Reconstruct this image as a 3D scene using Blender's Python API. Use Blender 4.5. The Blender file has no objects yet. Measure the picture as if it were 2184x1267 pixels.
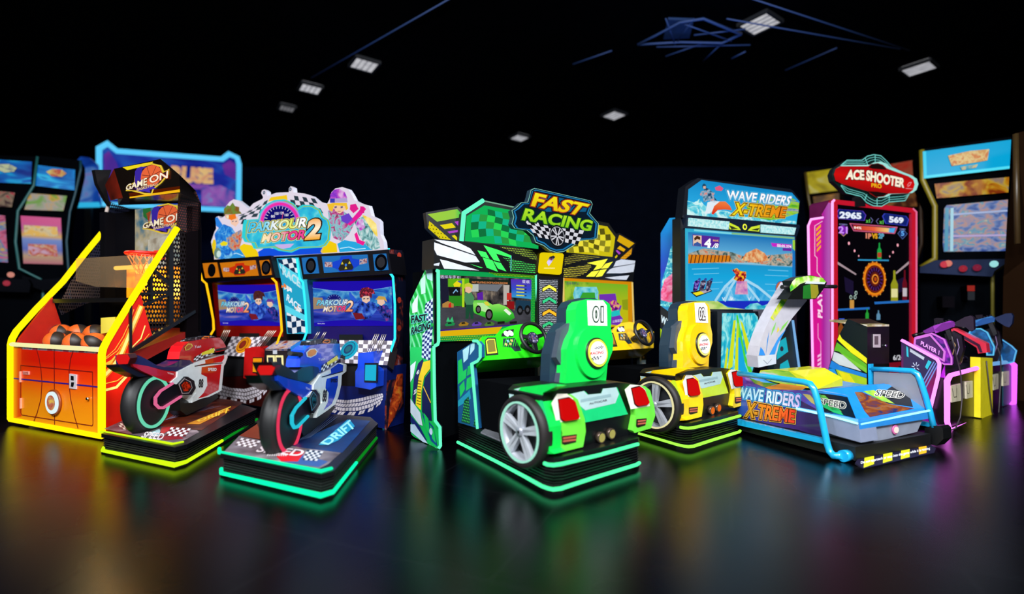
import bpy, bmesh, math, random
from mathutils import Vector as V, Matrix
random.seed(7)
C = bpy.context.scene.collection
# ------------------------------------------------------------------ camera
F_PX, CX, CY, CAM_H = 1050.0, 1092.0, 665.0, 1.1
cam_d = bpy.data.cameras.new('camera'); cam = bpy.data.objects.new('camera', cam_d); C.objects.link(cam)
cam.location = (0, 0, CAM_H); cam.rotation_euler = (math.pi/2, 0, 0)
cam_d.sensor_width = 36; cam_d.lens = 36*F_PX/2184
cam_d.shift_y = (CY-633.5)/2184
cam_d.clip_end = 200
cam_d.dof.use_dof = True; cam_d.dof.focus_distance = 4.3
cam_d.dof.aperture_fstop = (cam_d.lens/1000)/0.042
bpy.context.scene.camera = cam
vs = bpy.context.scene.view_settings
vs.view_transform = 'Standard'; vs.look = 'None'; vs.exposure = 0; vs.gamma = 1; vs.use_curve_mapping = False
# ------------------------------------------------------------------ world
w = bpy.data.worlds.new('world'); bpy.context.scene.world = w; w.use_nodes = True
bgn = w.node_tree.nodes['Background']; bgn.inputs[0].default_value = (.25, .4, 1, 1); bgn.inputs[1].default_value = .004
# ------------------------------------------------------------------ added unseen area lights: white above and behind the viewer, blue at the back wall
def light(kind, loc, target, power, color, size=1.0, size_y=None, spot=None, name='scene_light'):
    d = bpy.data.lights.new(name, kind); d.energy = power; d.color = color; d.specular_factor = .06
    if kind == 'AREA':
        d.size = size
        if size_y: d.shape = 'RECTANGLE'; d.size_y = size_y
    elif kind in ('SPOT', 'POINT'):
        d.shadow_soft_size = size
        if kind == 'SPOT': d.spot_size = math.radians(spot or 60); d.spot_blend = .8
    o = bpy.data.objects.new(name, d); C.objects.link(o); o.location = loc
    o.rotation_euler = (V(target)-V(loc)).to_track_quat('-Z', 'Y').to_euler()
    return o
KEY = 1.0
for (x, y, z, tx, ty, p) in ((-3.6, .3, 4.2, -3.2, 5, 300), (-1.2, -.3, 4.2, -1.0, 4.6, 300), (1.2, -.3, 4.2, 1.1, 4.6, 300), (3.6, .3, 4.2, 3.2, 5, 300)):
    light('AREA', (x, y, z), (tx, ty, 1.0), p*KEY, (.93, .96, 1), 1.0)
light('AREA', (-10.5, 14.4, 2.2), (-10.8, 16.8, 2.4), 26, (.05, .25, 1), 3.0)
light('AREA', (12.5, 14.4, 2.2), (12.8, 16.8, 2.4), 9, (.05, .25, .9), 3.0)
# ------------------------------------------------------------------ geometry helpers
def ray(u, v): return V(((u-CX)/F_PX, 1.0, (CY-v)/F_PX))
CAMP = V((0, 0, CAM_H))
class Frame:
    """a plane: origin, two unit axes in it, normal towards the viewer's side"""
    def __init__(s, o, ux, uy, n=None):
        s.o, s.ux, s.uy = V(o), V(ux).normalized(), V(uy).normalized()
        s.n = s.ux.cross(s.uy).normalized() if n is None else V(n)
    def P(s, a, b, d=0.0): return s.o+s.ux*a+s.uy*b+s.n*d
    def at(s, u, v):
        r = ray(u, v); t = (s.o-CAMP).dot(s.n)/r.dot(s.n); p = CAMP+r*t-s.o
        return (p.dot(s.ux), p.dot(s.uy))
    def W(s, u, v, d=0.0): return s.P(*s.at(u, v), d)
    def q(s, pts): return [s.at(u, v) for (u, v) in pts]
    def shift(s, d): return Frame(s.o+s.n*d, s.ux, s.uy, s.n)
class Mach:
    """a machine standing on the floor: corner pixel on the floor (or a point), yaw in degrees"""
    def __init__(s, name, yaw, px=None, pt=None):
        a = math.radians(yaw); s.yaw = a
        s.ex = V((math.cos(a), math.sin(a), 0)); s.ey = V((-math.sin(a), math.cos(a), 0)); s.ez = V((0, 0, 1))
        if px: r = ray(*px); t = -CAM_H/r.z; s.o = CAMP+r*t; s.o.z = 0
        else: s.o = V(pt)
        s.root = bpy.data.objects.new(name, None) if name else None
        if name:
            C.objects.link(s.root); s.root.location = s.o; s.root.rotation_euler = (0, 0, a); s.root.empty_display_size = .1
    def P(s, x, y, z): return s.o+s.ex*x+s.ey*y+s.ez*z
    def front(s, y, z=0, tilt=0):      # tilt>0 leans the top away
        t = math.radians(tilt); return Frame(s.P(0, y, z), s.ex, s.ez*math.cos(t)+s.ey*math.sin(t))
    def side(s, x): return Frame(s.P(x, 0, 0), s.ey, s.ez)          # right side, normal = +x
    def top(s, z): return Frame(s.P(0, 0, z), s.ex, s.ey)
    def loc(s, p): d = V(p)-s.o; return (d.dot(s.ex), d.dot(s.ey), d.dot(s.ez))
def hexc(h):
    h = h.lstrip('#'); c = [int(h[i:i+2], 16)/255 for i in (0, 2, 4)]
    return [(x/12.92 if x <= .04045 else ((x+.055)/1.055)**2.4) for x in c]
# ------------------------------------------------------------------ materials
_m = {}
def _new(name):
    m = bpy.data.materials.new(name); m.use_nodes = True; nt = m.node_tree; nt.nodes.clear()
    out = nt.nodes.new('ShaderNodeOutputMaterial'); return m, nt, out
def _bsdf(nt, out, rough, metal, coat=0):
    b = nt.nodes.new('ShaderNodeBsdfPrincipled'); b.inputs['Roughness'].default_value = rough; b.inputs['Metallic'].default_value = metal
    b.inputs['Coat Weight'].default_value = coat; nt.links.new(b.outputs[0], out.inputs[0]); return b
def D(h, rough=.4, metal=0, coat=0, var=.06):
    """painted, moulded or printed surface with slight procedural unevenness"""
    k = ('D', h, rough, metal, coat)
    if k in _m: return _m[k]
    m, nt, out = _new('surface_'+h); b = _bsdf(nt, out, rough, metal, coat); c = hexc(h)
    tc = nt.nodes.new('ShaderNodeTexCoord'); nz = nt.nodes.new('ShaderNodeTexNoise'); nz.inputs['Scale'].default_value = 14; nz.inputs['Detail'].default_value = 3
    nt.links.new(tc.outputs['Object'], nz.inputs['Vector'])
    r = nt.nodes.new('ShaderNodeValToRGB'); e = r.color_ramp.elements
    e[0].position = .3; e[1].position = .7
    e[0].color = [x*(1-var) for x in c]+[1]; e[1].color = [min(1, x*(1+var)) for x in c]+[1]
    nt.links.new(nz.outputs['Fac'], r.inputs[0]); nt.links.new(r.outputs[0], b.inputs['Base Color'])
    _m[k] = m; return m
def _emit(nt, out, s, gloss=True):
    e = nt.nodes.new('ShaderNodeEmission'); e.inputs[1].default_value = s
    if gloss:
        g = nt.nodes.new('ShaderNodeBsdfGlossy'); g.inputs['Roughness'].default_value = .25; g.inputs[0].default_value = (.003, .003, .003, 1)
        a = nt.nodes.new('ShaderNodeAddShader'); nt.links.new(e.outputs[0], a.inputs[0]); nt.links.new(g.outputs[0], a.inputs[1]); nt.links.new(a.outputs[0], out.inputs[0])
    else: nt.links.new(e.outputs[0], out.inputs[0])
    return e
def E(h, s=1.0):
    """backlit print, screen or lamp"""
    k = ('E', h, s)
    if k in _m: return _m[k]
    m, nt, out = _new('lit_'+h); e = _emit(nt, out, s, s <= 1.0); e.inputs[0].default_value = hexc(h)+[1]
    _m[k] = m; return m
def _ramp(nt, stops, interp='LINEAR'):
    r = nt.nodes.new('ShaderNodeValToRGB'); cr = r.color_ramp; cr.interpolation = interp
    while len(cr.elements) > 1: cr.elements.remove(cr.elements[-1])
    cr.elements[0].position = stops[0][0]; cr.elements[0].color = hexc(stops[0][1])+[1]
    for p, h in stops[1:]:
        el = cr.elements.new(p); el.color = hexc(h)+[1]
    return r
def PT(kind, stops, scale=(8, 8), rot=0, lit=1.0, detail=4, dist=0, rough=.35, interp='LINEAR', metal=0, off=(0, 0), coat=0):
    """patterned print in the plane's own metres: kind noise / voronoi / wave / grad / gradx; lit=None -> ordinary print"""
    k = ('PT', kind, str(stops), scale, rot, lit, detail, dist, rough, interp, off)
    if k in _m: return _m[k]
    m, nt, out = _new('print_'+kind); L = nt.links.new
    uv = nt.nodes.new('ShaderNodeUVMap'); mp = nt.nodes.new('ShaderNodeMapping')
    mp.inputs['Rotation'].default_value[2] = math.radians(rot); mp.inputs['Scale'].default_value = (scale[0], scale[1], 1)
    mp.inputs['Location'].default_value = (off[0], off[1], 0)
    L(uv.outputs[0], mp.inputs['Vector'])
    if kind == 'noise':
        t = nt.nodes.new('ShaderNodeTexNoise'); t.inputs['Scale'].default_value = 1; t.inputs['Detail'].default_value = detail; t.inputs['Distortion'].default_value = dist; o = t.outputs['Fac']
    elif kind == 'voronoi':
        t = nt.nodes.new('ShaderNodeTexVoronoi'); t.inputs['Scale'].default_value = 1
        sp = nt.nodes.new('ShaderNodeSeparateColor'); L(t.outputs['Color'], sp.inputs[0]); o = sp.outputs[0]
    elif kind == 'wave':
        t = nt.nodes.new('ShaderNodeTexWave'); t.inputs['Scale'].default_value = 1; t.inputs['Distortion'].default_value = dist; t.inputs['Detail'].default_value = detail; o = t.outputs['Fac']
    elif kind in ('grad', 'gradx'):
        t = nt.nodes.new('ShaderNodeSeparateXYZ'); o = t.outputs[1 if kind == 'grad' else 0]
        L(mp.outputs[0], t.inputs[0]); t = None
    if t: L(mp.outputs[0], t.inputs['Vector'])
    r = _ramp(nt, stops, interp); L(o, r.inputs[0])
    if lit is not None:
        e = _emit(nt, out, lit, lit <= 1.0); L(r.outputs[0], e.inputs[0])
    else:
        b = _bsdf(nt, out, rough, metal, coat); L(r.outputs[0], b.inputs['Base Color'])
    _m[k] = m; return m
def CHK(h1, h2, sc, lit=1.0, rot=0, rough=.3):
    k = ('CHK', h1, h2, sc, lit, rot)
    if k in _m: return _m[k]
    m, nt, out = _new('print_checker'); L = nt.links.new
    uv = nt.nodes.new('ShaderNodeUVMap'); mp = nt.nodes.new('ShaderNodeMapping'); mp.inputs['Rotation'].default_value[2] = math.radians(rot)
    L(uv.outputs[0], mp.inputs['Vector']); t = nt.nodes.new('ShaderNodeTexChecker'); t.inputs['Scale'].default_value = sc
    t.inputs[1].default_value = hexc(h1)+[1]; t.inputs[2].default_value = hexc(h2)+[1]; L(mp.outputs[0], t.inputs[0])
    if lit is not None: e = _emit(nt, out, lit); L(t.outputs[0], e.inputs[0])
    else: b = _bsdf(nt, out, rough, 0); L(t.outputs[0], b.inputs['Base Color'])
    _m[k] = m; return m
def MESHM(h, sc=(60, 34), hole=.36, back=None, rough=.4, metal=.6, lit=None):
    """perforated sheet: real holes (back=None) or a printed dot pattern over a second colour"""
    k = ('MESH', h, sc, hole, back, lit)
    if k in _m: return _m[k]
    m, nt, out = _new('perforated'); L = nt.links.new
    uv = nt.nodes.new('ShaderNodeUVMap'); mp = nt.nodes.new('ShaderNodeMapping'); mp.inputs['Scale'].default_value = (sc[0], sc[1], 1)
    L(uv.outputs[0], mp.inputs['Vector']); sx = nt.nodes.new('ShaderNodeSeparateXYZ'); L(mp.outputs[0], sx.inputs[0])
    def mth(op, a, b=None):
        n = nt.nodes.new('ShaderNodeMath'); n.operation = op
        for i, q in enumerate((a, b)):
            if q is None: continue
            if isinstance(q, (int, float)): n.inputs[i].default_value = q
            else: L(q, n.inputs[i])
        return n.outputs[0]
    row = mth('FLOOR', sx.outputs[1]); odd = mth('MULTIPLY', mth('MODULO', mth('ABSOLUTE', row), 2), .5)
    fx = mth('SUBTRACT', mth('FRACT', mth('ADD', sx.outputs[0], odd)), .5); fy = mth('SUBTRACT', mth('FRACT', sx.outputs[1]), .5)
    d = mth('ADD', mth('ABSOLUTE', fx), mth('ABSOLUTE', fy)); inside = mth('LESS_THAN', d, hole)
    if lit is not None: e = _emit(nt, out, lit); e.inputs[0].default_value = hexc(h)+[1]; sh = e
    else: sh = nt.nodes.new('ShaderNodeBsdfPrincipled'); sh.inputs['Base Color'].default_value = hexc(h)+[1]; sh.inputs['Roughness'].default_value = rough; sh.inputs['Metallic'].default_value = metal if back is None else 0
    if back is None:
        tr = nt.nodes.new('ShaderNodeBsdfTransparent'); mx = nt.nodes.new('ShaderNodeMixShader')
        L(inside, mx.inputs[0]); L(sh.outputs[0], mx.inputs[1]); L(tr.outputs[0], mx.inputs[2]); L(mx.outputs[0], out.inputs[0])
    else:
        mc = nt.nodes.new('ShaderNodeMix'); mc.data_type = 'RGBA'; L(inside, mc.inputs['Factor'])
        mc.inputs[6].default_value = hexc(h)+[1]; mc.inputs[7].default_value = hexc(back)+[1]
        if lit is not None: L(mc.outputs[2], sh.inputs[0])
        else: L(mc.outputs[2], sh.inputs['Base Color']); L(sh.outputs[0], out.inputs[0])
    _m[k] = m; return m
def GLASS(h='ffffff', tr=.85):
    k = ('GL', h, tr)
    if k in _m: return _m[k]
    m, nt, out = _new('clear_acrylic'); L = nt.links.new
    a = nt.nodes.new('ShaderNodeBsdfTransparent'); a.inputs[0].default_value = hexc(h)+[1]
    b = nt.nodes.new('ShaderNodeBsdfPrincipled'); b.inputs['Base Color'].default_value = hexc(h)+[1]; b.inputs['Roughness'].default_value = .1
    mx = nt.nodes.new('ShaderNodeMixShader'); mx.inputs[0].default_value = 1-tr; L(a.outputs[0], mx.inputs[1]); L(b.outputs[0], mx.inputs[2]); L(mx.outputs[0], out.inputs[0])
    _m[k] = m; return m
def matt(h):
    m, nt, out = _new('matt_paint_'+h); b = nt.nodes.new('ShaderNodeBsdfDiffuse'); nz = nt.nodes.new('ShaderNodeTexNoise'); nz.inputs['Scale'].default_value = 2; r = _ramp(nt, [(.3, h), (.7, h)]); c = hexc(h)
    r.color_ramp.elements[1].color = [x*1.3 for x in c]+[1]
    tc = nt.nodes.new('ShaderNodeTexCoord'); nt.links.new(tc.outputs['Object'], nz.inputs['Vector']); nt.links.new(nz.outputs['Fac'], r.inputs[0]); nt.links.new(r.outputs[0], b.inputs[0]); nt.links.new(b.outputs[0], out.inputs[0]); return m
def GX(fr, pa, pb, stops, lit=1.0, axis='gradx', **k):
    """colour run between two pixels on a plane (axis gradx = across, grad = upwards)"""
    i = 0 if axis == 'gradx' else 1; a, b = fr.at(*pa)[i], fr.at(*pb)[i]; sc = 1/(b-a)
    return PT(axis, stops, (sc, 1) if i == 0 else (1, sc), off=(-a*sc, 0) if i == 0 else (0, -a*sc), lit=lit, **k)
def GY(fr, pa, pb, stops, lit=1.0, **k): return GX(fr, pa, pb, stops, lit, 'grad', **k)
BLK = D('0b0b0e', .35); BLKM = D('15151a', .5); CHR = D('c8ccd2', .18, 1); STEEL = D('8d9199', .3, 1); RUB = D('0a0a0b', .7)
# ------------------------------------------------------------------ text outlines
_txt = {}
def txt_mesh(s, off=0.0, sp=1.0):
    k = (s, off, sp)
    if k in _txt: return _txt[k]
    c = bpy.data.curves.new('t', 'FONT'); c.body = s; c.size = 1; c.offset = off; c.resolution_u = 4; c.space_character = sp
    o = bpy.data.objects.new('t', c); C.objects.link(o); bpy.context.view_layer.update()
    dg = bpy.context.evaluated_depsgraph_get(); ev = o.evaluated_get(dg); me = ev.to_mesh()
    vs_ = [(v.co.x, v.co.y) for v in me.vertices]; fs = [tuple(p.vertices) for p in me.polygons]
    ev.to_mesh_clear(); bpy.data.objects.remove(o); bpy.data.curves.remove(c)
    _txt[k] = (vs_, fs); return _txt[k]
class MB:
    def __init__(s, sh=None): s.sh = V(sh) if sh else V((0, 0, 0)); s.v = []; s.f = []; s.mi = []; s.uv = []; s.m = []; s.sm = []
    def mat(s, m):
        if m not in s.m: s.m.append(m)
        return s.m.index(m)
    def face(s, pts, m, uv=None, smooth=False):
        b = len(s.v); s.v += [V(p) for p in pts]; s.f.append(list(range(b, b+len(pts)))); s.mi.append(s.mat(m))
        s.uv.append(uv or [(0, 0)]*len(pts)); s.sm.append(smooth)
    def poly(s, fr, ab, m, d=0.0):
        if sum(ab[i-1][0]*ab[i][1]-ab[i][0]*ab[i-1][1] for i in range(len(ab))) < 0: ab = ab[::-1]
        s.face([fr.P(a, b, d) for a, b in ab], m, list(ab)); return s
    def prism(s, fr, ab, d0, d1, m, side=None):
        """outline in the frame, solid from depth d0 (back) to d1 (front)"""
        if sum(ab[i-1][0]*ab[i][1]-ab[i][0]*ab[i-1][1] for i in range(len(ab))) < 0: ab = ab[::-1]
        s.poly(fr, ab, m, d1); sd = side or m; n = len(ab)
        s.face([fr.P(a, b, d0) for a, b in ab][::-1], sd, list(ab)[::-1])
        L = 0
        for i in range(n):
            p, q = ab[i], ab[(i+1) % n]; l = math.hypot(q[0]-p[0], q[1]-p[1])
            s.face([fr.P(*p, d1), fr.P(*p, d0), fr.P(*q, d0), fr.P(*q, d1)], sd, [(L, d1), (L, d0), (L+l, d0), (L+l, d1)]); L += l
        return s
    def art(s, fr, px, m, layer=1): return s.poly(fr, fr.q(px), m, layer*.0012)
    def line(s, fr, px, wpx, m, layer=1, closed=False):
        """painted line along pixels, width in metres"""
        ab = fr.q(px)
        if closed: ab = ab+[ab[0]]
        n = len(ab)
        for i in range(n-1):
            p, q = ab[i], ab[i+1]; dx, dy = q[0]-p[0], q[1]-p[1]; l = math.hypot(dx, dy) or 1; ox, oy = -dy/l*wpx/2, dx/l*wpx/2; ex, ey = dx/l*wpx*.3, dy/l*wpx*.3
            s.poly(fr, [(p[0]+ox-ex, p[1]+oy-ey), (p[0]-ox-ex, p[1]-oy-ey), (q[0]-ox+ex, q[1]-oy+ey), (q[0]+ox+ex, q[1]+oy+ey)], m, layer*.0012+i*.00002)
        return s
    def disc(s, fr, px, r, m, layer=1, n=28, r0=None, sx=1.0):
        a, b = fr.at(*px)
        pt = lambda R, t: (a+R*sx*math.cos(t), b+R*math.sin(t))
        if r0 is None: s.poly(fr, [pt(r, 2*math.pi*i/n) for i in range(n)], m, layer*.0012)
        else:
            for i in range(n):
                t, u = 2*math.pi*i/n, 2*math.pi*(i+1)/n; s.poly(fr, [pt(r, t), pt(r, u), pt(r0, u), pt(r0, t)], m, layer*.0012)
        return s
    def cyl(s, fr, px, r, d0, d1, m, n=24, r1=None, cap=None):
        a, b = px if isinstance(px[0], float) and len(px) == 2 and abs(px[0]) < 8 else fr.at(*px)
        r1 = r if r1 is None else r1
        c0 = [fr.P(a+r*math.cos(2*math.pi*i/n), b+r*math.sin(2*math.pi*i/n), d0) for i in range(n)]
        c1 = [fr.P(a+r1*math.cos(2*math.pi*i/n), b+r1*math.sin(2*math.pi*i/n), d1) for i in range(n)]
        for i in range(n): j = (i+1) % n; s.face([c0[i], c0[j], c1[j], c1[i]], m, None, True)
        s.face(c1, cap or m); s.face(c0[::-1], m); return s
    def checker(s, fr, quad, nx, ny, m1, m2, layer=1, wave=0):
        """quad: bl, br, tr, tl pixels"""
        A, B, Cc, Dd = quad
        def at(i, j):
            u, v = i/nx, j/ny
            x = (A[0]*(1-u)+B[0]*u)*(1-v)+(Dd[0]*(1-u)+Cc[0]*u)*v; y = (A[1]*(1-u)+B[1]*u)*(1-v)+(Dd[1]*(1-u)+Cc[1]*u)*v
            return (x, y+wave*math.sin(u*6.3))
        for i in range(nx):
            for j in range(ny):
                m = m1 if (i+j) % 2 else m2
                if m: s.art(fr, [at(i, j), at(i+1, j), at(i+1, j+1), at(i, j+1)], m, layer)
        return s
    def box(s, M, x0, x1, y0, y1, z0, z1, m, top=None):
        fr = M.front(y0); s.prism(fr, [(x0, z0), (x1, z0), (x1, z1), (x0, z1)], -(y1-y0), 0, m)
        return s
    def quadbox(s, bl, br, fl, fr_, z0, z1, m): s.hull([V((p[0], p[1], z)) for p in (bl, br, fl, fr_) for z in (z0, z1)], m); return s
    def hull(s, pts, m):
        bm = bmesh.new()
        for p in pts: bm.verts.new(p)
        bmesh.ops.convex_hull(bm, input=bm.verts)
        bmesh.ops.dissolve_limit(bm, angle_limit=.02, verts=bm.verts, edges=bm.edges)
        bm.normal_update()
        for f in bm.faces:
            pp = [v.co.copy() for v in f.verts]; n = f.normal
            ax = max(range(3), key=lambda i: abs(n[i])); uvi = [i for i in range(3) if i != ax]
            s.face(pp, m, [(p[uvi[0]], p[uvi[1]]) for p in pp])
        bm.free(); return s
    def ring_loft(s, rings, m, caps=True, smooth=True, closed=True):
        n = len(rings[0])
        for a, b in zip(rings, rings[1:]):
            for i in range(n if closed else n-1):
                j = (i+1) % n; s.face([a[i], a[j], b[j], b[i]], m, None, smooth)
        if caps: s.face(rings[0][::-1], m); s.face(rings[-1], m)
        return s
    def tube(s, pts, r, m, n=8, closed=False, caps=True):
        pts = [V(p) for p in pts]; N = len(pts); rs = r if isinstance(r, (list, tuple)) else [r]*N
        rings = []; up = None
        for i, p in enumerate(pts):
            a = pts[i-1] if (i > 0 or closed) else p; b = pts[(i+1) % N] if (i < N-1 or closed) else p
            t = ((p-a).normalized()+(b-p).normalized()) if (p-a).length and (b-p).length else (b-a)
            if t.length < 1e-6: t = b-a
            t.normalize()
            if up is None: up = t.orthogonal().normalized()
            else: up = (up-t*up.dot(t)).normalized()
            sd = t.cross(up)
            k = 1.0
            if (p-a).length and (b-p).length: k = 1/max(.5, (p-a).normalized().dot(t))
            rings.append([p+(up*math.cos(2*math.pi*j/n)+sd*math.sin(2*math.pi*j/n))*rs[i]*k for j in range(n)])
        if closed: rings.append(rings[0])
        s.ring_loft(rings, m, caps and not closed); return s
    def sphere(s, c, r, m, nu=16, nv=10, sx=(1, 1, 1)):
        c = V(c); rg = []
        for j in range(nv+1):
            t = math.pi*j/nv; rr = max(math.sin(t), 1e-4)
            rg.append([c+V((r*rr*math.cos(2*math.pi*i/nu)*sx[0], r*rr*math.sin(2*math.pi*i/nu)*sx[1], -r*math.cos(t)*sx[2])) for i in range(nu)])
        s.ring_loft(rg, m, False); return s
    def lathe(s, o, ax, prof, m, n=20, caps=True, mats=None):
        """prof: (radius, distance along ax)"""
        o, ax = V(o), V(ax).normalized(); u = ax.orthogonal().normalized(); w_ = ax.cross(u)
        rg = [[o+ax*h+(u*math.cos(2*math.pi*i/n)+w_*math.sin(2*math.pi*i/n))*max(r, 1e-4) for i in range(n)] for r, h in prof]
        for k in range(len(rg)-1):
            mm = mats[k] if mats else m
            for i in range(n): j = (i+1) % n; s.face([rg[k][i], rg[k][j], rg[k+1][j], rg[k+1][i]], mm, None, True)
        if caps: s.face(rg[0][::-1], mats[0] if mats else m); s.face(rg[-1], mats[-1] if mats else m)
        return s
    def text(s, fr, body, quad, m, layer=2, off=0.0, dep=0, px=True, sp=1.0):
        """quad bl, br, tr, tl in pixels: the lettering fills it"""
        base, _ = txt_mesh(body, 0, sp); vs_, fs = txt_mesh(body, off, sp)
        x0, x1 = min(p[0] for p in base), max(p[0] for p in base); y0, y1 = min(p[1] for p in base), max(p[1] for p in base)
        q = fr.q(quad) if px else quad
        def mp(x, y):
            u, v = (x-x0)/(x1-x0), (y-y0)/(y1-y0)
            return tuple((q[0][i]*(1-u)+q[1][i]*u)*(1-v)+(q[3][i]*(1-u)+q[2][i]*u)*v for i in (0, 1))
        for f in fs:
            s.poly(fr, [mp(*vs_[i]) for i in f], m, layer*.0012)
        return s
    def build(s, name, parent=None, label=None, bevel=0, fix=True):
        me = bpy.data.meshes.new(name); root = parent
        while root and root.parent: root = root.parent
        inv = Matrix.Identity(4)
        if root: inv = (Matrix.Translation(root.location) @ root.rotation_euler.to_matrix().to_4x4()).inverted()
        me.from_pydata([inv @ (p+s.sh) for p in s.v], [], s.f)
        for m in s.m: me.materials.append(m)
        ul = me.uv_layers.new(name='UVMap'); k = 0
        for p, mi, uv, sm in zip(me.polygons, s.mi, s.uv, s.sm):
            p.material_index = mi; p.use_smooth = sm
            for c in uv: ul.data[k].uv = c; k += 1
        if any(s.sm):
            bm = bmesh.new(); bm.from_mesh(me); bmesh.ops.remove_doubles(bm, verts=bm.verts, dist=1e-5); bm.to_mesh(me); bm.free()
        if s.smooth_w if hasattr(s, 'smooth_w') else False: pass
        o = bpy.data.objects.new(name, me); C.objects.link(o)
        if parent: o.parent = parent
        if bevel:
            md = o.modifiers.new('bevel', 'BEVEL'); md.width = bevel; md.segments = 2; md.limit_method = 'ANGLE'; md.angle_limit = math.radians(40)
        if label: o['label'] = label
        return o
def tag(o, label=None, cat=None, group=None, kind=None):
    if label: o['label'] = label
    if cat: o['category'] = cat
    if group: o['group'] = group
    if kind: o['kind'] = kind
    return o
def logo(mb, fr, body, quad, fill, rim, rim2=None, layer=2, off=.02, k=1.0):
    """bold lettering with outlines"""
    if rim2: mb.text(fr, body, quad, rim2, layer, off+.085*k)
    mb.text(fr, body, quad, rim, layer+1, off+.045*k)
    mb.text(fr, body, quad, fill, layer+2, off)
# ------------------------------------------------------------------ the room
def struct(mb, name): o = mb.build(name); o['kind'] = 'structure'; return o
WORLD = Mach(None, 0, pt=(0, 0, 0))
def floor_mat():
    m, nt, out = _new('polished_dark_floor'); L = nt.links.new
    df = nt.nodes.new('ShaderNodeBsdfDiffuse'); gl = nt.nodes.new('ShaderNodeBsdfGlossy'); gl.distribution = 'BECKMANN'; fr = nt.nodes.new('ShaderNodeFresnel'); fr.inputs[0].default_value = 1.52; mx = nt.nodes.new('ShaderNodeMixShader')
    L(fr.outputs[0], mx.inputs[0]); L(df.outputs[0], mx.inputs[1]); L(gl.outputs[0], mx.inputs[2]); L(mx.outputs[0], out.inputs[0])
    tc = nt.nodes.new('ShaderNodeTexCoord'); br = nt.nodes.new('ShaderNodeTexBrick'); mp = nt.nodes.new('ShaderNodeMapping'); mp.inputs['Rotation'].default_value[2] = math.radians(24)
    L(tc.outputs['Object'], mp.inputs[0]); L(mp.outputs[0], br.inputs[0]); br.offset = .5
    br.inputs['Scale'].default_value = 1; br.inputs['Brick Width'].default_value = 1.8; br.inputs['Row Height'].default_value = .9; br.inputs['Mortar Size'].default_value = .005
    br.inputs[1].default_value = (.0008, .0008, .0012, 1); br.inputs[2].default_value = (.0006, .0006, .001, 1); br.inputs[3].default_value = (.003, .003, .004, 1)
    L(br.outputs[0], df.inputs['Color'])
    nz = nt.nodes.new('ShaderNodeTexNoise'); nz.inputs['Scale'].default_value = 1.1; nz.inputs['Detail'].default_value = 3; L(tc.outputs['Object'], nz.inputs['Vector'])
    mr = nt.nodes.new('ShaderNodeMapRange'); mr.inputs[3].default_value = .2; mr.inputs[4].default_value = .36; L(nz.outputs['Fac'], mr.inputs[0]); L(mr.outputs[0], gl.inputs['Roughness'])
    return m
mb = MB(); mb.box(WORLD, -17, 17, -4, 18, -.1, 0, floor_mat()); struct(mb, 'floor')
CEIL = 6.1
mb = MB(); mb.box(WORLD, -17, 17, -4, 18, CEIL, CEIL+.1, matt('030406')); struct(mb, 'ceiling')
wm = matt('0a0f1c')
mb = MB(); mb.box(WORLD, -17, 17, 17, 17.2, 0, CEIL, wm); struct(mb, 'wall_back')
mb = MB(); mb.box(WORLD, -17.2, -17, -4, 17.2, 0, CEIL, wm); struct(mb, 'wall_left')
mb = MB(); mb.box(WORLD, 17, 17.2, -4, 17.2, 0, CEIL, wm); struct(mb, 'wall_right')
mb = MB(); mb.box(WORLD, -17, -9.2, 16.85, 17, 0, .12, D('2a2a30', .6)); struct(mb, 'baseboard_back')
# ceiling lamps: square panels
ct = Frame((0, 0, CEIL-.06), (1, 0, 0), (0, -1, 0))
LAMPS = ((1621, 49, .62, 'largest square ceiling lamp, beside the blue truss at upper right'), (1960, 145, .6, 'square ceiling lamp at far right above the blue-topped cabinet'),
         (777, 137, .58, 'square ceiling lamp at the left end of the thin blue conduit, nearer one'), (662, 188, .52, 'square ceiling lamp left of centre, the farther one of the left pair'),
         (1310, 245, .54, 'square ceiling lamp right of centre above the racing sign'), (1108, 293, .5, 'smallest square ceiling lamp above the tilted racing sign'), (612, 230, .4, 'dim ceiling lamp seen edge-on above the blue glow at left'))
for u, v, s_, lb in LAMPS:
    a, b = ct.at(u, v); p = ct.P(a, b)
    M = Mach('ceiling_lamp', 35, pt=(p.x, p.y, CEIL-.08)); tag(M.root, lb, 'ceiling lamp', 'square ceiling lamps')
    fr = Frame((p.x, p.y, CEIL-.08), M.ex, -M.ey); h = s_*.37
    mb = MB()
    for (x0, x1, y0, y1) in ((-h-.04, h+.04, h, h+.04), (-h-.04, h+.04, -h-.04, -h), (-h-.04, -h, -h, h), (h, h+.04, -h, h)):
        mb.prism(fr, [(x0, y0), (x1, y0), (x1, y1), (x0, y1)], -.05, .012, D('1a1c20', .6))
    mb.build('frame', M.root)
    mb = MB(); mb.prism(fr, [(-h, -h), (h, -h), (h, h), (-h, h)], -.07, 0, PT('noise', [(.35, 'c4c4cc'), (.6, 'dedee4')], (7, 7), lit=.2 if u == 612 else .72)); [mb.prism(fr, [(-h+h*.5*k-.006, -h), (-h+h*.5*k+.006, -h), (-h+h*.5*k+.006, h), (-h+h*.5*k-.006, h)], 0, .008, D('70727c', .4)) for k in (1, 2, 3)]; mb.build('diffuser', M.root)
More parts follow.
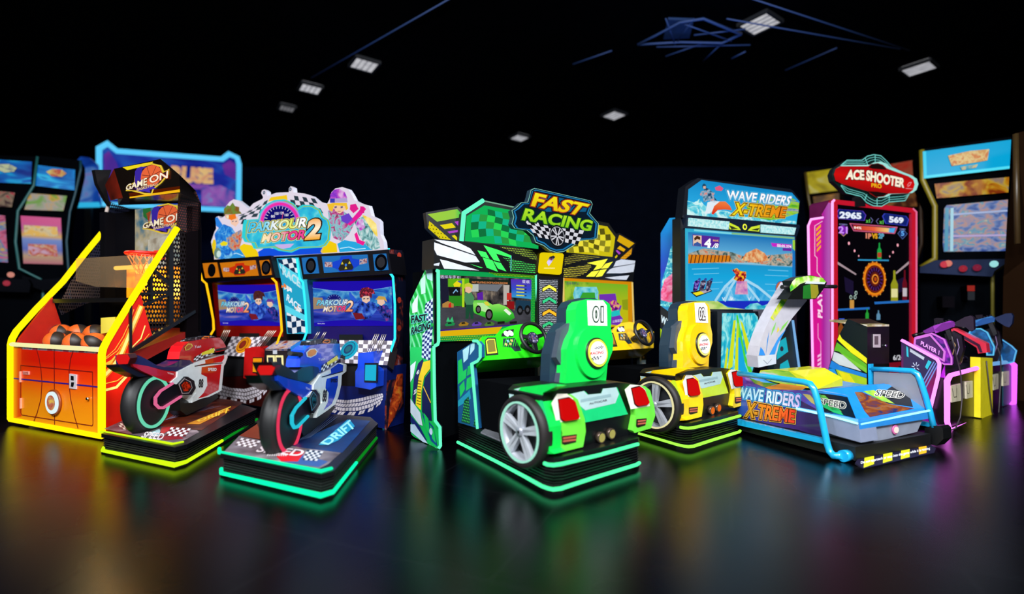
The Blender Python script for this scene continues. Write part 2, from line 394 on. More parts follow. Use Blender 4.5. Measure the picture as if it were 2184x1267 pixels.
# blue-lit ceiling truss and conduits
bl = D('2a4478', .6, 0)
def cpt(u, v, z=CEIL-.25):
    r = ray(u, v); t = (z-CAM_H)/r.z; return CAMP+r*t
M = Mach('ceiling_truss', 0, pt=cpt(1460, 70)); tag(M.root, 'blue-lit metal frame of crossing bars hanging under the black ceiling', 'ceiling truss')
mb = MB()
for ln in (((1360, 95), (1400, 75), (1450, 48), (1500, 40), (1580, 72), (1540, 92), (1450, 90), (1360, 95)),):
    mb.tube([cpt(*q) for q in ln], .02, bl, 6)
mb.build('outer_bar', M.root)
for a, b in (((1420, 40), (1440, 95)), ((1450, 48), (1560, 88)), ((1480, 75), (1590, 62)), ((1420, 120), (1500, 92)), ((1500, 130), (1540, 92)), ((1550, 40), (1920, 105)), ((1445, 88), (1480, 40)), ((1560, 125), (1590, 110)), ((1400, 100), (1600, 96))):
    mb = MB(); mb.tube([cpt(*a), cpt(*b)], .012, bl, 6); mb.build('cross_bar', M.root)
mb = MB(); p = [cpt(*q, CEIL-.05) for q in ((1425, 42), (1480, 44), (1470, 82), (1415, 84))]; mb.hull(p+[q+V((0, 0, .04)) for q in p], D('203a66', .5)); mb.build('panel', M.root)
for a, b, lb in (((664, 166), (965, -6), 'thin blue conduit running across the black ceiling at left'), ((1222, 137), (1305, 108), 'short thin blue conduit on the ceiling left of the truss'), ((1675, 150), (1785, 102), 'thin dark conduit on the ceiling right of the truss'), ((1600, -4), (1940, 108), 'long conduit passing the largest lamp towards the right')):
    M = Mach('ceiling_conduit', 0, pt=cpt(*a)); tag(M.root, lb, 'conduit'); mb = MB(); mb.tube([cpt(*a, CEIL-.06), cpt(*b, CEIL-.06)], .012, bl, 6)
    mb.build('pipe', M.root)
light('AREA', (3.5, 7.5, 4.2), (3.4, 8.6, 6), 14, (.1, .3, 1), .8)
light('AREA', (-3.0, 9.5, 4.6), (-2.6, 10, 6), 3, (.1, .25, 1), .8)
# ------------------------------------------------------------------ basketball machine
M = Mach('basketball_machine', -23.5, px=(219, 941)); R0 = M.root
M.o = M.o - M.ex*1.5; R0.location = M.o       # origin at the left front corner
tag(R0, 'orange and red basketball arcade machine with yellow light rails and GAME ON hood', 'arcade machine')
W = 1.5
YEL = E('f2dc08', 1.35); YEL2 = E('f6f0a0', 1.0)
FR, SR, SL = M.front(0), M.side(W), M.side(0)
# lower cabinet
mb = MB(); ab = FR.q([(24, 893), (215, 926), (215, 748), (26, 738)])
mb.prism(FR, ab, -.03, 0, PT('grad', [(0, 'ffa410'), (.35, 'f58a0a'), (.62, 'ee3c04'), (.8, 'd81202')], (1, 1.25), lit=None, off=(0, .0), coat=.2), D('c81404'))
og = D('f08c10', .4)
mb.art(FR, [(27, 740), (46, 742), (46, 888), (27, 893)], PT('gradx', [(0, 'f59a10'), (1, 'e8360a')], (9, 9), lit=None, off=(.0, 0)), .5)
dk = D('7a0a08', .5); nv = D('35107a', .5)
mb.line(FR, [(78, 743), (84, 765), (88, 790), (90, 815), (88, 850), (80, 880), (73, 898)], .011, dk, 2)
mb.line(FR, [(116, 745), (117, 905)], .011, dk, 2)
mb.line(FR, [(157, 747), (151, 765), (148, 790), (148, 820), (151, 850), (160, 890), (167, 913)], .011, dk, 2)
mb.line(FR, [(30, 807), (208, 825)], .013, nv, 2)
mb.box(M, .03, W-.03, .04, .62, .07, .5, D('a01004')); mb.build('cabinet', R0)
mb = MB(); dr = [(45, 779), (198, 793), (199, 905), (197, 908), (48, 885), (45, 880)]
mb.line(FR, dr, .007, dk, 3, True)
for a, b in (((44, 792), (46, 815)), ((45, 849), (47, 871))): mb.prism(FR, FR.q([a, (b[0], a[1]), b, (a[0], b[1])]), 0, .012, D('ff9a80'))
door = mb.build('service_door', R0)
mb = MB(); mb.prism(FR, FR.q([(150, 797), (165, 799), (164, 830), (150, 828)]), 0, .008, D('c9bfc2')); mb.art(FR, [(154, 801), (160, 802), (160, 811), (154, 810)], BLK, 9); mb.art(FR, [(155, 815), (161, 815), (159, 825), (154, 824)], BLK, 9); mb.build('coin_slot', door)
mb = MB(); mb.prism(FR, FR.q([(50, 791), (63, 792), (63, 799), (50, 798)]), 0, .006, D('f0a090')); mb.text(FR, 'GAME', [(51, 797), (62, 797.5), (62, 793), (51, 792.5)], D('b02010'), 7); mb.build('badge', door)
mb = MB(); mb.cyl(FR, (190, 850), .012, 0, .02, CHR, 12); mb.build('lock', door)
mb = MB(); cpx = (117.5, 858); mb.cyl(FR, cpx, .117, 0, .018, D('8a3a08', .4), 36); mb.cyl(FR, cpx, .100, .018, .03, E('e6fbff', .95), 36); mb.disc(FR, cpx, .068, PT('noise', [(.3, 'c04a18'), (.5, 'c07a60'), (.65, 'e6c050')], (22, 22), lit=.9), 26); mb.build('speaker', R0)
# light rails
def rail(px, fr, r, m=YEL):
    return [fr.W(*p) for p in px]
mb = MB(); mb.tube(rail([(217, 929), (217, 757), (220, 743), (228, 727), (250, 690), (285, 633), (330, 561), (378, 486)], SR, .03), .027, YEL, 8); mb.build('light_rail', R0)
mb = MB(); mb.tube(rail([(23, 894), (23, 735), (26, 722), (35, 706), (80, 656), (134, 601), (180, 542), (218, 496)], SL, .03), .027, YEL, 8); mb.build('light_rail', R0)
mb = MB(); mb.tube([FR.W(23, 895), FR.W(217, 931)], .024, YEL, 8); mb.build('light_rail', R0)
mb = MB(); mb.tube([FR.W(26, 734, .01), FR.W(213, 745.5, .01)], .02, E('f8f2b0', 1), 8); mb.build('light_rail', R0, 'pale yellow light bar along the counter edge')
mb = MB(); mb.tube(rail([(218, 496), (224, 465), (233, 430)], SL, .02), .018, D('c8b8b0', .3), 8); mb.build('rail_extension', R0)
# right side skin
mb = MB(); rs = SR.q([(222, 752), (232, 728), (300, 629), (325, 717), (279, 750), (277, 902), (222, 932)])
mb.prism(SR, rs, -.03, 0, PT('gradx', [(0, 'd81204'), (.2, 'e81c06'), (1, 'b80a04')], (2, 2), lit=None))
gl = D('ffb53a', .35); gl2 = D('ffe27a', .35)
mb.line(SR, [(225, 763), (245, 745), (262, 718), (275, 690), (285, 660)], .006, gl, 2); mb.line(SR, [(225, 766), (250, 748), (268, 718), (279, 690)], .006, gl, 2)
for k, (w_, m_) in enumerate(((.05, D('f5861a')), (.025, gl2))): mb.line(SR, [(224, 800), (238, 785), (258, 755), (272, 722), (285, 690), (300, 655)], w_, m_, 2+k)
mb.line(SR, [(224, 779), (240, 770), (256, 752)], .03, gl, 2); mb.line(SR, [(225, 832), (248, 826), (270, 802)], .022, gl2, 2); mb.line(SR, [(225, 818), (250, 812), (272, 795)], .008, gl, 2)
mb.line(SR, [(281, 741), (300, 722), (309, 695)], .01, gl2, 2); mb.line(SR, [(290, 741), (305, 728), (318, 712)], .005, gl, 2)
mb.build('side_panel', R0)
mb = MB(); mb.prism(SL, SR.q([(222, 752), (232, 728), (300, 629), (325, 717), (279, 750), (277, 902), (222, 932)]), 0, .03, D('a01004')); mb.build('side_panel', R0)
# perforated sides + posts
pm = MESHM('1c1416', (36, 24), .43)
SD = 0
mb = MB(); mesh_px = [(300, 629), (379, 492), (398, 492), (398, 682), (325, 717)]
mb.poly(SR, SR.q(mesh_px), pm, -.01); mb.build('side_mesh', R0)
mb = MB(); lq = SL.q([(220, 500), (236, 432), (275, 445), (275, 612), (200, 640), (130, 672), (122, 655), (150, 600)])
mb.poly(SL, lq, MESHM('23263c', (50, 30), .38), .01); mb.build('side_mesh', R0)
def post(fr, px, d0, d1, m=BLK, nm='post', par=None):
    mb = MB(); mb.prism(fr, fr.q(px), d0, d1, m); return mb.build(nm, par or R0)
post(SR, [(360, 524), (369, 510), (369, 690), (360, 695)], -.04, .01)
post(SR, [(274, 650), (279, 644), (279, 752), (274, 755)], .0, .02)
post(SR, [(321, 590), (326, 582), (326, 640), (321, 640)], -.04, 0)
post(SR, [(326, 578), (330, 573), (366, 606), (362, 612)], -.03, .005, nm='brace')
post(SR, [(304, 648), (362, 626), (362, 631), (306, 654)], -.03, .005, nm='brace')
post(SR, [(299, 629), (299, 624), (362, 621), (362, 627)], -.03, .005, nm='brace')
post(SR, [(279, 744), (325, 714), (414, 661), (415, 667), (326, 724), (280, 752)], -.04, .02, nm='tray_edge')
post(SR, [(398, 440), (427, 440), (430, 490), (428, 780), (398, 800)], -.10, .0, matt('0a0709'), 'rear_column')
post(SR, [(398, 800), (428, 780), (428, 850), (398, 868)], -.10, .0, matt('080608'), 'rear_column')
bk = SR.q([(427, 500)])[0][0]
mb = MB(); fb = M.front(bk-.02); mb.prism(fb, [(0, .9), (W, .9), (W, 2.2), (0, 2.2)], -.03, 0, matt('08080c')); mb.build('back_panel', R0)
mb = MB(); mb.box(M, 0, .1, bk-.12, bk-.02, 0.02, 2.2, matt('08080c')); mb.build('rear_column', R0)
# backboard poster with logo
fbp = M.front(bk-.08)
mb = MB(); mb.prism(fbp, fbp.q([(288, 447), (379, 436), (379, 560), (288, 600)]), -.02, 0, PT('noise', [(.3, '1c4a78'), (.42, '5a90a8'), (.55, 'd8c8a0'), (.68, 'e8e4d8')], (4, 4), lit=.55))
mb.art(fbp, [(305, 445), (322, 443), (320, 462), (316, 470), (306, 462)], E('2e7a3a', .7)); mb.art(fbp, [(312, 455), (322, 450), (318, 475)], E('b02a1c', .8))
def game_on(mb, fr, cx, cy, k, s, em):
    """emblem: player silhouette over a basketball and the words"""
    T = lambda pts: [(cx+x*k+ y*k*0, cy+y*k+x*k*s) for x, y in pts]
    mb.art(fr, T([(-46, 14), (-44, 4), (-28, -2), (-26, -22), (-14, -34), (10, -36), (30, -28), (36, -14), (47, -18), (46, -6), (30, 10), (14, 20), (10, 31), (-6, 28), (-24, 20), (-34, 16)]), E('e8c63a', em), 3)
    mb.art(fr, T([(-43, 12), (-41, 5), (-25, 0), (-23, -21), (-12, -31), (10, -33), (27, -25), (33, -11), (44, -15), (43, -8), (28, 8), (12, 18), (8, 28), (-5, 25), (-22, 17)]), E('2a1626', em), 4)
    n = 20; mb.art(fr, T([(9+23*math.cos(6.283*i/n), -9+23*math.sin(6.283*i/n)) for i in range(n)]), PT('gradx', [(0, 'f0dca0'), (.5, 'f09a4a'), (1, 'e8663a')], (3, 3), lit=em), 5)
    for pl in ([(-10, -14), (10, -8), (28, 4)], [(0, -30), (6, -10), (-4, 8)], [(20, -28), (10, -8), (14, 12)], [(30, -16), (14, -10), (-8, 0)]): mb.line(fr, T(pl), .006, E('3a1420', em), 6)
    mb.art(fr, T([(-26, 2), (-25, -24), (-20, -31), (-12, -32), (0, -29), (-9, -27), (-12, -14), (-14, 2), (-18, 10), (-26, 8)]), E('3a28a0', em), 7)
    mb.art(fr, T([(-26, 10), (-8, 14), (10, 12), (20, 20), (6, 20), (8, 27), (-4, 22), (-18, 20)]), E('4632b0', em), 7)
    q = T([(-44, 13), (1, 9), (1, -6), (-42, 2)]); logo(mb, fr, 'GAME', q, PT('grad', [(0, 'e89a20'), (1, 'fff2d0')], (9, 9), lit=em), E('5a2a08', em), None, 8, .02)
    q = T([(7, 7), (45, 2), (46, -13), (7, -8)]); logo(mb, fr, 'ON', q, E('fff0d8', em), E('a83c10', em), None, 8, .02)
    q = T([(-20, 19), (26, 13), (26, 8), (-20, 13)]); logo(mb, fr, 'BASKETBALL', q, E('f2cf9a', em), E('3a1c50', em), None, 9, .02)
game_on(mb, fbp, 350, 470, .98, -.12, .9)
mb.build('backboard', R0)
mb = MB(); mb.prism(fbp, fbp.q([(318, 512), (372, 500), (372, 565), (316, 575)]), 0, .01, PT('noise', [(.3, 'b8a890'), (.6, 'f4ecd8')], (9, 9), lit=.55)); mb.build('target_box', R0)
# hoop + net
hc = M.front(bk-.28).W(306, 541)
mb = MB(); N = 24; hr = .14
mb.tube([hc+M.ex*hr*math.cos(6.283*i/N)+M.ey*hr*math.sin(6.283*i/N) for i in range(N)], .016, D('d8180c', .4), 6, True)
mb.hull([hc+M.ex*x+M.ey*y+V((0, 0, z)) for x in (-.08, .08) for y in (hr, hr+.02) for z in (-.05, .05)], D('c01408')); hp = mb.build('hoop', R0)
mb = MB()
for i in range(12):
    for sgn in (1, -1):
        mb.tube([hc+(M.ex*math.cos(6.283*(i+sgn*k*.35)/12)+M.ey*math.sin(6.283*(i+sgn*k*.35)/12))*(hr-.022*k)+V((0, 0, -.05*k)) for k in range(5)], .003, D('e8a060'), 4)
mb.build('net', hp)
# lamp bar, acrylic baffle, trays
mb = MB(); p0, p1 = fbp.shift(.1).W(247, 572), fbp.shift(.1).W(330, 567); mb.tube([p0, p1], .022, E('ffe27a', 1.3), 8); mb.build('lamp_bar', R0)
mb = MB(); mb.prism(fbp, fbp.q([(270, 575), (388, 566), (388, 690), (270, 690)]), -.01, .0, PT('noise', [(.35, 'd86a10'), (.55, 'e8a81c'), (.7, 'f0c838')], (4, 3), lit=None)); mb.build('rear_board', R0)  # orange glow of the lit interior put into the board's colour
fac = M.front(.42)
mb = MB(); mb.prism(fac, fac.q([(162, 551), (205, 549), (285, 544), (300, 546), (312, 556), (290, 614), (205, 612), (162, 600)]), -.006, 0, GLASS('ffe9c8', .94)); mb.build('acrylic_guard', R0)
mb = MB(); t1 = M.top(1.22); mb.poly(t1, [(.05, .3), (W-.05, .3), (W-.05, bk-.08), (.05, bk-.08)], MESHM('5a3a24', (34, 34), .34, rough=.4)); mb.box(M, .05, W-.05, .29, .31, 1.19, 1.23, BLK); mb.build('return_net', R0)
mb = MB(); pts = [M.P(x, y, z) for x in (.02, W-.02) for (y, z) in ((.04, .665), (bk-.04, .935), (bk-.04, .88), (.04, .5))]; mb.hull(pts, D('7a120a', .4)); mb.build('ball_ramp', R0)
zc = M.loc(FR.W(120, 735))[2]
mb = MB(); tt = M.top(zc-.01); mb.prism(tt, [(.03, 0), (W-.03, 0), (W-.03, .065), (.03, .065)], -.05, 0, PT('wave', [(.1, 'c8a8d8'), (.35, '4ab0d0'), (.6, 'd0c8e8'), (.85, 'a8507a')], (1.2, 4.5), rot=2, lit=None, dist=1.5)); tl = D('f6e8c0')
for (x, y) in ((.12, .06), (.2, .09), (.28, .12)): mb.disc(tt, tt.q([(0, 0)])[0] and (0, 0), .001, tl)if False else None
for (x, y) in ((.12, .015), (.2, .03), (.28, .045)): mb.poly(tt, [(x+.04*math.cos(a*.524), y+.012*math.sin(a*.524)) for a in range(12)], tl, .002)
mb.build('counter', R0)
# coin / ticket box at the right of the tray
mb = MB(); f2 = M.front(.3); mb.prism(f2, f2.q([(215, 678), (246, 676), (246, 706), (215, 712)]), -.15, 0, PT('wave', [(.2, 'b08a10'), (.7, 'f0dc50')], (0.1, 26), rot=0, lit=None)); mb.build('ticket_box', R0)
# hood
fh = M.front(.50); fh2 = M.front(bk)
fpts = [(243, 360), (342, 339), (382, 372), (385, 412), (262, 422), (224, 395)]
mb = MB(); hp_ = [fh.W(*p) for p in fpts[:4]]+[fh.W(262, 422)]
back = [fh2.W(*p) for p in ((236, 362), (345, 340), (417, 406), (428, 432), (236, 440))]
mb.hull(hp_+[M.P(*(lambda q: (max(q[0], .12) if q[0] < .5 else min(q[0], W), q[1], q[2]))(M.loc(p))) for p in back], D('0d0806', .25, coat=.3))
fa = M.front(.50)
mb.art(fa, [(262, 357), (327, 345), (323, 351), (272, 363)], E('f0d820', 1), 2)
mb.art(fa, [(277, 420), (384, 404), (384, 410), (277, 423)], E('f6b818', 1), 2)
mb.art(fa, [(275, 412), (384, 397), (384, 404), (277, 419)], E('5a1c04', .8), 2)
game_on(mb, fa, 315, 386, 1.0, -.17, 1.0)
mb.build('hood', R0, 'black hood with a backlit GAME ON emblem and yellow strips')
mb = MB(); q = [fh.W(243, 360, .0), fh.W(262, 421, 0), M.front(.62).W(224, 395), M.front(.62).W(236, 428)]; mb.hull(q+[M.front(.8).W(243, 375), M.front(.8).W(250, 425)], PT('noise', [(.3, '3a0c04'), (.6, '7a1e08')], (3, 3), lit=None, coat=.5)); mb.build('hood_wing', R0)
fq = M.side(.1)
mb = MB(); mb.prism(fq, fq.q([(202, 362), (238, 362), (226, 398), (236, 440), (226, 426), (208, 392)]), -.06, 0, D('0b0a0d', .4)); mb.build('hood_wing', R0)
mb = MB(); mb.prism(SR, SR.q([(385, 414), (418, 408), (427, 430), (428, 490), (398, 496), (380, 486)]), -.03, 0, MESHM('120c0e', (46, 40), .3, back='6a2a24')); mb.build('hood_side_mesh', R0)
# casters
for x, y in ((.14, .12), (W-.12, .12), (.14, .42), (W-.12, .42)):
    p = M.P(x, y, 0); mb = MB(); mb.lathe(p+V((0, 0, .045))-M.ex*.02, M.ex, [(.045, 0), (.045, .04)], D('d8cfb0'), 16)
    mb.hull([p+M.ex*a+M.ey*b+V((0, 0, c)) for a in (-.03, .03) for b in (-.02, .02) for c in (.06, .11)], D('9a9480', .3, .5)); mb.build('caster', R0)
# basketballs
bm_or, bm_bk = D('d85a18', .5), D('241a14', .5)
def basketball(u, v, y, r, rot, lb):
    p = M.front(y).W(u, v); p.z = .651+.35*y+r*1.06; mb = MB(); ax = V((math.sin(rot)*.5, -.4, math.cos(rot*1.3))).normalized(); a0 = ax.orthogonal().normalized(); a1 = ax.cross(a0)
    nu, nv = 24, 12
    for j in range(nv):
        for i in range(nu):
            def pt(i, j): t = math.pi*j/nv; f = 2*math.pi*i/nu; return p+(a0*math.cos(f)*math.sin(t)+a1*math.sin(f)*math.sin(t)+ax*math.cos(t))*r
            q = [pt(i, j), pt(i, j+1), pt(i+1, j+1), pt(i+1, j)]
            if j == 0: q = [q[0], q[1], q[2]]
            if j == nv-1: q = [q[0], q[1], q[3]]
            mb.face(q, bm_or if (i//4) % 2 else bm_bk, None, True)
    o = mb.build('basketball'); tag(o, lb, 'basketball', 'basketballs in the machine tray')
basketball(131, 706, .36, .096, .3, 'orange and black basketball, back row left, against the dark side')
basketball(168, 705, .36, .096, 1.2, 'orange and black basketball in the middle of the back row')
basketball(203, 707, .36, .096, 2.2, 'basketball at the right end of the back row beside the ticket box')
basketball(119, 724, .17, .096, 2.9, 'basketball at the left end of the front row in the tray')
basketball(161, 727, .17, .096, .1, 'striped basketball in the middle of the front row')
basketball(201, 727, .17, .096, 4.1, 'mostly orange basketball at the right end of the front row')

lo = M.P(.9, .5, 1.35); light('POINT', lo, lo+V((0, 0, -1)), 16, (1, .62, .12), .08)
lo = M.P(.75, .35, 1.9); light('POINT', lo, lo+V((0, 0, -1)), 5, (1, .75, .35), .06)
# ------------------------------------------------------------------ twin motorcycle machine: two cabinets, a shared sign, a bike on a platform for each
P = Mach(None, -26.5, px=(820, 918))
def twin(name, lb):
    M = Mach(name, -26.5, pt=P.o); tag(M.root, lb, 'arcade machine', 'twin motorcycle machines'); return M
PA, PB, PC, PK = P.front(.06), P.front(.15), P.front(.03), P.front(-.02, .60, 32)
def led(mb, fr, px, m, r=.013): mb.tube([fr.W(*p, .012) for p in px], r, m, 6)
def tread(mb, fr, top, bot, n, rows, m, layer=4):
    def cv(pl, t):
        t = t*(len(pl)-1); i = min(int(t), len(pl)-2); f = t-i; return (pl[i][0]*(1-f)+pl[i+1][0]*f, pl[i][1]*(1-f)+pl[i+1][1]*f)
    for i in range(n):
        for r in range(rows):
            a, b = (i+.08)/n, (i+.9)/n; sk = .35/n*(1 if r % 2 else -1)
            k0, k1 = (r+.1)/rows, (r+.9)/rows
            def pt(t, k):
                t = min(1, max(0, t)); A, B = cv(top, t), cv(bot, t); return (A[0]*(1-k)+B[0]*k, A[1]*(1-k)+B[1]*k)
            if r == rows-1 and i % 3 == 0: continue
            mb.art(fr, [pt(a+sk, k0), pt(b+sk, k0), pt(b, k1), pt(a, k1)], m, layer)
def rider_screen(mb, fr, tl, tr, br, bl, hair, logoem):
    """game title screen: blue bands, sky, title, two riders"""
    def B(u, v):
        return ((tl[0]*(1-u)+tr[0]*u)*(1-v)+(bl[0]*(1-u)+br[0]*u)*v, (tl[1]*(1-u)+tr[1]*u)*(1-v)+(bl[1]*(1-u)+br[1]*u)*v)
    Q = lambda pts: [B(*p) for p in pts]
    mb.prism(fr, fr.q([tl, tr, br, bl]), -.02, 0, PT('grad', [(0, '2410a8'), (.5, '2818c8'), (1, '2010b0')], (1, 1), lit=.9))
    n = 12
    up = [(i/n, .14+.09*math.sin(math.pi*i/n)) for i in range(n+1)]; lo = [(1-i/n, .92-.06*math.sin(math.pi*i/n)) for i in range(n+1)]
    mb.art(fr, Q(up+lo), PT('noise', [(.3, '1c3cb8'), (.48, '2a78cc'), (.6, '58a8dc'), (.75, 'a8c0d8')], (5, 9), lit=.85, dist=1.2), 1)
    mb.art(fr, Q([(0, .62), (.3, .6), (.55, .66), (1, .62)]+[(1-i/n, .92-.06*math.sin(math.pi*i/n)) for i in range(n+1)]), PT('noise', [(.3, '141c88'), (.55, '3048c0'), (.7, '8a78b8')], (2.5, 14), lit=.85, dist=.8), 2)
    mb.art(fr, Q([(0, .35), (.12, .36), (.14, .6), (0, .62)]), E('b89a78', .7), 2)
    c = B(.27, .47); N = 14
    mb.art(fr, Q([(.27+.095*math.cos(math.pi*i/N), .42-.13*math.sin(math.pi*i/N)) for i in range(N+1)]), E('141470'), 4)
    for i in range(1, 8):
        a = math.pi*i/8; mb.line(fr, Q([(.27+.07*math.cos(a), .42-.095*math.sin(a)), (.27+.09*math.cos(a), .42-.12*math.sin(a))]), .004, E('8ab0f0'), 5)
    logo(mb, fr, 'PARKOUR', Q([(.05, .53), (.44, .53), (.46, .41), (.07, .42)]), GX(fr, B(.05, .5), B(.44, .5), [(0, '4ad0f0'), (1, 'e8f0f8')]), E('1a1a40'), E('8898c8', .8), 6, .02)
    logo(mb, fr, 'MOTOR', Q([(.13, .67), (.41, .67), (.43, .55), (.15, .56)]), GX(fr, B(.13, .6), B(.43, .6), [(0, 'f6f0e8'), (.5, 'f0c8a0'), (.6, 'f0408a')]), E('1a1a40'), E('c8a878', .8), 6, .02)
    logo(mb, fr, '2', Q([(.42, .67), (.5, .67), (.53, .44), (.45, .44)]), GY(fr, B(.45, .67), B(.45, .44), [(0, 'f08a50'), (1, 'ffe0c0')]), E('30204a'), None, 8, .02)
    dn, bl_, sk = E('16205c'), E('2a5ad0'), E('e8c0a8')
    mb.art(fr, Q([(.5, .78), (.46, .6), (.52, .48), (.6, .42), (.7, .44), (.8, .5), (.82, .62), (.74, .8), (.62, .88), (.54, .86)]), PT('noise', [(.35, '101850'), (.5, '2a50c8'), (.65, '5a90e8')], (16, 16), lit=.85), 4)
    mb.art(fr, Q([(.48, .42), (.46, .3), (.47, .22), (.5, .3), (.56, .42), (.52, .48)]), bl_, 5)
    mb.art(fr, Q([(.62, .35), (.72, .33), (.73, .44), (.68, .5), (.63, .45)]), sk, 6)
    for x in (.655, .70): mb.art(fr, Q([(x-.012, .39), (x+.012, .38), (x+.012, .405), (x-.012, .41)]), E('1a3a50'), 7)
    mb.art(fr, Q([(.6, .36), (.6, .24), (.63, .16), (.7, .14), (.78, .2), (.8, .3), (.76, .28), (.75, .4), (.72, .34), (.66, .33), (.62, .38)]), PT('noise', hair, (30, 30), lit=.9), 8)
    mb.art(fr, Q([(.5, .7), (.62, .72), (.66, .84), (.54, .86)]), E('7a1c28', .9), 6)
    mb.art(fr, Q([(.82, .42), (.9, .4), (.92, .5), (.87, .56), (.82, .5)]), sk, 6); mb.art(fr, Q([(.8, .42), (.84, .34), (.92, .36), (.95, .48), (.9, .42)]), E('c8a04a') if hair[0][1] != '3a1c20' else E('5a3a9a'), 7)
    mb.art(fr, Q([(.8, .6), (.86, .54), (.94, .54), (.99, .7), (.98, .88), (.92, .9), (.86, .74)]), PT('noise', [(.35, '0c0c3c'), (.55, '3040a8'), (.68, '9a3a8a')], (24, 24), lit=.85), 5)
    mb.line(fr, Q([(i/n, .14+.09*math.sin(math.pi*i/n)) for i in range(n+1)]), .004, E('7ab0f0', .9), 5)
    mb.text(fr, 'free play', Q([(.05, .955), (.14, .955), (.14, .93), (.05, .93)]), E('e8e8ff'), 3, .01)
def exhaust(mb, fr, base, tip, n, sp):
    for i in range(n):
        mb.tube([fr.W(base[0]+i*sp, base[1], .05), fr.W(tip[0]+i*sp, tip[1], .03)], .0045, D('b8a898', .3, .8), 6)
def motor_cab(M, d):
    R_, c, cl, mid = M.root, d['col'], d['lit'], d['mid']
    mb = MB(); mb.prism(PB, PB.q(d['body']), -.16, -.012, D(d['dark'], .4)); mb.prism(PC, PC.q(d['base']), -.28, 0, D(d['panel'], .35))
    mb.build('cabinet', R_)
    mb = MB(); mb.prism(PB, PB.q(d['bezel']), -.02, -.002, D(d['bez'], .3)); mb.build('bezel', R_)
    mb = MB(); mb.prism(PA, PA.q(d['mq']), -.22, 0, D('0a0a10', .3)); mq = mb.build('header', R_)
    for s in d['spk']:
        mb = MB(); mb.prism(PA, PA.q(s), 0, .012, MESHM(d['grl'][0], (70, 70), .2, back=d['grl'][1], lit=.75)); cx = sum(p[0] for p in s)/4; cy = sum(p[1] for p in s)/4
        f = PA.shift(.012); mb.disc(f, (cx, cy), .078, E('05060c'), 1, sx=.95); mb.disc(f, (cx, cy), .05, D('16161c'), 2); mb.build('speaker', mq)
    mb = MB(); e = d['emb']; mb.prism(PA, PA.q(e), 0, .012, MESHM(d['grl'][0], (70, 70), .2, back=d['grl'][1], lit=.8)); f = PA.shift(.012)
    cx = sum(p[0] for p in e)/4; cy = sum(p[1] for p in e)/4; k = (e[1][0]-e[0][0])/100
    T = lambda pts: [(cx+x*k, cy+y*k-x*k*.09) for x, y in pts]
    mb.art(f, T([(-30, -6), (-14, -10), (-12, -17), (12, -17), (14, -10), (30, -6), (30, 6), (18, 12), (14, 18), (-14, 18), (-18, 12), (-30, 6)]), E(d['eng'], .9), 1)
    mb.art(f, T([(-7, -10), (7, -10), (17, 10), (14, 15), (-14, 15), (-17, 10)]), E('2a2a22'), 2)
    for x, y in ((-8, -1), (8, -1), (0, 10)): mb.art(f, T([(x, y-4), (x+3, y+2), (x-3, y+2)]), E('d8c83a'), 3)
    mb.disc(f, T([(0, 3)])[0], .014, E(d['eng2']), 3, 12)
    for sx in (-1, 1): mb.art(f, T([(sx*30, -6), (sx*47, -8), (sx*47, 3), (sx*30, 5)]), PT('noise', [(.4, '905060'), (.55, 'e8d0d0'), (.6, '4060a0')], (40, 40), lit=.85), 2)
    mb.build('engine_emblem', mq)
    for px in d['leds']:
        mb = MB(); led(mb, PB.shift(.06), px, cl, .012); mb.build('light_strip', R_)
    mb = MB(); rider_screen(mb, PB.shift(.004), *d['scr'], d['hair'], 1); mb.build('screen', R_)
    # sloping control shelf with checks and the ring speaker
    q = d['shelf']; mb = MB(); a = PK.q(q); mb.prism(PK, a, -.1, 0, D('2a2428'))
    mb.checker(PK, (q[3], q[2], q[1], q[0]), 11, 6, D('d8d0d6', .35), D('6a626a', .35), 1)
    mb.art(PK, d['slot'], D('0a0a0c'), 3); sh = mb.build('control_shelf', R_)
    mb = MB(); cx = d['ring']; f = PK.shift(.01)
    mb.cyl(PK, cx, .098, 0, .02, E(mid, .9), 30); mb.disc(PK, cx, .082, D(d['r2']), 18.5); mb.disc(PK, cx, .075, E(mid, .75), 19.5); mb.disc(PK, cx, .052, D(d['r2'], .4), 20.5); mb.disc(PK, cx, .034, D(d['r3'], .4), 21.5)
    mb.build('ring_speaker', sh)
    mb = MB(); mb.prism(PC, PC.q(d['well']), -.0, .004, D('06060a', .6)); mb.build('foot_well_shade', R_)  # flat dark sheet painted in for the shade of the deeper recess
    mb = MB(); tread(mb, PC, d['tt'], d['tb'], 19, 4, D('d0c8d0', .5)); mb.build('tyre_print', R_)
    for b, s, sc in d['box']:
        mb = MB(); mb.prism(PC, PC.q(b), -.05, .10, D(c, .3, coat=.3)); f = PC.shift(.10)
        if s: mb.prism(f, f.q(s), 0, .008, D('0c0c18')); mb.prism(f, f.q(sc), .008, .012, E(mid, 1))
        mb.build('start_button_box', R_, bevel=.012)
    for b, t, n, sp in d['ex']:
        mb = MB(); exhaust(mb, PC, b, t, n, sp); mb.build('exhaust_pipes', R_)
MR = twin('motorcycle_arcade_cabinet', 'red and orange motorcycle game cabinet with yellow edge lights, left half of the twin')
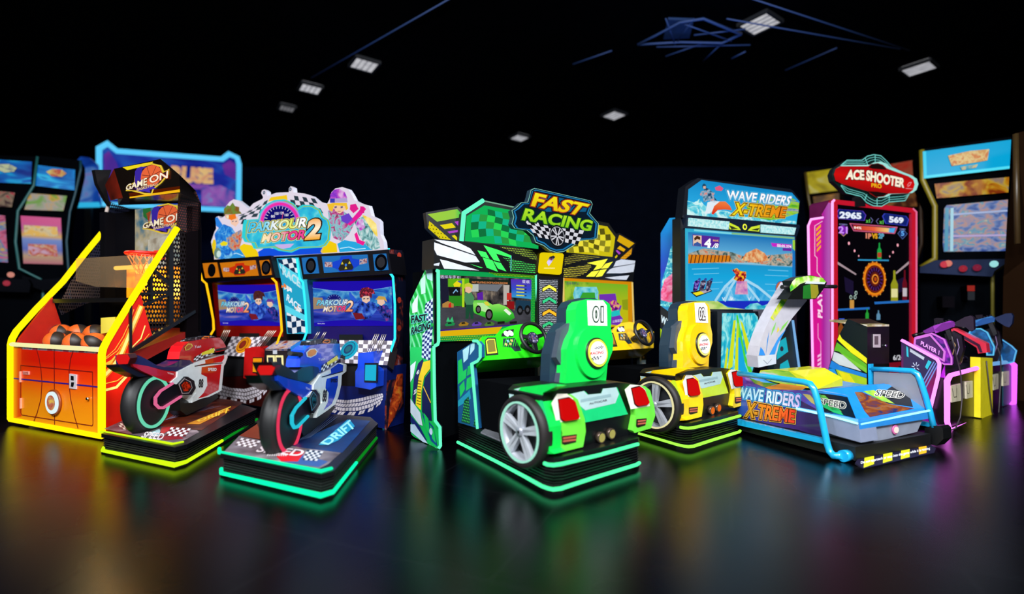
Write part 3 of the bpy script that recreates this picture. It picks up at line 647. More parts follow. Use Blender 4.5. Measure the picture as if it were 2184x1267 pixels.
motor_cab(MR, dict(col='b81414', lit=E('f8b810', 1.4), mid='f09a14', dark='14090a', panel='2c0605', bez='8a0c0c', grl=('e88414', '9a4a08'), eng='d03010', eng2='e03a18', r2='6a1a08', r3='7a1c0c',
    body=[(424, 562), (577, 548), (606, 610), (611, 745), (600, 840), (440, 840), (450, 700), (430, 600)],
    base=[(452, 762), (612, 762), (612, 858), (560, 868), (452, 850)], bezel=[(452, 600), (592, 593), (602, 718), (462, 718)],
    mq=[(421, 556), (577, 545), (588, 592), (440, 603)], spk=[[(434, 562), (463, 560), (469, 591), (440, 593)], [(555, 556), (574, 554), (580, 586), (561, 588)]],
    emb=[(471, 561), (545, 555), (552, 588), (478, 591)],
    leds=[[(422, 556), (433, 597), (442, 605), (449, 639), (457, 682), (458, 703), (452, 713)], [(574, 547), (583, 594), (591, 602), (600, 661), (603, 706), (598, 718), (592, 735)]],
    scr=((464, 608), (591, 607), (597, 695), (470, 694)), hair=[(.3, '3a1c20'), (.6, '5a2a2a'), (.7, '2a1418')],
    shelf=[(495, 718), (570, 718), (539, 762), (476, 758)], slot=[(511, 711), (553, 711), (553, 719), (511, 719)], ring=(521, 737),
    well=[(474, 762), (541, 764), (537, 801), (468, 804)], tt=[(464, 818), (490, 826), (520, 829), (545, 823), (572, 808)], tb=[(460, 848), (498, 856), (530, 862), (556, 852), (574, 830)],
    box=[([(540, 742), (563, 738), (563, 800), (555, 808), (537, 804)], [(541, 762), (562, 762), (560, 796), (540, 795)], [(542, 764), (560, 764), (558, 794), (541, 793)])],
    ex=[((472, 735), (484, 704), 4, 4), ((556, 738), (578, 705), 5, 4)]))
MBc = twin('motorcycle_arcade_cabinet', 'blue motorcycle game cabinet with cyan edge lights, right half of the twin')
motor_cab(MBc, dict(col='1440c0', lit=E('30d8f0', 1.5), mid='20b4d8', dark='070b20', panel='0a1a5c', bez='0c0c50', grl=('2a80d0', '184a90'), eng='1c48d8', eng2='3a80f0', r2='0c2c50', r3='14505c',
    body=[(637, 548), (828, 534), (843, 600), (842, 745), (830, 880), (640, 880), (640, 745), (655, 720), (648, 600)],
    base=[(640, 775), (826, 782), (820, 915), (640, 868)], bezel=[(650, 598), (839, 590), (842, 728), (656, 728)],
    mq=[(637, 547), (828, 532), (836, 584), (646, 596)], spk=[[(645, 550), (676, 548), (681, 583), (650, 585)], [(797, 543), (824, 541), (829, 576), (801, 578)]],
    emb=[(688, 547), (784, 543), (788, 577), (693, 582)],
    leds=[[(635, 552), (641, 594), (648, 602), (653, 650), (656, 708), (652, 720), (642, 745)], [(831, 530), (832, 580), (840, 591), (844, 650), (844, 722), (833, 755), (827, 785), (824, 820), (820, 918)]],
    scr=((667, 601), (835, 598), (837, 695), (670, 696)), hair=[(.35, '8a2038'), (.5, '3a1c28'), (.62, 'd83a50')],
    shelf=[(724, 725), (837, 727), (826, 779), (727, 774)], slot=[(724, 714), (774, 714), (774, 726), (724, 726)], ring=(746, 747),
    well=[(727, 777), (783, 779), (776, 824), (722, 822)], tt=[(717, 851), (742, 853), (770, 848), (797, 841), (818, 838)], tb=[(703, 877), (722, 885), (760, 887), (792, 878), (818, 857)],
    box=[([(780, 752), (812, 748), (814, 782), (819, 790), (818, 822), (806, 828), (774, 822), (774, 790), (779, 782)], [(779, 774), (807, 774), (806, 816), (778, 815)], [(781, 778), (804, 778), (803, 812), (780, 811)])],
    ex=[((675, 726), (683, 708), 2, 4), ((690, 726), (697, 708), 2, 4), ((792, 750), (805, 712), 3, 4), ((809, 750), (820, 713), 3, 4)]))
# outer side skin of the blue cabinet
PS = P.side(0); mb = MB()
mb.prism(PS, PS.q([(831, 532), (858, 534), (860, 700), (860, 862), (824, 918), (825, 820), (829, 785), (835, 757), (846, 724), (846, 652), (841, 592), (833, 581)]), -.02, 0, PT('noise', [(.3, '0a0c1c'), (.5, '1c1426'), (.62, '7a2a1c'), (.75, '8890a8')], (9, 5), lit=None, dist=2))
mb.art(PS, [(846, 800), (856, 780), (859, 800), (857, 850), (840, 890), (827, 912), (830, 870)], PT('noise', [(.35, '6a1c10'), (.55, 'c84a1c'), (.7, 'e0902a')], (9, 9), lit=None, dist=2), 2)
for y in (545, 575, 700, 640): mb.disc(PS, (851, y), .03, D('b83a28'), 3, 10)
mb.build('side_panel', MBc.root)
# divider with checks and arrows
DV = P.front(.10)
mb = MB(); mb.prism(DV, DV.q([(590, 551), (634, 549), (646, 600), (653, 650), (655, 712), (612, 712), (604, 620)]), -.1, 0, PT('grad', [(0, '38c0dc'), (1, '28b0d8')], (1, 1), lit=.85))
wh, nb = E('e6eef6', .95), E('12345c', .9)
mb.checker(DV, ((602, 583), (640, 583), (632, 552), (592, 552)), 4, 3, wh, nb, 1, 2); mb.checker(DV, ((614, 710), (653, 710), (650, 660), (611, 660)), 4, 4, wh, nb, 1, 2)
mb.art(DV, [(596, 560), (634, 585), (648, 620), (605, 585)], E('5ad8ee'), 3); mb.art(DV, [(608, 650), (651, 672), (652, 685), (610, 665)], E('5ad8ee'), 3)
for (x, y, cc) in ((606, 612, 'f08030'), (612, 616, 'f0e8d8'), (618, 620, 'f8f8ff')):
    mb.art(DV, [(x, y-8), (x+5, y-4), (x+5, y+4), (x+1, y), (x-5, y+2), (x-5, y-4), (x, y-2)], E(cc), 4)
for (x, y, cc) in ((634, 658, 'f08030'), (640, 662, 'f0e8d8')): mb.art(DV, [(x, y-7), (x+4, y-3), (x+4, y+4), (x, y), (x-5, y+1), (x-5, y-4), (x, y-2)], E(cc), 4)
mb.text(DV, 'RACE', [(612, 640), (640, 665), (642, 652), (614, 627)], E('e8f6ff'), 5, .03); mb.text(DV, 'RACE', [(604, 585), (640, 613), (642, 596), (604, 568)], E('d0f0fa', .9), 5, .03)
mb.build('divider_panel', MBc.root)
mb = MB(); f = PC.shift(.06); mb.prism(f, f.q([(564, 744), (613, 744), (613, 792), (564, 790)]), -.1, 0, D('15151a', .3))
for x in (570, 588): mb.prism(f, f.q([(x, 758), (x+16, 758), (x+17, 781), (x+1, 780)]), 0, .006, D('e8dc9a')); mb.prism(f, f.q([(x+3, 762), (x+13, 762), (x+14, 778), (x+4, 777)]), .006, .008, D('18202c'))
mb.prism(f, f.q([(583, 747), (591, 747), (591, 755), (583, 755)]), 0, .006, D('b8bcc4'))
mb.build('coin_box', MBc.root)
mb = MB(); q = [f.W(566, 744), f.W(613, 744), PB.W(640, 726), PB.W(590, 727)]; mb.hull(q+[p-V((0, 0, .02)) for p in q], PT('noise', [(.35, '7a2a20'), (.5, 'b8a8a0'), (.65, '3a50a0')], (14, 14), lit=None)); mb.build('coin_shelf', MBc.root)
mb = MB(); f3 = PC.shift(.02); mb.prism(f3, f3.q([(613, 744), (642, 726), (642, 800), (613, 798)]), -.1, 0, D('1a6ab8', .4)); mb.build('coin_housing', MBc.root)
# ---- the shaped backlit sign on top
SG = P.front(.10)
S = Mach('arcade_sign', -26.5, pt=SG.W(640, 545)); tag(S.root, 'shaped backlit PARKOUR MOTOR 2 sign with two cartoon riders on the twin cabinets', 'sign')
out = [(457, 554), (456, 540), (452, 528), (450, 515), (453, 508), (457, 495), (461, 488), (460, 470), (461, 463), (466, 461), (471, 466), (480, 460), (480, 448), (482, 440), (490, 430), (498, 425), (508, 427), (522, 438), (530, 445), (540, 434), (560, 424), (561, 420), (557, 412), (559, 406), (564, 404), (569, 408), (570, 418), (590, 411), (612, 410), (616, 410), (616, 402), (620, 397), (625, 400), (626, 410), (650, 413), (665, 418), (680, 430), (698, 434), (703, 425), (707, 410), (715, 402), (730, 399), (742, 403), (750, 415), (756, 427), (770, 434), (786, 438), (789, 448), (792, 460), (804, 466), (810, 472), (811, 500), (818, 515), (820, 534)]
mb = MB(); mb.prism(SG, SG.q(out), -.05, 0, E('e6dcec', .95), D('c8c8d8', .3))
A = lambda px, m, l: mb.art(SG, px, m, l)
blk = E('2c3c48', .9)
A([(572, 430), (578, 421), (612, 416), (614, 428), (592, 426)], E('f4c81a'), 2)
mb.checker(SG, ((500, 465), (560, 462), (572, 426), (530, 450)), 5, 4, E('30444e', .9), None, 2); mb.checker(SG, ((505, 478), (522, 478), (530, 455), (515, 462)), 2, 2, blk, None, 2)
mb.checker(SG, ((622, 445), (690, 455), (672, 424), (618, 416)), 6, 3, blk, None, 2)
A([(455, 540), (452, 522), (456, 510), (470, 520), (478, 552), (460, 552)], E('e8c81c'), 2); A([(520, 520), (540, 524), (552, 540), (552, 548), (500, 551), (505, 530)], E('f2d012'), 2)
A([(552, 548), (550, 538), (566, 528), (600, 533), (690, 528), (688, 541)], E('1450e0'), 2); A([(684, 536), (690, 524), (700, 512), (718, 520), (720, 538), (686, 540)], E('f2cc10'), 2)
A([(773, 458), (790, 465), (803, 478), (806, 505), (795, 500), (782, 480)], PT('noise', [(.35, 'f0c810'), (.65, 'fff0a0')], (9, 9), lit=1), 2)
A([(720, 520), (735, 512), (780, 520), (800, 533), (725, 538)], E('2aa8e0'), 3); A([(478, 530), (500, 515), (515, 535), (525, 550), (470, 553)], E('2a90d8'), 3)
mb.line(SG, [(726, 530), (745, 527), (760, 532), (780, 530)], .008, E('c8f0ff'), 4); mb.line(SG, [(485, 545), (505, 540), (520, 546)], .008, E('c8f0ff'), 4)
plate = [(526, 470), (556, 468), (560, 452), (572, 437), (590, 428), (610, 426), (626, 433), (637, 446), (650, 438), (668, 438), (684, 447), (690, 461), (703, 470), (707, 484), (704, 512), (696, 524), (686, 528), (640, 531), (622, 539), (600, 536), (584, 529), (546, 531), (541, 519), (527, 517), (521, 506), (523, 480)]
def shrink(pl, k):
    cx = sum(p[0] for p in pl)/len(pl); cy = sum(p[1] for p in pl)/len(pl); r = []
    for x, y in pl:
        d = math.hypot(x-cx, y-cy); r.append((cx+(x-cx)*(1-k/d), cy+(y-cy)*(1-k/d*.9)))
    return r
mb2 = MB(); mb2.prism(SG, SG.q(plate), 0, .03, E('30d0d8')); L_ = SG.shift(.03); B_ = lambda px, m, l: mb2.art(L_, px, m, l)
B_(shrink(plate, 2.6), E('9ab83a'), 1); B_(shrink(plate, 5), E('48d0dc'), 2); B_(shrink(plate, 6.5), PT('noise', [(.35, '1c98d8'), (.6, '38c4dc'), (.75, '90e0e8')], (6, 6), lit=1), 3)
n = 24
for k, (r, cc) in enumerate(((45, 'b090e0'), (42, 'f030a8'), (36, '9060d0'), (34, '10106a'))):
    B_([(598+r*math.cos(math.pi*i/n)*.98, 473-r*math.sin(math.pi*i/n)+1) for i in range(n+1)], E(cc), 4+k)
for i in range(1, 14):
    a = math.pi*i/14; mb2.line(L_, [(598+27*math.cos(a), 472-27*math.sin(a)), (598+32*math.cos(a), 472-32*math.sin(a))], .006, E('e8e8f8'), 9)
for t, x, y in (('80', 584, 462), ('100', 592, 456), ('120', 603, 455), ('160', 613, 459)): mb2.text(L_, t, [(x-4, y+2.5), (x+4, y+2.5), (x+4, y-3), (x-4, y-3)], E('f0f0ff'), 9, .01)
mb2.line(L_, [(603, 470), (606, 452)], .006, E('f04a70'), 10)
B_([(586, 522), (628, 520), (620, 528), (604, 531), (594, 528)], E('c8b0e8'), 4)
logo(mb2, L_, 'PARKOUR', [(533, 495), (654, 484), (659, 465), (538, 477)], GX(L_, (535, 480), (657, 480), [(0, '38c8f0'), (.3, '80d8f0'), (.45, 'f4f8fa'), (.75, 'e8f060'), (.9, 'ffffff')]), E('101018'), E('f0e87a'), 10, .035)
logo(mb2, L_, 'MOTOR', [(561, 517), (652, 509), (656, 491), (566, 500)], GX(L_, (563, 505), (655, 505), [(0, 'fff0b8'), (.5, 'f8a8b0'), (.62, 'f03c90'), (1, 'f04a98')]), E('101018'), E('f0e87a'), 12, .035)
logo(mb2, L_, '2', [(656, 510), (682, 508), (690, 468), (664, 471)], GY(L_, (670, 510), (670, 468), [(0, 'f8b040'), (.5, 'fff4d8'), (1, 'f8b060')]), E('2a1408'), None, 14, .05)
# riders
A([(462, 520), (458, 500), (466, 488), (478, 478), (495, 485), (505, 500), (515, 512), (505, 535), (490, 552), (465, 552), (460, 540)], PT('noise', [(.3, '1448b8'), (.5, '2a88dc'), (.68, '80c8e8')], (13, 13), lit=1, dist=1.5), 4)
A([(460, 465), (465, 463), (476, 480), (470, 488), (462, 482)], E('2a80e0'), 5); A([(470, 520), (478, 514), (488, 518), (484, 524), (474, 525)], E('e8d820'), 6)
A([(484, 508), (500, 498), (515, 490), (520, 500), (512, 530), (498, 535), (488, 525)], PT('noise', [(.35, '3a70c0'), (.5, 'c0a080'), (.62, 'd84a30')], (16, 16), lit=1), 5)
A([(492, 462), (508, 462), (511, 475), (504, 484), (494, 478)], E('f4c8b0'), 7); A([(480, 458), (479, 446), (487, 438), (492, 440), (498, 432), (503, 440), (512, 442), (512, 450), (518, 456), (508, 457)], PT('noise', [(.35, '8a4a20'), (.6, '6a8a3a')], (14, 14), lit=1), 8)
A([(482, 459), (504, 457), (506, 466), (496, 470), (484, 466)], E('f07a20'), 9); A([(484, 460), (490, 459), (490, 467), (485, 466)], E('e8e0c0'), 10)
for x in (497, 504): A([(x, 472), (x+3, 471), (x+3, 473), (x, 474)], E('2a4a70'), 9)
wc = (466, 545); mb.disc(SG, (465, 540), .065, E('6a8a80'), 6); mb.disc(SG, (468, 542), .04, E('c8e0d8'), 7)
A([(700, 450), (712, 445), (735, 452), (760, 470), (745, 500), (730, 515), (712, 508), (704, 485)], PT('noise', [(.3, '6a7a88'), (.48, '8ac8d0'), (.6, 'c83a90'), (.7, '6a5048')], (14, 14), lit=1, dist=1.5), 4)
A([(756, 470), (775, 462), (790, 485), (808, 512), (812, 530), (795, 534), (778, 520), (765, 500)], PT('noise', [(.35, '3a6a70'), (.5, '8ac0c0'), (.65, 'd0e0e0')], (14, 10), lit=1, dist=2), 4)
A([(728, 462), (745, 455), (755, 470), (742, 478), (730, 472)], E('6a40c8'), 6); A([(742, 478), (762, 455), (775, 440), (782, 446), (770, 462), (748, 482)], E('e8209a'), 6); A([(748, 437), (760, 435), (766, 446), (755, 455), (747, 447)], E('e0208a'), 6); A([(770, 440), (779, 442), (778, 455), (768, 453)], E('e0208a'), 7)
A([(757, 500), (762, 495), (768, 512), (780, 516), (776, 524), (762, 518)], E('f02090'), 6); A([(765, 468), (775, 468), (780, 485), (770, 493), (760, 480)], PT('noise', [(.4, 'e0d0f0'), (.6, 'c040c0')], (14, 14), lit=1), 6)
A([(712, 438), (738, 436), (737, 448), (726, 456), (716, 450)], E('f0c8a0'), 7)
for x in (718, 731): A([(x-3, 441), (x+2, 440), (x+2, 444), (x-3, 445)], E('6a5a80'), 9)
mb.line(SG, [(722, 451), (728, 451)], .006, E('a04050'), 9)
A([(699, 436), (712, 433), (741, 433), (744, 445), (739, 450), (737, 440), (715, 438), (710, 452), (703, 448)], E('f0c030'), 8)
A([(705, 432), (706, 415), (714, 405), (725, 403), (737, 410), (742, 422), (742, 432)], PT('noise', [(.35, '7a30c8'), (.5, 'c050c8'), (.65, 'e0b0e0')], (12, 12), lit=1), 8); A([(706, 424), (742, 423), (743, 432), (706, 433)], E('b0a0d0'), 9); A([(706, 424), (716, 424), (716, 433), (706, 433)], E('3a40b0'), 10)
for c_ in ((564, 411), (620, 404)): mb.disc(SG, c_, .02, E('3a4a58'), 4, 12); mb.disc(SG, c_, .01, E('a0b0c8'), 5, 12)
mb.build('sign_panel', S.root); mb2.build('title_plate', S.root)
# ---- bikes and platforms
def fl(u, v, z=0):
    r = ray(u, v); t = (z-CAM_H)/r.z; return CAMP+r*t
def platform(name, lb, floor_px, ztop, ledm, ground_art, led_top, led_bot, pull=.05):
    pts = [fl(*p) if len(p) == 2 else V(p) for p in floor_px]; root = Mach(name, 0, pt=pts[0]); tag(root.root, lb, 'motion platform', 'bike platforms'); R_ = root.root
    fr = Frame((0, 0, ztop), (1, 0, 0), (0, 1, 0)); ab = [(p.x, p.y) for p in pts]
    c = (sum(a for a, b in ab)/len(ab), sum(b for a, b in ab)/len(ab))
    ins = [(c[0]+(a-c[0])*.965, c[1]+(b-c[1])*.965) for a, b in ab]
    mb = MB(); mb.prism(fr, ab, -.03, 0, D('0c0d10', .3)); mb.prism(fr, ins, -ztop+.005, -.03, matt('040405'))
    for k in range(5): mb.prism(fr, [(c[0]+(a-c[0])*.975, c[1]+(b-c[1])*.975) for a, b in ab], -ztop+.03+k*.017, -ztop+.038+k*.017, D('030304', .7))
    mb.prism(fr, ab, -ztop, -ztop+.02, D('0a0b0c', .5)); mb.build('base', R_)
    mb = MB(); ground_art(mb, fr); mb.build('tread_plate', R_)
    for px, z, m in led_top+led_bot:
        mb = MB(); mb.tube([(lambda q: CAMP+(q-CAMP)*(1-pull/(q-CAMP).length))(fl(u, v, z)) for u, v in px], .0125, m, 6); mb.build('light_strip', R_)
    return root
def bike(name, lb, yaw, cpx, d):
    p = fl(*cpx, .155); B = Mach(name, yaw, pt=(p.x, p.y, .155)); tag(B.root, lb, 'ride-on motorcycle', 'ride-on motorcycles'); R_ = B.root; S0 = B.side(0)
    col = D(d['c'], .22, coat=.5); wht = D('e4ecec', .25, coat=.4); W_ = .17
    def part(nm, lays, bev=.02, label=None):
        mb = MB()
        for px, d0, d1, m in lays: mb.prism(S0, S0.q(px), d0, d1, m)
        return mb.build(nm, R_, label, bevel=bev)
    # wheel: lathe about the local x axis
    hub = S0.W(*d['hub']); rt, rr = d['rt'], d['rr']; mb = MB()
    prof = [(rr*.9, 0), (rr, .0), (rr+.015, .004), (rt-.03, -.002), (rt-.008, -.022), (rt, -.04), (rt, -.07), (rt-.008, -.09), (rt-.03, -.108), (rr, -.11)]
    mb.lathe(hub, B.ex, prof, D('08080a', .55), 44, caps=True); wh_ = mb.build('wheel', R_)
    mb = MB(); mb.lathe(hub, B.ex, [(rr, .001), (rr, .012), (rr-.022, .012), (rr-.022, .0)], E(*d['rim']), 44, caps=False); mb.build('rim_light', wh_)
    mb = MB(); mb.lathe(hub, B.ex, [(rr-.022, -.012), (rr-.03, -.02), (.06, -.03), (.05, 0)], D('121218', .3, .4), 28, caps=True)
    for i in range(5):
        a = 2*math.pi*i/5+.3; u = B.ey*math.cos(a)+V((0, 0, 1))*math.sin(a); w_ = B.ex.cross(u)
        mb.hull([hub+u*rd+w_*sg*wd+B.ex*x for rd, wd in ((.04, .03), (rr-.03, .015)) for sg in (-1, 1) for x in (-.02, -.004)], D('1c1c24', .25, .5))
    mb.build('hub', wh_)
    mb = MB(); mb.prism(S0, S0.q(d['arm']), -.12, .02, D('17171f', .3, .3)); ar = mb.build('swingarm', R_, bevel=.01)
    mb = MB(); mb.tube([S0.W(*q, .03) for q in d['u']], .012, E(*d['uc']), 8); mb.build('arm_light', ar)
    part('tail', d['tail']+[], .012); T = B.side(-.07)
    mb = MB(); mb.prism(S0, S0.q(d['tailblk']), -.09, .0, D('0c0c12', .3)); mb.build('tail_tray', R_, bevel=.01)
    mb = MB(); mb.prism(S0, S0.q(d['seat']), -.10, .02, D(d['seatc'], .3, coat=.3)); mb.build('seat', R_, bevel=.03)
    # tail light faces the viewer
    fl_ = Frame(S0.W(*d['tl'][2])-B.ey*.07, B.ex, B.ez); q = fl_.q(d['tl']); mb = MB(); mb.prism(fl_, q, -.08, .0, D('3a0606', .3)); k = MB()
    cx = sum(a for a, b in q)/len(q); cy = sum(b for a, b in q)/len(q); mb.prism(fl_, [(cx+(a-cx)*.92, cy+(b-cy)*.92) for a, b in q], 0, .02, E('e01c1c', .95)); mb.build('tail_light', R_, bevel=.006)
    mb = MB(); mb.prism(S0, S0.q(d['body']), -.13, .03, wht); f = S0.shift(.03)
    for pl in d['red']: mb.art(f, pl, col, 1)
    mb.line(f, d['crease'], .008, D('1a1a22'), 2)
    mb.text(f, '88', d['t88'], D('101014'), 3, .03); mb.text(f, 'SPEED', d['tsp'], D('101014') if d['c'] != 'c01018' else D('f4f0f0'), 3, .03); mb.text(f, 'TITAN', d['ttn'], D('f4f0f0'), 3, .0)
    bd = mb.build('fairing', R_)
    mb = MB(); mb.prism(f, f.q(d['hex']), -.02, .02, D('101016', .3)); g = f.shift(.02); hq = d['hex']; hx = sum(a for a, b in hq)/len(hq); hy = sum(b for a, b in hq)/len(hq)
    mb.art(g, [(hx+(a-hx)*.82, hy+(b-hy)*.82) for a, b in hq], D('b8a8a8') if d['c'] == 'c01018' else D('4a90b0'), 1); mb.art(g, [(hx+(a-hx)*.74, hy+(b-hy)*.74) for a, b in hq], D('101016'), 2)
    mb.art(g, [(hx+(a-hx)*.55, hy+(b-hy)*.55) for a, b in hq], PT('noise', [(.4, d['hx1']), (.6, d['hx2'])], (30, 30), lit=.8), 3); mb.build('engine_cover', bd)
    mb = MB(); mb.prism(S0, S0.q(d['tank']), -.09, .01, col); f = S0.shift(.012)
    mb.checker(f, d['band'], 9, 3, D('e0e4e8'), D('16181c'), 1); mb.art(f, d['ypatch'], D('e8dc3a'), 3)
    mb.art(f, d['badge'], D(d['bdg'][0]), 2); mb.art(f, shrink(d['badge'], 2.5), D(d['bdg'][1]), 3); mb.text(f, d['word'], d['tword'], D('e8e8f0'), 3, .0)
    mb.build('tank', R_, bevel=.0)
    mb = MB(); mb.prism(S0, S0.q(d['dash']), -.08, -.01, PT('noise', [(.4, '0c0c10'), (.58, '20222a'), (.66, 'b0b0b8')], (26, 26), lit=None)); dg = S0.shift(-.005)
    mb.line(dg, d['gauge'], .01, D('e07820'), 1, True); mb.build('dashboard', R_)
    for a, b in d['bars']: mb = MB(); mb.tube([S0.W(*a), S0.W(*b)], .017, D('101014', .5), 8); mb.build('handlebar', R_)
    mb = MB(); mb.prism(S0, S0.q(d['under']), -.11, -.0, D('0c1412', .4)); mb.build('mounting_frame', R_, bevel=.01)
    return B
def gart_red(mb, fr):
    P_ = lambda px: mb
    mb.art(fr, [(222, 915), (262, 897), (300, 905), (420, 918), (425, 922), (380, 946), (368, 945)], PT('noise', [(.35, '4a3c44'), (.55, '7a6870'), (.7, 'b09aa0')], (5, 5), lit=None, metal=.3), 1)
    mb.art(fr, [(300, 905), (380, 878), (470, 850), (520, 858), (430, 918)], PT('noise', [(.35, '30100c'), (.6, '6a2a14'), (.72, '8a5040')], (3, 6), lit=None), 1)
    mb.checker(fr, ((258, 916), (290, 921), (282, 905), (250, 903)), 6, 3, D('d8c8b8'), D('6a4a4a'), 3)
    mb.checker(fr, ((352, 930), (395, 932), (407, 915), (365, 912)), 7, 4, D('e0dce0'), D('6a1c20'), 3)
    mb.art(fr, [(345, 912), (375, 910), (350, 925), (338, 932)], D('b02028'), 2); mb.art(fr, [(318, 925), (340, 915), (345, 930), (325, 932)], D('a8c0c8'), 2); mb.art(fr, [(385, 931), (392, 936), (352, 940), (335, 930)], D('8a1420'), 2)
    mb.text(fr, 'SPEED', [(300, 934), (345, 940), (352, 926), (312, 922)], D('e8d8d8'), 4, .02)
    mb.art(fr, [(398, 905), (485, 870), (490, 876), (470, 884), (425, 906)], D('d88a18'), 3); mb.text(fr, 'DRIFT', [(425, 900), (488, 880), (492, 868), (420, 898)], D('ffd040'), 4, .03)
    for i in range(6): mb.line(fr, [(352+i*4, 897-i), (400+i*14, 872-i)], .006, D('8088a8'), 4+i*.1)
def gart_blue(mb, fr):
    mb.art(fr, [(478, 964), (510, 930), (560, 938), (640, 955), (727, 966), (700, 990), (680, 1000)], PT('noise', [(.3, '4a4042'), (.55, '8a8288'), (.72, 'b8b4c0')], (4, 4), lit=None, metal=.3), 1)
    mb.art(fr, [(510, 930), (548, 905), (562, 935), (558, 940)], D('7a3010'), 1)
    mb.art(fr, [(560, 938), (650, 935), (745, 893), (790, 898), (730, 966), (640, 955)], PT('noise', [(.35, '0a1c48'), (.6, '103a70'), (.72, '184a80')], (3, 3), lit=None), 1)
    mb.checker(fr, ((500, 950), (542, 957), (556, 942), (515, 935)), 7, 4, D('e8e0e4'), D('6a5a5c'), 3)
    mb.checker(fr, ((645, 982), (676, 984), (690, 964), (655, 960)), 6, 5, D('c8ccd4'), D('24344c'), 3)
    mb.text(fr, 'SPEED', [(545, 965), (640, 975), (652, 962), (560, 952)], D('e8d8dc'), 5, .02); mb.art(fr, [(600, 962), (650, 965), (635, 985), (600, 985), (590, 975)], D('c01420'), 2)
    mb.art(fr, [(640, 970), (700, 985), (680, 997), (600, 985)], D('30508a'), 1.5)
    for k in range(9): mb.line(fr, [(575+k*4, 966), (570+k*5, 974)], .008, D('c0b8b8'), 4)
    mb.art(fr, [(679, 950), (741, 896), (747, 897), (757, 910), (722, 940), (700, 950)], D('1c9cc8'), 3); mb.text(fr, 'DRIFT', [(700, 950), (758, 912), (746, 897), (684, 946)], D('a0f0ff'), 4, .03)
    for i in range(6): mb.line(fr, [(640+i*4, 940-i), (690+i*6, 890)], .006, D('4a5a80'), 4+i*.1)
lim, tea, grn = E('b0e010', 1.7), E('0ae098', 1.8), E('0c8a20', .9)
platform('bike_platform', 'black platform with lime-yellow light strips under the red motorcycle', [(216, 966), (373, 1000), (399, 992), (548, 905), (-2.95, 5.2, 0), (-3.15, 4.75, 0), (-3.38, 4.31, 0)], .15, lim, gart_red,
    [([(216, 921), (368, 949), (391, 944)], .135, lim)], [([(222, 954), (219, 961), (372, 992), (397, 985), (474, 940)], .02, lim), ([(474, 940), (548, 894)], .02, grn)])
platform('bike_platform', 'black platform with teal-green light strips under the blue motorcycle', [(470, 1015), (685, 1066), (713, 1057), (806, 941), (790, 925), (585, 907)], .15, tea, gart_blue,
    [([(468, 957), (468, 965), (685, 1007), (708, 1000)], .135, tea)], [([(472, 1000), (472, 1009), (684, 1057), (711, 1049), (760, 987)], .02, tea), ([(760, 987), (803, 934)], .02, grn)])
RB = dict(c='c01018', seatc='14104a', rim=('70e0b8', .9), uc=('e86a98', .9), hub=(328, 858), rt=.255, rr=.205, hx1='c02a10', hx2='3a1008', bdg=('d8b84a', 'b05a20'), word='Yuan',
    arm=[(358, 822), (330, 840), (325, 852), (327, 866), (338, 868), (382, 845), (384, 825), (372, 818)], u=[(360, 818), (334, 834), (323, 848), (323, 862), (331, 870), (340, 870), (378, 846)],
    tail=[([(277, 776), (305, 780), (340, 788), (371, 793), (372, 803), (364, 812), (356, 816), (330, 806), (300, 793), (279, 782)], -.07, .02, D('c01018', .22, coat=.5))],
    tailblk=[(254, 778), (277, 776), (300, 792), (318, 802), (296, 804), (270, 793), (256, 783)],
    seat=[(276, 757), (290, 758), (310, 768), (330, 780), (345, 783), (365, 776), (380, 768), (400, 768), (408, 775), (400, 782), (370, 792), (345, 791), (310, 781), (278, 776)],
    tl=[(252, 756), (273, 755), (278, 764), (273, 777), (256, 777), (250, 766)],
    body=[(371, 793), (402, 777), (430, 767), (478, 756), (479, 762), (474, 776), (471, 780), (468, 810), (466, 832), (461, 836), (440, 846), (420, 851), (402, 859), (404, 848), (412, 838), (409, 815), (393, 803), (382, 812), (368, 820), (356, 816), (370, 804)],
    red=[[(437, 768), (478, 757), (478, 764), (473, 772), (420, 779), (438, 775)], [(430, 783), (472, 777), (466, 832), (440, 845), (422, 850), (434, 838), (442, 822), (441, 804), (429, 798)]],
    crease=[(415, 781), (440, 777), (474, 774)], t88=[(423, 826), (432, 826), (433, 809), (424, 809)], tsp=[(443, 791), (461, 791), (461, 785), (443, 785)], ttn=[(356, 797), (369, 800), (369, 796), (356, 794)],
    hex=[(377, 819), (392, 803), (409, 812), (413, 828), (404, 842), (386, 843)],
    tank=[(379, 766), (382, 750), (388, 738), (400, 729), (440, 722), (466, 720), (474, 728), (480, 740), (476, 748), (455, 752), (430, 760), (408, 775), (400, 768)],
    band=((412, 772), (460, 751), (456, 740), (414, 762)), ypatch=[(430, 752), (429, 758), (456, 752), (456, 742)], badge=[(393, 741), (400, 733), (408, 733), (411, 738), (403, 746), (395, 748)], tword=[(414, 743), (428, 741), (428, 735), (414, 737)],
    dash=[(402, 730), (408, 724), (420, 720), (450, 716), (462, 718), (462, 723), (435, 724)], gauge=[(430, 722), (436, 718), (446, 718), (444, 723)],
    bars=[((458, 747), (482, 743))], under=[(383, 845), (404, 858), (462, 836), (466, 848), (440, 866), (398, 886), (385, 876)])
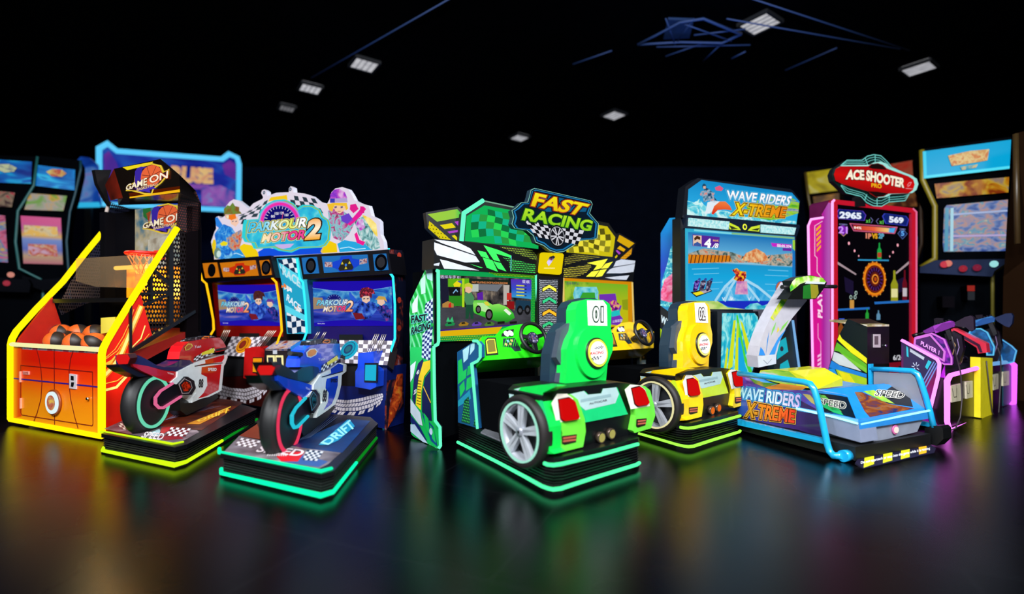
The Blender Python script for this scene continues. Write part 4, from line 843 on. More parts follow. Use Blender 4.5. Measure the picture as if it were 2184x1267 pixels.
BB = dict(c='1040c8', seatc='16181f', rim=('f03a60', .95), uc=('28c8e0', .95), hub=(618, 896), rt=.255, rr=.225, hx1='1a5a70', hx2='0c1420', bdg=('d0dce8', 'e08a30'), word='Yuan',
    arm=[(642, 855), (622, 874), (617, 890), (618, 906), (626, 908), (656, 882), (670, 868), (662, 846)], u=[(643, 849), (622, 870), (613, 886), (613, 903), (618, 912), (626, 910), (648, 888)],
    tail=[([(585, 800), (610, 808), (640, 815), (661, 822), (661, 834), (650, 848), (641, 849), (600, 826), (586, 812)], -.07, .02, D('1040c8', .22, coat=.5))],
    tailblk=[(553, 800), (585, 801), (600, 826), (603, 832), (584, 832), (562, 818)],
    seat=[(572, 772), (586, 773), (605, 782), (622, 795), (640, 784), (660, 781), (673, 783), (677, 791), (668, 804), (652, 817), (638, 814), (605, 805), (584, 800)],
    tl=[(556, 775), (580, 774), (588, 784), (581, 800), (557, 800), (550, 788)],
    body=[(661, 821), (676, 799), (705, 786), (722, 774), (733, 778), (732, 792), (722, 800), (721, 820), (715, 846), (708, 862), (690, 876), (667, 891), (671, 872), (679, 858), (676, 840), (667, 830), (655, 846), (640, 849), (650, 843), (660, 832)],
    red=[[(705, 787), (722, 775), (732, 779), (731, 791), (690, 803), (706, 796)], [(697, 808), (721, 801), (720, 822), (714, 846), (707, 862), (690, 875), (699, 858), (701, 838), (694, 828), (695, 815)]],
    crease=[(686, 804), (706, 799), (731, 792)], t88=[(687, 856), (695, 856), (697, 832), (689, 832)], tsp=[(705, 815), (719, 815), (719, 808), (705, 808)], ttn=[(651, 829), (660, 833), (660, 829), (651, 825)],
    hex=[(658, 850), (668, 831), (677, 843), (678, 862), (664, 882)],
    tank=[(636, 783), (638, 765), (648, 747), (660, 737), (690, 733), (722, 733), (725, 757), (722, 766), (700, 776), (682, 794), (673, 784)],
    band=((684, 795), (722, 769), (720, 757), (686, 780)), ypatch=[(697, 773), (698, 779), (720, 767), (718, 758)], badge=[(652, 752), (660, 744), (672, 743), (677, 749), (674, 757), (662, 763), (654, 761)], tword=[(678, 770), (692, 768), (692, 762), (678, 764)],
    dash=[(661, 738), (665, 728), (690, 722), (720, 723), (723, 734), (690, 734)], gauge=[(688, 730), (692, 726), (702, 725), (704, 729), (698, 732)],
    bars=[((724, 760), (753, 767)), ((618, 754), (642, 756))], under=[(650, 892), (664, 884), (692, 876), (708, 862), (716, 868), (700, 890), (670, 915), (648, 930), (640, 915)])
bike('ride_on_motorcycle', 'red and white ride-on motorcycle with pale green rim light, number 88', 5, (322, 917), RB)
bike('ride_on_motorcycle', 'blue and white ride-on motorcycle with pink rim light, number 88', 3.4, (603, 964), BB)
# ------------------------------------------------------------------ twin car-racing machine
Q0 = Mach(None, 38, px=(936, 958))
QM = Q0.o
def twin2(name, lb, cat='arcade machine', grp=None, sh=(0, 0, 0)):
    M = Mach(name, 38, pt=Q0.o+V(sh)); tag(M.root, lb, cat, grp); return M
SH2 = V((1.137, .928, 0))
MINT = E('62e8ba', 1.3); GRN = E('2ee87a', 1.0); LIME = E('8af03c', 1.05)
gsh, ysh = D('10c848', .25, coat=.4), D('f0c008', .25, coat=.4)
MG = twin2('racing_arcade_cabinet', 'green racing game cabinet with car garage screen, left half of the twin racing machine', grp='twin racing cabinets')
MY = twin2('racing_arcade_cabinet', 'yellow racing game cabinet behind the green 01 seat, right half of the twin', grp='twin racing cabinets', sh=SH2)
FS, FH, SL_ = Q0.front(.04), Q0.front(.0), Q0.side(0)
SLF = Frame(Q0.P(0, 0, 0), -Q0.ey, Q0.ez)       # left outer face, normal towards -x
# --- left outer print panel
mb = MB(); pan = [(906, 577), (923, 574), (925, 734), (920, 738), (925, 897), (937, 911), (935, 958), (885, 933), (877, 926), (873, 668), (875, 643)]
mb.prism(SLF, SLF.q(pan), -.03, 0, PT('wave', [(.2, '0aa83c'), (.5, '14b848'), (.75, '34c868'), (.95, '80d8a0')], (5, 3), rot=-50, lit=None, dist=3), MINT if 0 else D('0c1a1c'))
A = lambda px, m, l=1: mb.art(SLF, px, m, l)
A([(875, 740), (925, 742), (925, 897), (937, 911), (935, 957), (885, 932), (877, 925)], GY(SLF, (900, 940), (900, 740), [(0, '10a850'), (.5, '14b048'), (1, '20c85a')], lit=None), 1)
wv, nvy = D('d8e8f0'), D('1a2c6c')
A([(880, 648), (892, 628), (891, 665), (880, 668)], wv, 2); A([(897, 597), (908, 585), (908, 625), (899, 628)], D('b8e8d0'), 2); A([(908, 577), (923, 575), (923, 600), (912, 595)], D('a8d8d8'), 2)
mb.checker(SLF, ((905, 680), (924, 690), (924, 636), (908, 648)), 4, 8, nvy, D('c8d8f0'), 3); mb.checker(SLF, ((900, 762), (918, 770), (924, 695), (902, 712)), 4, 11, nvy, D('c8d8f0'), 3)
for t, q in (('FAST', [(879, 689), (911, 683), (912, 670), (879, 674)]), ('RACING', [(878, 713), (919, 700), (920, 685), (880, 699)])):
    mb.text(SLF, t, q, D('58d8c0'), 5, .11); mb.text(SLF, t, q, D('101418'), 6, .04)
A([(904, 772), (895, 800), (888, 838), (886, 866), (880, 850), (884, 805), (893, 775), (903, 765)], D('141a50'), 4)
A([(919, 768), (904, 772), (894, 806), (888, 863), (899, 875), (900, 835), (906, 803), (919, 786)], D('e8c810'), 5)
A([(919, 790), (907, 806), (901, 840), (901, 878), (912, 895), (922, 898), (919, 850)], D('0c1444'), 4)
for k in range(9): mb.line(SLF, [(893-k*.3, 812+k*6), (900-k*.2, 813+k*6.2)], .006, D('3a3008'), 6)
mb.line(SLF, [(905, 825), (920, 858)], .012, D('e8b838'), 6); mb.text(SLF, '40', [(890, 800), (896, 796), (896, 788), (890, 792)], D('f0f0f0'), 7, .02); mb.text(SLF, '20', [(884, 842), (890, 838), (890, 829), (885, 833)], D('f0f0f0'), 7, .02)
A([(877, 850), (898, 880), (903, 908), (895, 905), (877, 880)], D('b8c8d0'), 6); A([(877, 905), (886, 905), (914, 946), (903, 942), (877, 920)], D('a8c0d0'), 6); A([(877, 885), (897, 910), (912, 940), (905, 938), (877, 900)], D('10205c'), 5)
A([(900, 880), (925, 910), (934, 952), (920, 940)], D('0c3c78'), 4); A([(905, 880), (915, 893), (918, 925), (910, 915)], D('12b050'), 5); A([(918, 905), (927, 918), (931, 945), (923, 935)], D('12b050'), 5)
mb.disc(SLF, (921, 920), .028, D('b8c8e0'), 7, 10)
A([(876, 780), (888, 770), (882, 805), (876, 815)], wv, 3); A([(876, 700), (879, 690), (879, 730), (876, 745)], D('60d890'), 3)
mb.build('side_panel', MG.root)
mb = MB(); mb.tube([FS.W(*p, .02) for p in ((928, 577), (932, 579), (933, 650), (933, 728), (931, 734), (924, 738))], .014, MINT, 6); mb.build('light_strip', MG.root)
mb = MB(); mb.tube([FH.W(*p, .01) for p in ((924, 738), (925, 820), (927, 897), (937, 911), (938, 950), (934, 956))], .013, MINT, 6); mb.build('light_strip', MG.root)
# --- bodies
def qq(fr, px, d0, d1, m, nm, par, side=None, bev=0, sh=None):
    b = MB(sh); b.prism(fr, fr.q(px), d0, d1, m, side); return b.build(nm, par, bevel=bev)
qq(FS, [(934, 574), (1146, 588), (1146, 868), (934, 940)], -.45, -.02, matt('050608'), 'cabinet', MG.root)
qq(FS, [(1146, 588), (1350, 602), (1348, 830), (1146, 868)], -.45, -.02, matt('050608'), 'cabinet', MY.root)
# headers
def header(nm, root, px, sd, l, green):
    mb = MB(); mb.prism(FH, FH.q(px), -.2, 0, D('0a0b0d', .3)); A = lambda p, m, l=1: mb.art(FH, p, m, l)
    g1, g2 = (D('2ccc4c'), 'MESH') if green else (D('e8e030'), 'M')
    wt = D('b4b8c0', .4)
    if green:
        A([(926, 511), (975, 516), (1003, 530), (1014, 544), (943, 519)], wt); A([(926, 517), (1014, 546), (1023, 559), (992, 560), (932, 544), (926, 532)], wt)
        A([(938, 553), (952, 556), (1022, 577), (947, 573)], wt); A([(925, 563), (938, 560), (936, 567), (925, 566)], D('a8acb4'))
        A([(1031, 523), (1065, 534), (1090, 545), (1089, 550), (1058, 541), (1067, 558), (1053, 555)], g1); A([(1018, 534), (1036, 538), (1044, 552), (1026, 547)], g1); A([(1029, 549), (1050, 555), (1062, 580), (1038, 571)], g1); A([(1052, 557), (1068, 561), (1080, 579), (1062, 573)], g1); A([(1002, 563), (1030, 571), (1026, 572)], g1)
        A([(1072, 549), (1090, 552), (1142, 565), (1141, 584), (1088, 578), (1085, 560)], MESHM('0a0c0c', (55, 55), .34, back='35c848', lit=None)); A([(1060, 524), (1132, 531), (1146, 546), (1144, 556), (1098, 540)], MESHM('0a0c0c', (55, 55), .34, back='88a828'))
        mb.line(FH, [(1090, 546), (1089, 578)], .005, D('60b8e8'), 2)
    else:
        A([(1204, 550), (1226, 541), (1262, 545), (1280, 549), (1240, 556), (1204, 566)], MESHM('0a0c0c', (55, 55), .34, back='a89c28')); A([(1202, 572), (1258, 564), (1262, 568), (1250, 582), (1230, 591), (1202, 590)], MESHM('0a0c0c', (55, 55), .34, back='c8b830'))
        A([(1252, 561), (1296, 552), (1282, 572), (1265, 577), (1273, 566)], g1); A([(1291, 563), (1307, 558), (1296, 572), (1282, 573)], g1); A([(1262, 579), (1278, 577), (1268, 590), (1250, 590)], g1); A([(1280, 576), (1294, 574), (1284, 589), (1270, 591)], g1)
        A([(1314, 557), (1325, 553), (1355, 556), (1354, 562), (1308, 569)], wt); A([(1308, 571), (1354, 563), (1351, 580), (1325, 583), (1293, 583), (1300, 575)], wt); A([(1290, 592), (1342, 587), (1336, 597), (1310, 596)], wt)
    return mb.build(nm, root)
header('header', MG.root, [(926, 509), (1150, 533), (1144, 587), (925, 573)], 0, 0, True)
header('header', MY.root, [(1203, 540), (1356, 555), (1350, 601), (1200, 592)], 0, 0, False)
mb = MB(); mb.prism(SLF, SLF.q([(926, 509), (924, 573), (910, 574), (914, 512)]), -.02, 0, D('0c0d10', .4)); mb.build('header_side', MG.root)
# centre pillar
mb = MB(); mb.prism(FH, FH.q([(1148, 532), (1204, 541), (1198, 720), (1146, 712)]), -.3, -.005, D('08080a', .35)); pl = mb.build('pillar', MY.root)
mb = MB(); mb.prism(FH, FH.q([(1154, 539), (1195, 541), (1198, 544), (1193, 583), (1190, 586), (1150, 583), (1147, 580), (1151, 542)]), 0, .03, E('f4d808', .9)); f = FH.shift(.03)
for pg, c_ in (([(1166, 560), (1172, 548), (1180, 545), (1184, 548), (1176, 560), (1170, 568)], 'b0a0c8'), ([(1160, 571), (1184, 571), (1183, 573), (1160, 573)], 'c8b870'), ([(1172, 553), (1178, 550), (1176, 556)], 'c03a80')): mb.art(f, pg, D(c_), 1)
mb.build('emblem_plate', pl, label='yellow plate with a small swirl emblem')
mb = MB(); mb.prism(FH, FH.q([(1150, 596), (1188, 597), (1185, 715), (1150, 710)]), 0, .012, MESHM('20222a', (60, 60), .3, back='c8ccd4')); f = FH.shift(.012)
for k, c_ in enumerate(('d8c83a', '28b070', 'f0a018', '28a868', 'e0a020')):
    y = 606+k*26; mb.art(f, [(1156, y+8), (1171, y), (1187, y+9), (1187, y+19), (1171, y+9), (1156, y+18)], D('0c0c10'), 1); mb.art(f, [(1157, y+9), (1171, y+1.5), (1186, y+10), (1186, y+17), (1171, y+7.5), (1157, y+16)], D(c_), 2)
mb.build('arrow_panel', pl)
# screens
mb = MB(); mb.prism(FS, FS.q([(932, 574), (1143, 586), (1144, 720), (934, 729)]), -.02, 0, E('14b85c', .75), D('0a7a3c')); mb.art(FS, [(1040, 581), (1141, 587), (1141, 594), (1060, 588)], MESHM('2a8a1c', (60, 60), .34, back='b0d828', lit=.9), 1); mb.art(FS, [(937, 719), (1058, 713), (1030, 727), (937, 727)], MESHM('109a3c', (60, 60), .34, back='b8d828', lit=.9), 1)
mb.art(FS, [(1133, 594), (1142, 594), (1143, 690), (1133, 690)], MESHM('109a3c', (60, 60), .3, back='60c828', lit=.9), 1); bz = mb.build('screen_frame', MG.root)
mb = MB(); T = FS.shift(.004); A = lambda p, m, l=1: mb.art(T, p, m, l)
mb.prism(T, T.q([(936, 586), (1132, 595), (1132, 691), (937, 705)]), -.01, 0, PT('noise', [(.3, '34343a'), (.6, '4a4a52')], (5, 9), lit=.9))
A([(936, 586), (1132, 595), (1132, 665), (1000, 655), (937, 655)], PT('noise', [(.35, '18181e'), (.55, '504a48'), (.7, '9a8a78')], (14, 10), lit=.8), 1)
A([(936, 592), (957, 594), (957, 655), (942, 655)], E('1c1c30'), 2); A([(955, 594), (1000, 594), (1000, 612), (955, 612)], E('60b018'), 2); A([(957, 630), (988, 630), (988, 653), (957, 653)], E('2a8420'), 2); A([(956, 612), (981, 614), (981, 631), (958, 631)], E('141418'), 3)
mb.line(T, [(966, 625), (972, 618), (975, 622)], .01, E('7ab0d8'), 4); A([(966, 606), (975, 598), (984, 602), (980, 612), (968, 612)], E('e8d81c'), 4); A([(974, 600), (984, 598), (985, 606)], E('4060a0'), 5)
A([(985, 594), (990, 594), (990, 655), (985, 655)], E('b0d820'), 3); A([(943, 648), (955, 642), (967, 648), (967, 656), (943, 656)], E('b08040'), 3); A([(956, 650), (961, 644), (962, 656), (956, 656)], E('d02020'), 4)
A([(1001, 594), (1086, 598), (1086, 606), (1001, 604)], E('16241c'), 3); mb.text(T, 'FAST PLAYING SHOP RACING RACING', [(1006, 604), (1082, 606), (1082, 602), (1006, 600)], E('e08a50'), 4, .02)
A([(1003, 606), (1020, 606), (1020, 622), (1003, 622)], E('b8c0b8'), 3); A([(1020, 606), (1072, 607), (1060, 622), (1020, 618)], E('70747c'), 3); A([(1073, 608), (1086, 608), (1084, 650), (1073, 650)], E('b8b0a8'), 4)
A([(1017, 626), (1029, 622), (1030, 640), (1018, 642)], E('5a20a0'), 4); A([(1080, 642), (1096, 643), (1096, 660), (1080, 658)], E('8a1418'), 5); A([(1080, 625), (1090, 625), (1090, 640), (1080, 640)], E('c83028'), 5)
A([(1099, 640), (1130, 642), (1130, 660), (1099, 662)], E('1c3a50'), 5)
for x, y in ((1108, 662), (1124, 661)): mb.disc(T, (x, y), .045, E('141416'), 6, 14, sx=.8); mb.disc(T, (x, y), .02, E('484a50'), 7, 10)
A([(1088, 595), (1132, 597), (1132, 638), (1090, 634)], GY(T, (1110, 638), (1110, 596), [(0, '3aa8d8'), (.5, '3850d0'), (1, '5a30b8')], .9), 8)
mb.text(T, '星痕', [(1112, 604), (1128, 605), (1128, 598), (1112, 597)], E('f0f0ff'), 9, .0)
for k in range(4): mb.line(T, [(1100, 609+k*7), (1121, 610+k*7)], .01, E('203060'), 9); mb.line(T, [(1100, 609+k*7), (1116, 610+k*7)], .01, E('d8d840'), 10)
mb.text(T, '选择车手 01', [(938, 594), (980, 595), (980, 588), (938, 587)], E('e0d8ff'), 9, .0)
# green sports car on the screen
gc = GY(T, (1060, 690), (1060, 640), [(0, '1c7a1c'), (.45, '40c838'), (.8, '90e860'), (1, '50c040')], .95)
A([(1005, 641), (1020, 640), (1035, 641), (1048, 650), (1062, 648), (1080, 655), (1093, 668), (1096, 678), (1080, 688), (1058, 686), (1048, 682), (1030, 676), (1010, 668), (1002, 650)], gc, 11)
A([(1015, 646), (1028, 646), (1046, 660), (1040, 668), (1022, 662)], E('b8e8a0'), 12); A([(1077, 658), (1089, 668), (1084, 673), (1072, 662)], E('e8f4e0'), 12); A([(1030, 644), (1038, 643), (1043, 652), (1034, 652)], E('d8d040'), 12)
for x, y, r in ((1041, 671, .05), (1018, 660, .035)): mb.disc(T, (x, y), r, E('14100c'), 13, 18, sx=.8); mb.disc(T, (x, y), r*.65, E('5a5058'), 14, 14, sx=.8)
for x in (1066, 1092): A([(x-7, 686), (x+8, 685), (x+8, 690), (x-7, 691)], E('1a1418'), 13)
# driver
A([(990, 625), (1002, 622), (1010, 636), (1006, 650), (992, 650), (988, 638)], E('4a8a5a'), 12); A([(991, 648), (1007, 648), (1008, 680), (1002, 680), (1000, 662), (997, 680), (991, 680)], E('1c4a34'), 12); A([(990, 612), (1003, 612), (1004, 622), (998, 626), (990, 622)], E('e8b898'), 13); A([(988, 616), (989, 606), (998, 603), (1006, 608), (1005, 618), (1000, 612), (992, 612)], E('c8c83a'), 14)
for x, c_ in ((958, '208a4a'), (987, 'a07820'), (1015, '6040a8'), (1042, '4a7a30')):
    A([(x-11, 693), (x-5, 687), (x+5, 686), (x+11, 690), (x+9, 694), (x-8, 696)], E(c_), 10); A([(x-5, 688), (x+2, 687), (x+4, 690), (x-4, 691)], E('101418'), 11)
A([(950, 686), (954, 676), (958, 684), (963, 675), (966, 686)], E('40d080', .8), 10)
mb.build('screen', MG.root)
mb = MB(); mb.art(T, [(937, 706), (1073, 694), (1060, 712), (937, 718)], E('f0c010', .85), 1); mb.line(T, [(937, 705), (1130, 691)], .012, E('401880'), 2); mb.build('trim_strip', MG.root)
mb = MB(); mb.tube([FS.W(*p, .015) for p in ((1141, 586), (1144, 692))], .011, MINT, 6); mb.build('light_strip', MG.root)
mb = MB(); mb.prism(FS, FS.q([(1200, 591), (1348, 601), (1349, 692), (1200, 712)]), -.02, 0, E('e8980c', .8), D('b86a08')); mb.build('screen_frame', MY.root)
mb = MB(); T = FS.shift(.004); mb.prism(T, T.q([(1204, 599), (1339, 607), (1340, 691), (1206, 712)]), -.01, 0, GY(T, (1270, 700), (1270, 602), [(0, 'd8c010'), (.4, 'c8c818'), (1, '7ac02a')], .85)); A = lambda p, m, l=1: mb.art(T, p, m, l)
A([(1204, 600), (1260, 603), (1230, 640), (1206, 660)], PT('noise', [(.4, '60a828'), (.6, 'b0d840')], (8, 8), lit=.8), 1); A([(1222, 628), (1226, 612), (1272, 612), (1276, 622), (1275, 640), (1225, 642)], PT('noise', [(.35, '38b8d0'), (.6, '90e0e8')], (16, 16), lit=.9), 2); A([(1234, 640), (1242, 624), (1268, 624), (1270, 642)], E('38a030'), 3)
A([(1277, 628), (1312, 626), (1316, 650), (1325, 652), (1320, 670), (1328, 680), (1320, 694), (1280, 690)], E('7030b0'), 4); A([(1290, 645), (1310, 640), (1322, 650), (1318, 662), (1296, 666)], PT('noise', [(.4, '501870'), (.5, 'd030a0'), (.6, 'e0c060')], (20, 20), lit=.9), 5); A([(1302, 664), (1320, 660), (1322, 672), (1304, 676)], E('20c0c0'), 5)
mb.text(T, '选择车手 02', [(1207, 607), (1234, 608), (1234, 602), (1207, 601)], E('3a1870'), 6, .0); mb.text(T, '公路联盟', [(1305, 689), (1326, 686), (1326, 680), (1305, 683)], E('f0e8ff'), 6, .0)
A([(1326, 640), (1339, 638), (1339, 662), (1328, 660)], E('8a9a18'), 2)
mb.build('screen', MY.root)
mb = MB(); mb.tube([FS.W(*p, .01) for p in ((1347, 602), (1350, 690))], .009, E('f0d078', .9), 6); mb.build('light_strip', MY.root)
mb = MB(); mb.tube([FS.W(*p, .01) for p in ((1200, 592), (1201, 690))], .009, E('f0d078', .9), 6); mb.build('light_strip', MY.root)
# --- toppers
FT = Q0.front(.06)
mb = MB(); mb.prism(FT, FT.q([(987, 455), (1029, 428), (1101, 443), (1152, 455), (1150, 533), (982, 515)]), -.06, 0, D('0c1410', .4))
inn = [(995, 461), (1033, 438), (1090, 448), (1150, 460), (1148, 531), (991, 514)]
mb.art(FT, inn, E('12b858', .95), 1)
def wavy(fr, quad, nx, ny, cs, clip, layer, wob):
    """rows of distorted checks inside a convex outline"""
    def ins(p):
        for i in range(len(clip)):
            a, b = clip[i], clip[(i+1) % len(clip)]
            if (b[0]-a[0])*(p[1]-a[1])-(b[1]-a[1])*(p[0]-a[0]) < 0: return False
        return True
    A_, B_, C_, D_ = quad
    def at(i, j):
        u, v = i/nx, j/ny; x = (A_[0]*(1-u)+B_[0]*u)*(1-v)+(D_[0]*(1-u)+C_[0]*u)*v; y = (A_[1]*(1-u)+B_[1]*u)*(1-v)+(D_[1]*(1-u)+C_[1]*u)*v
        return (x+wob*.6*math.sin(v*9+u*3), y+wob*math.sin(u*8+v*4))
    for i in range(nx):
        for j in range(ny):
            q = [at(i, j), at(i+1, j), at(i+1, j+1), at(i, j+1)]
            if all(ins(p) for p in q): mb.art(fr, q, cs[(i+j) % 2][(i*7+j*3) % len(cs[(i+j) % 2])], layer)
wavy(FT, ((990, 530), (1150, 545), (1150, 440), (990, 430)), 10, 7, ([E('10703c'), E('187848'), E('2a9a40'), E('0c6858')], [E('12c860'), E('28d858'), E('50c840'), E('14b888')]), inn, 2, 4)
mb.build('topper', MG.root)
mb = MB(); mb.tube([FT.W(*p, .01) for p in ((983, 514), (988, 455), (1029, 428))], .02, MINT, 6); mb.build('light_strip', MG.root)
mb = MB(); mb.tube([FT.W(*p, .0) for p in ((1029, 428), (1101, 443), (1125, 448))], .006, E('90c8a8', .7), 6); mb.build('edge_trim', MG.root)
mb = MB(); mb.prism(FT, FT.q([(1200, 462), (1272, 471), (1298, 476), (1317, 503), (1310, 551), (1203, 540)]), -.06, 0, D('100f06', .4)); inn = [(1205, 470), (1270, 479), (1295, 483), (1312, 506), (1306, 548), (1208, 538)]
mb.art(FT, inn, E('d8c814', .9), 1); wavy(FT, ((1200, 545), (1312, 560), (1312, 480), (1200, 465)), 10, 7, ([E('5a5410'), E('7a7018'), E('8a8420'), E('4a4410')], [E('d8d020'), E('e8dc30'), E('b8b828'), E('f0e040')]), inn, 2, 3); mb.build('topper', MY.root)
FW = Q0.front(.12)
mb = MB(); mb.prism(FW, FW.q([(908, 453), (976, 441), (989, 453), (984, 516), (938, 512), (912, 486)]), -.05, 0, D('0c0c10', .4)); A = lambda p, m, l=1: mb.art(FW, p, m, l)
A([(912, 457), (975, 446), (983, 455), (980, 464), (932, 473)], GX(FW, (912, 460), (983, 460), [(0, 'a0d040'), (.8, '98d048'), (1, '28c850')])); A([(938, 480), (964, 476), (972, 485), (948, 489)], E('e8d818')); A([(969, 473), (981, 471), (980, 481), (976, 481)], E('b048c8')); A([(954, 494), (978, 490), (977, 495), (958, 498)], E('b048c8')); A([(963, 503), (970, 501), (980, 513), (974, 513)], E('e8d818'))
A([(915, 471), (962, 512), (938, 509), (913, 487)], MESHM('2a2808', (45, 45), .0, back='e8d818', lit=.9)); A([(915, 471), (962, 512), (938, 509), (913, 487)], MESHM('e8d818', (34, 34), .2, back='202008', lit=.9), 2)
mb.build('wing', MG.root)
mb = MB(); mb.prism(FW, FW.q([(1312, 502), (1321, 497), (1357, 518), (1350, 534), (1348, 543), (1333, 555), (1308, 553)]), -.05, 0, D('0c0c10', .4)); A = lambda p, m, l=1: mb.art(FW, p, m, l)
A([(1316, 514), (1321, 501), (1353, 519), (1341, 529)], E('d8a810')); A([(1316, 530), (1322, 524), (1334, 532), (1330, 537)], E('e8b010')); A([(1313, 535), (1316, 533), (1324, 540), (1320, 543)], E('b048c8')); A([(1322, 552), (1348, 529), (1346, 542), (1333, 553)], MESHM('e8a018', (34, 34), .2, back='302008', lit=.9)); A([(1311, 548), (1316, 543), (1317, 547), (1313, 551)], E('d8c010'))
mb.build('wing', MY.root)
# --- FAST RACING sign
FG = Q0.front(-.14); SGN = Mach('arcade_sign', 38, pt=FG.W(1187, 539)); tag(SGN.root, 'tilted FAST RACING sign with a car wheel, blue outlined, on the twin racing machine', 'sign')
so = [(1129, 418), (1132, 405), (1140, 401), (1260, 428), (1264, 435), (1258, 455), (1271, 470), (1277, 477), (1274, 508), (1265, 511), (1239, 513), (1222, 525), (1203, 537), (1187, 539), (1172, 534), (1159, 524), (1142, 517), (1137, 503), (1123, 491), (1097, 487), (1091, 478), (1095, 463), (1091, 449), (1100, 443), (1111, 432), (1125, 431)]
mb = MB(); mb.prism(FG, FG.q(so), -.05, 0, E('90d8c8', .8), D('1a2c38')); mb.art(FG, shrink(so, 1.6), E('0c2030'), 1); mb.art(FG, shrink(so, 4.2), E('1c78b0', .95), 2); mb.art(FG, shrink(so, 7.5), E('0c1c2c'), 3)
mb.art(FG, [(1137, 440), (1140, 410), (1256, 436), (1248, 452), (1160, 452)], E('14608c', .9), 4)
mb.checker(FG, ((1142, 505), (1232, 522), (1245, 492), (1118, 470)), 13, 4, E('d8d8e0'), E('14141a'), 4)
logo(mb, FG, 'FAST', [(1133, 439), (1234, 459), (1254, 437), (1142, 413)], GY(FG, (1190, 455), (1190, 418), [(0, 'e8c010'), (1, 'f8e81c')]), E('a03a1c'), E('0c1420'), 6, .035)
logo(mb, FG, 'RACING', [(1112, 469), (1256, 493), (1262, 472), (1120, 446)], GY(FG, (1190, 490), (1190, 455), [(0, '78c81c'), (1, 'b8e82c')]), E('1c5a1c'), E('0c1420'), 9, .035)
c_ = (1186, 504); mb.disc(FG, c_, .102, E('101014'), 13, 32, sx=.95); mb.disc(FG, c_, .088, E('a0a4ac'), 14, 32, .080); a0, b0 = FG.at(*c_)
mb.disc(FG, c_, .079, E('1a1a20'), 14, 28)
for k in range(10):
    a = 2*math.pi*(k+(.18 if k % 2 else -.18))/10; r1 = .08; ca, sa = math.cos(a), math.sin(a)
    mb.poly(FG, [(a0+ca*.01-sa*.005, b0+sa*.01+ca*.005), (a0+ca*.01+sa*.005, b0+sa*.01-ca*.005), (a0+ca*r1+sa*.007, b0+sa*r1-ca*.007), (a0+ca*r1-sa*.007, b0+sa*r1+ca*.007)], E('d0d0d8'), 15*.0012+k*.00002)
mb.build('sign_panel', SGN.root)
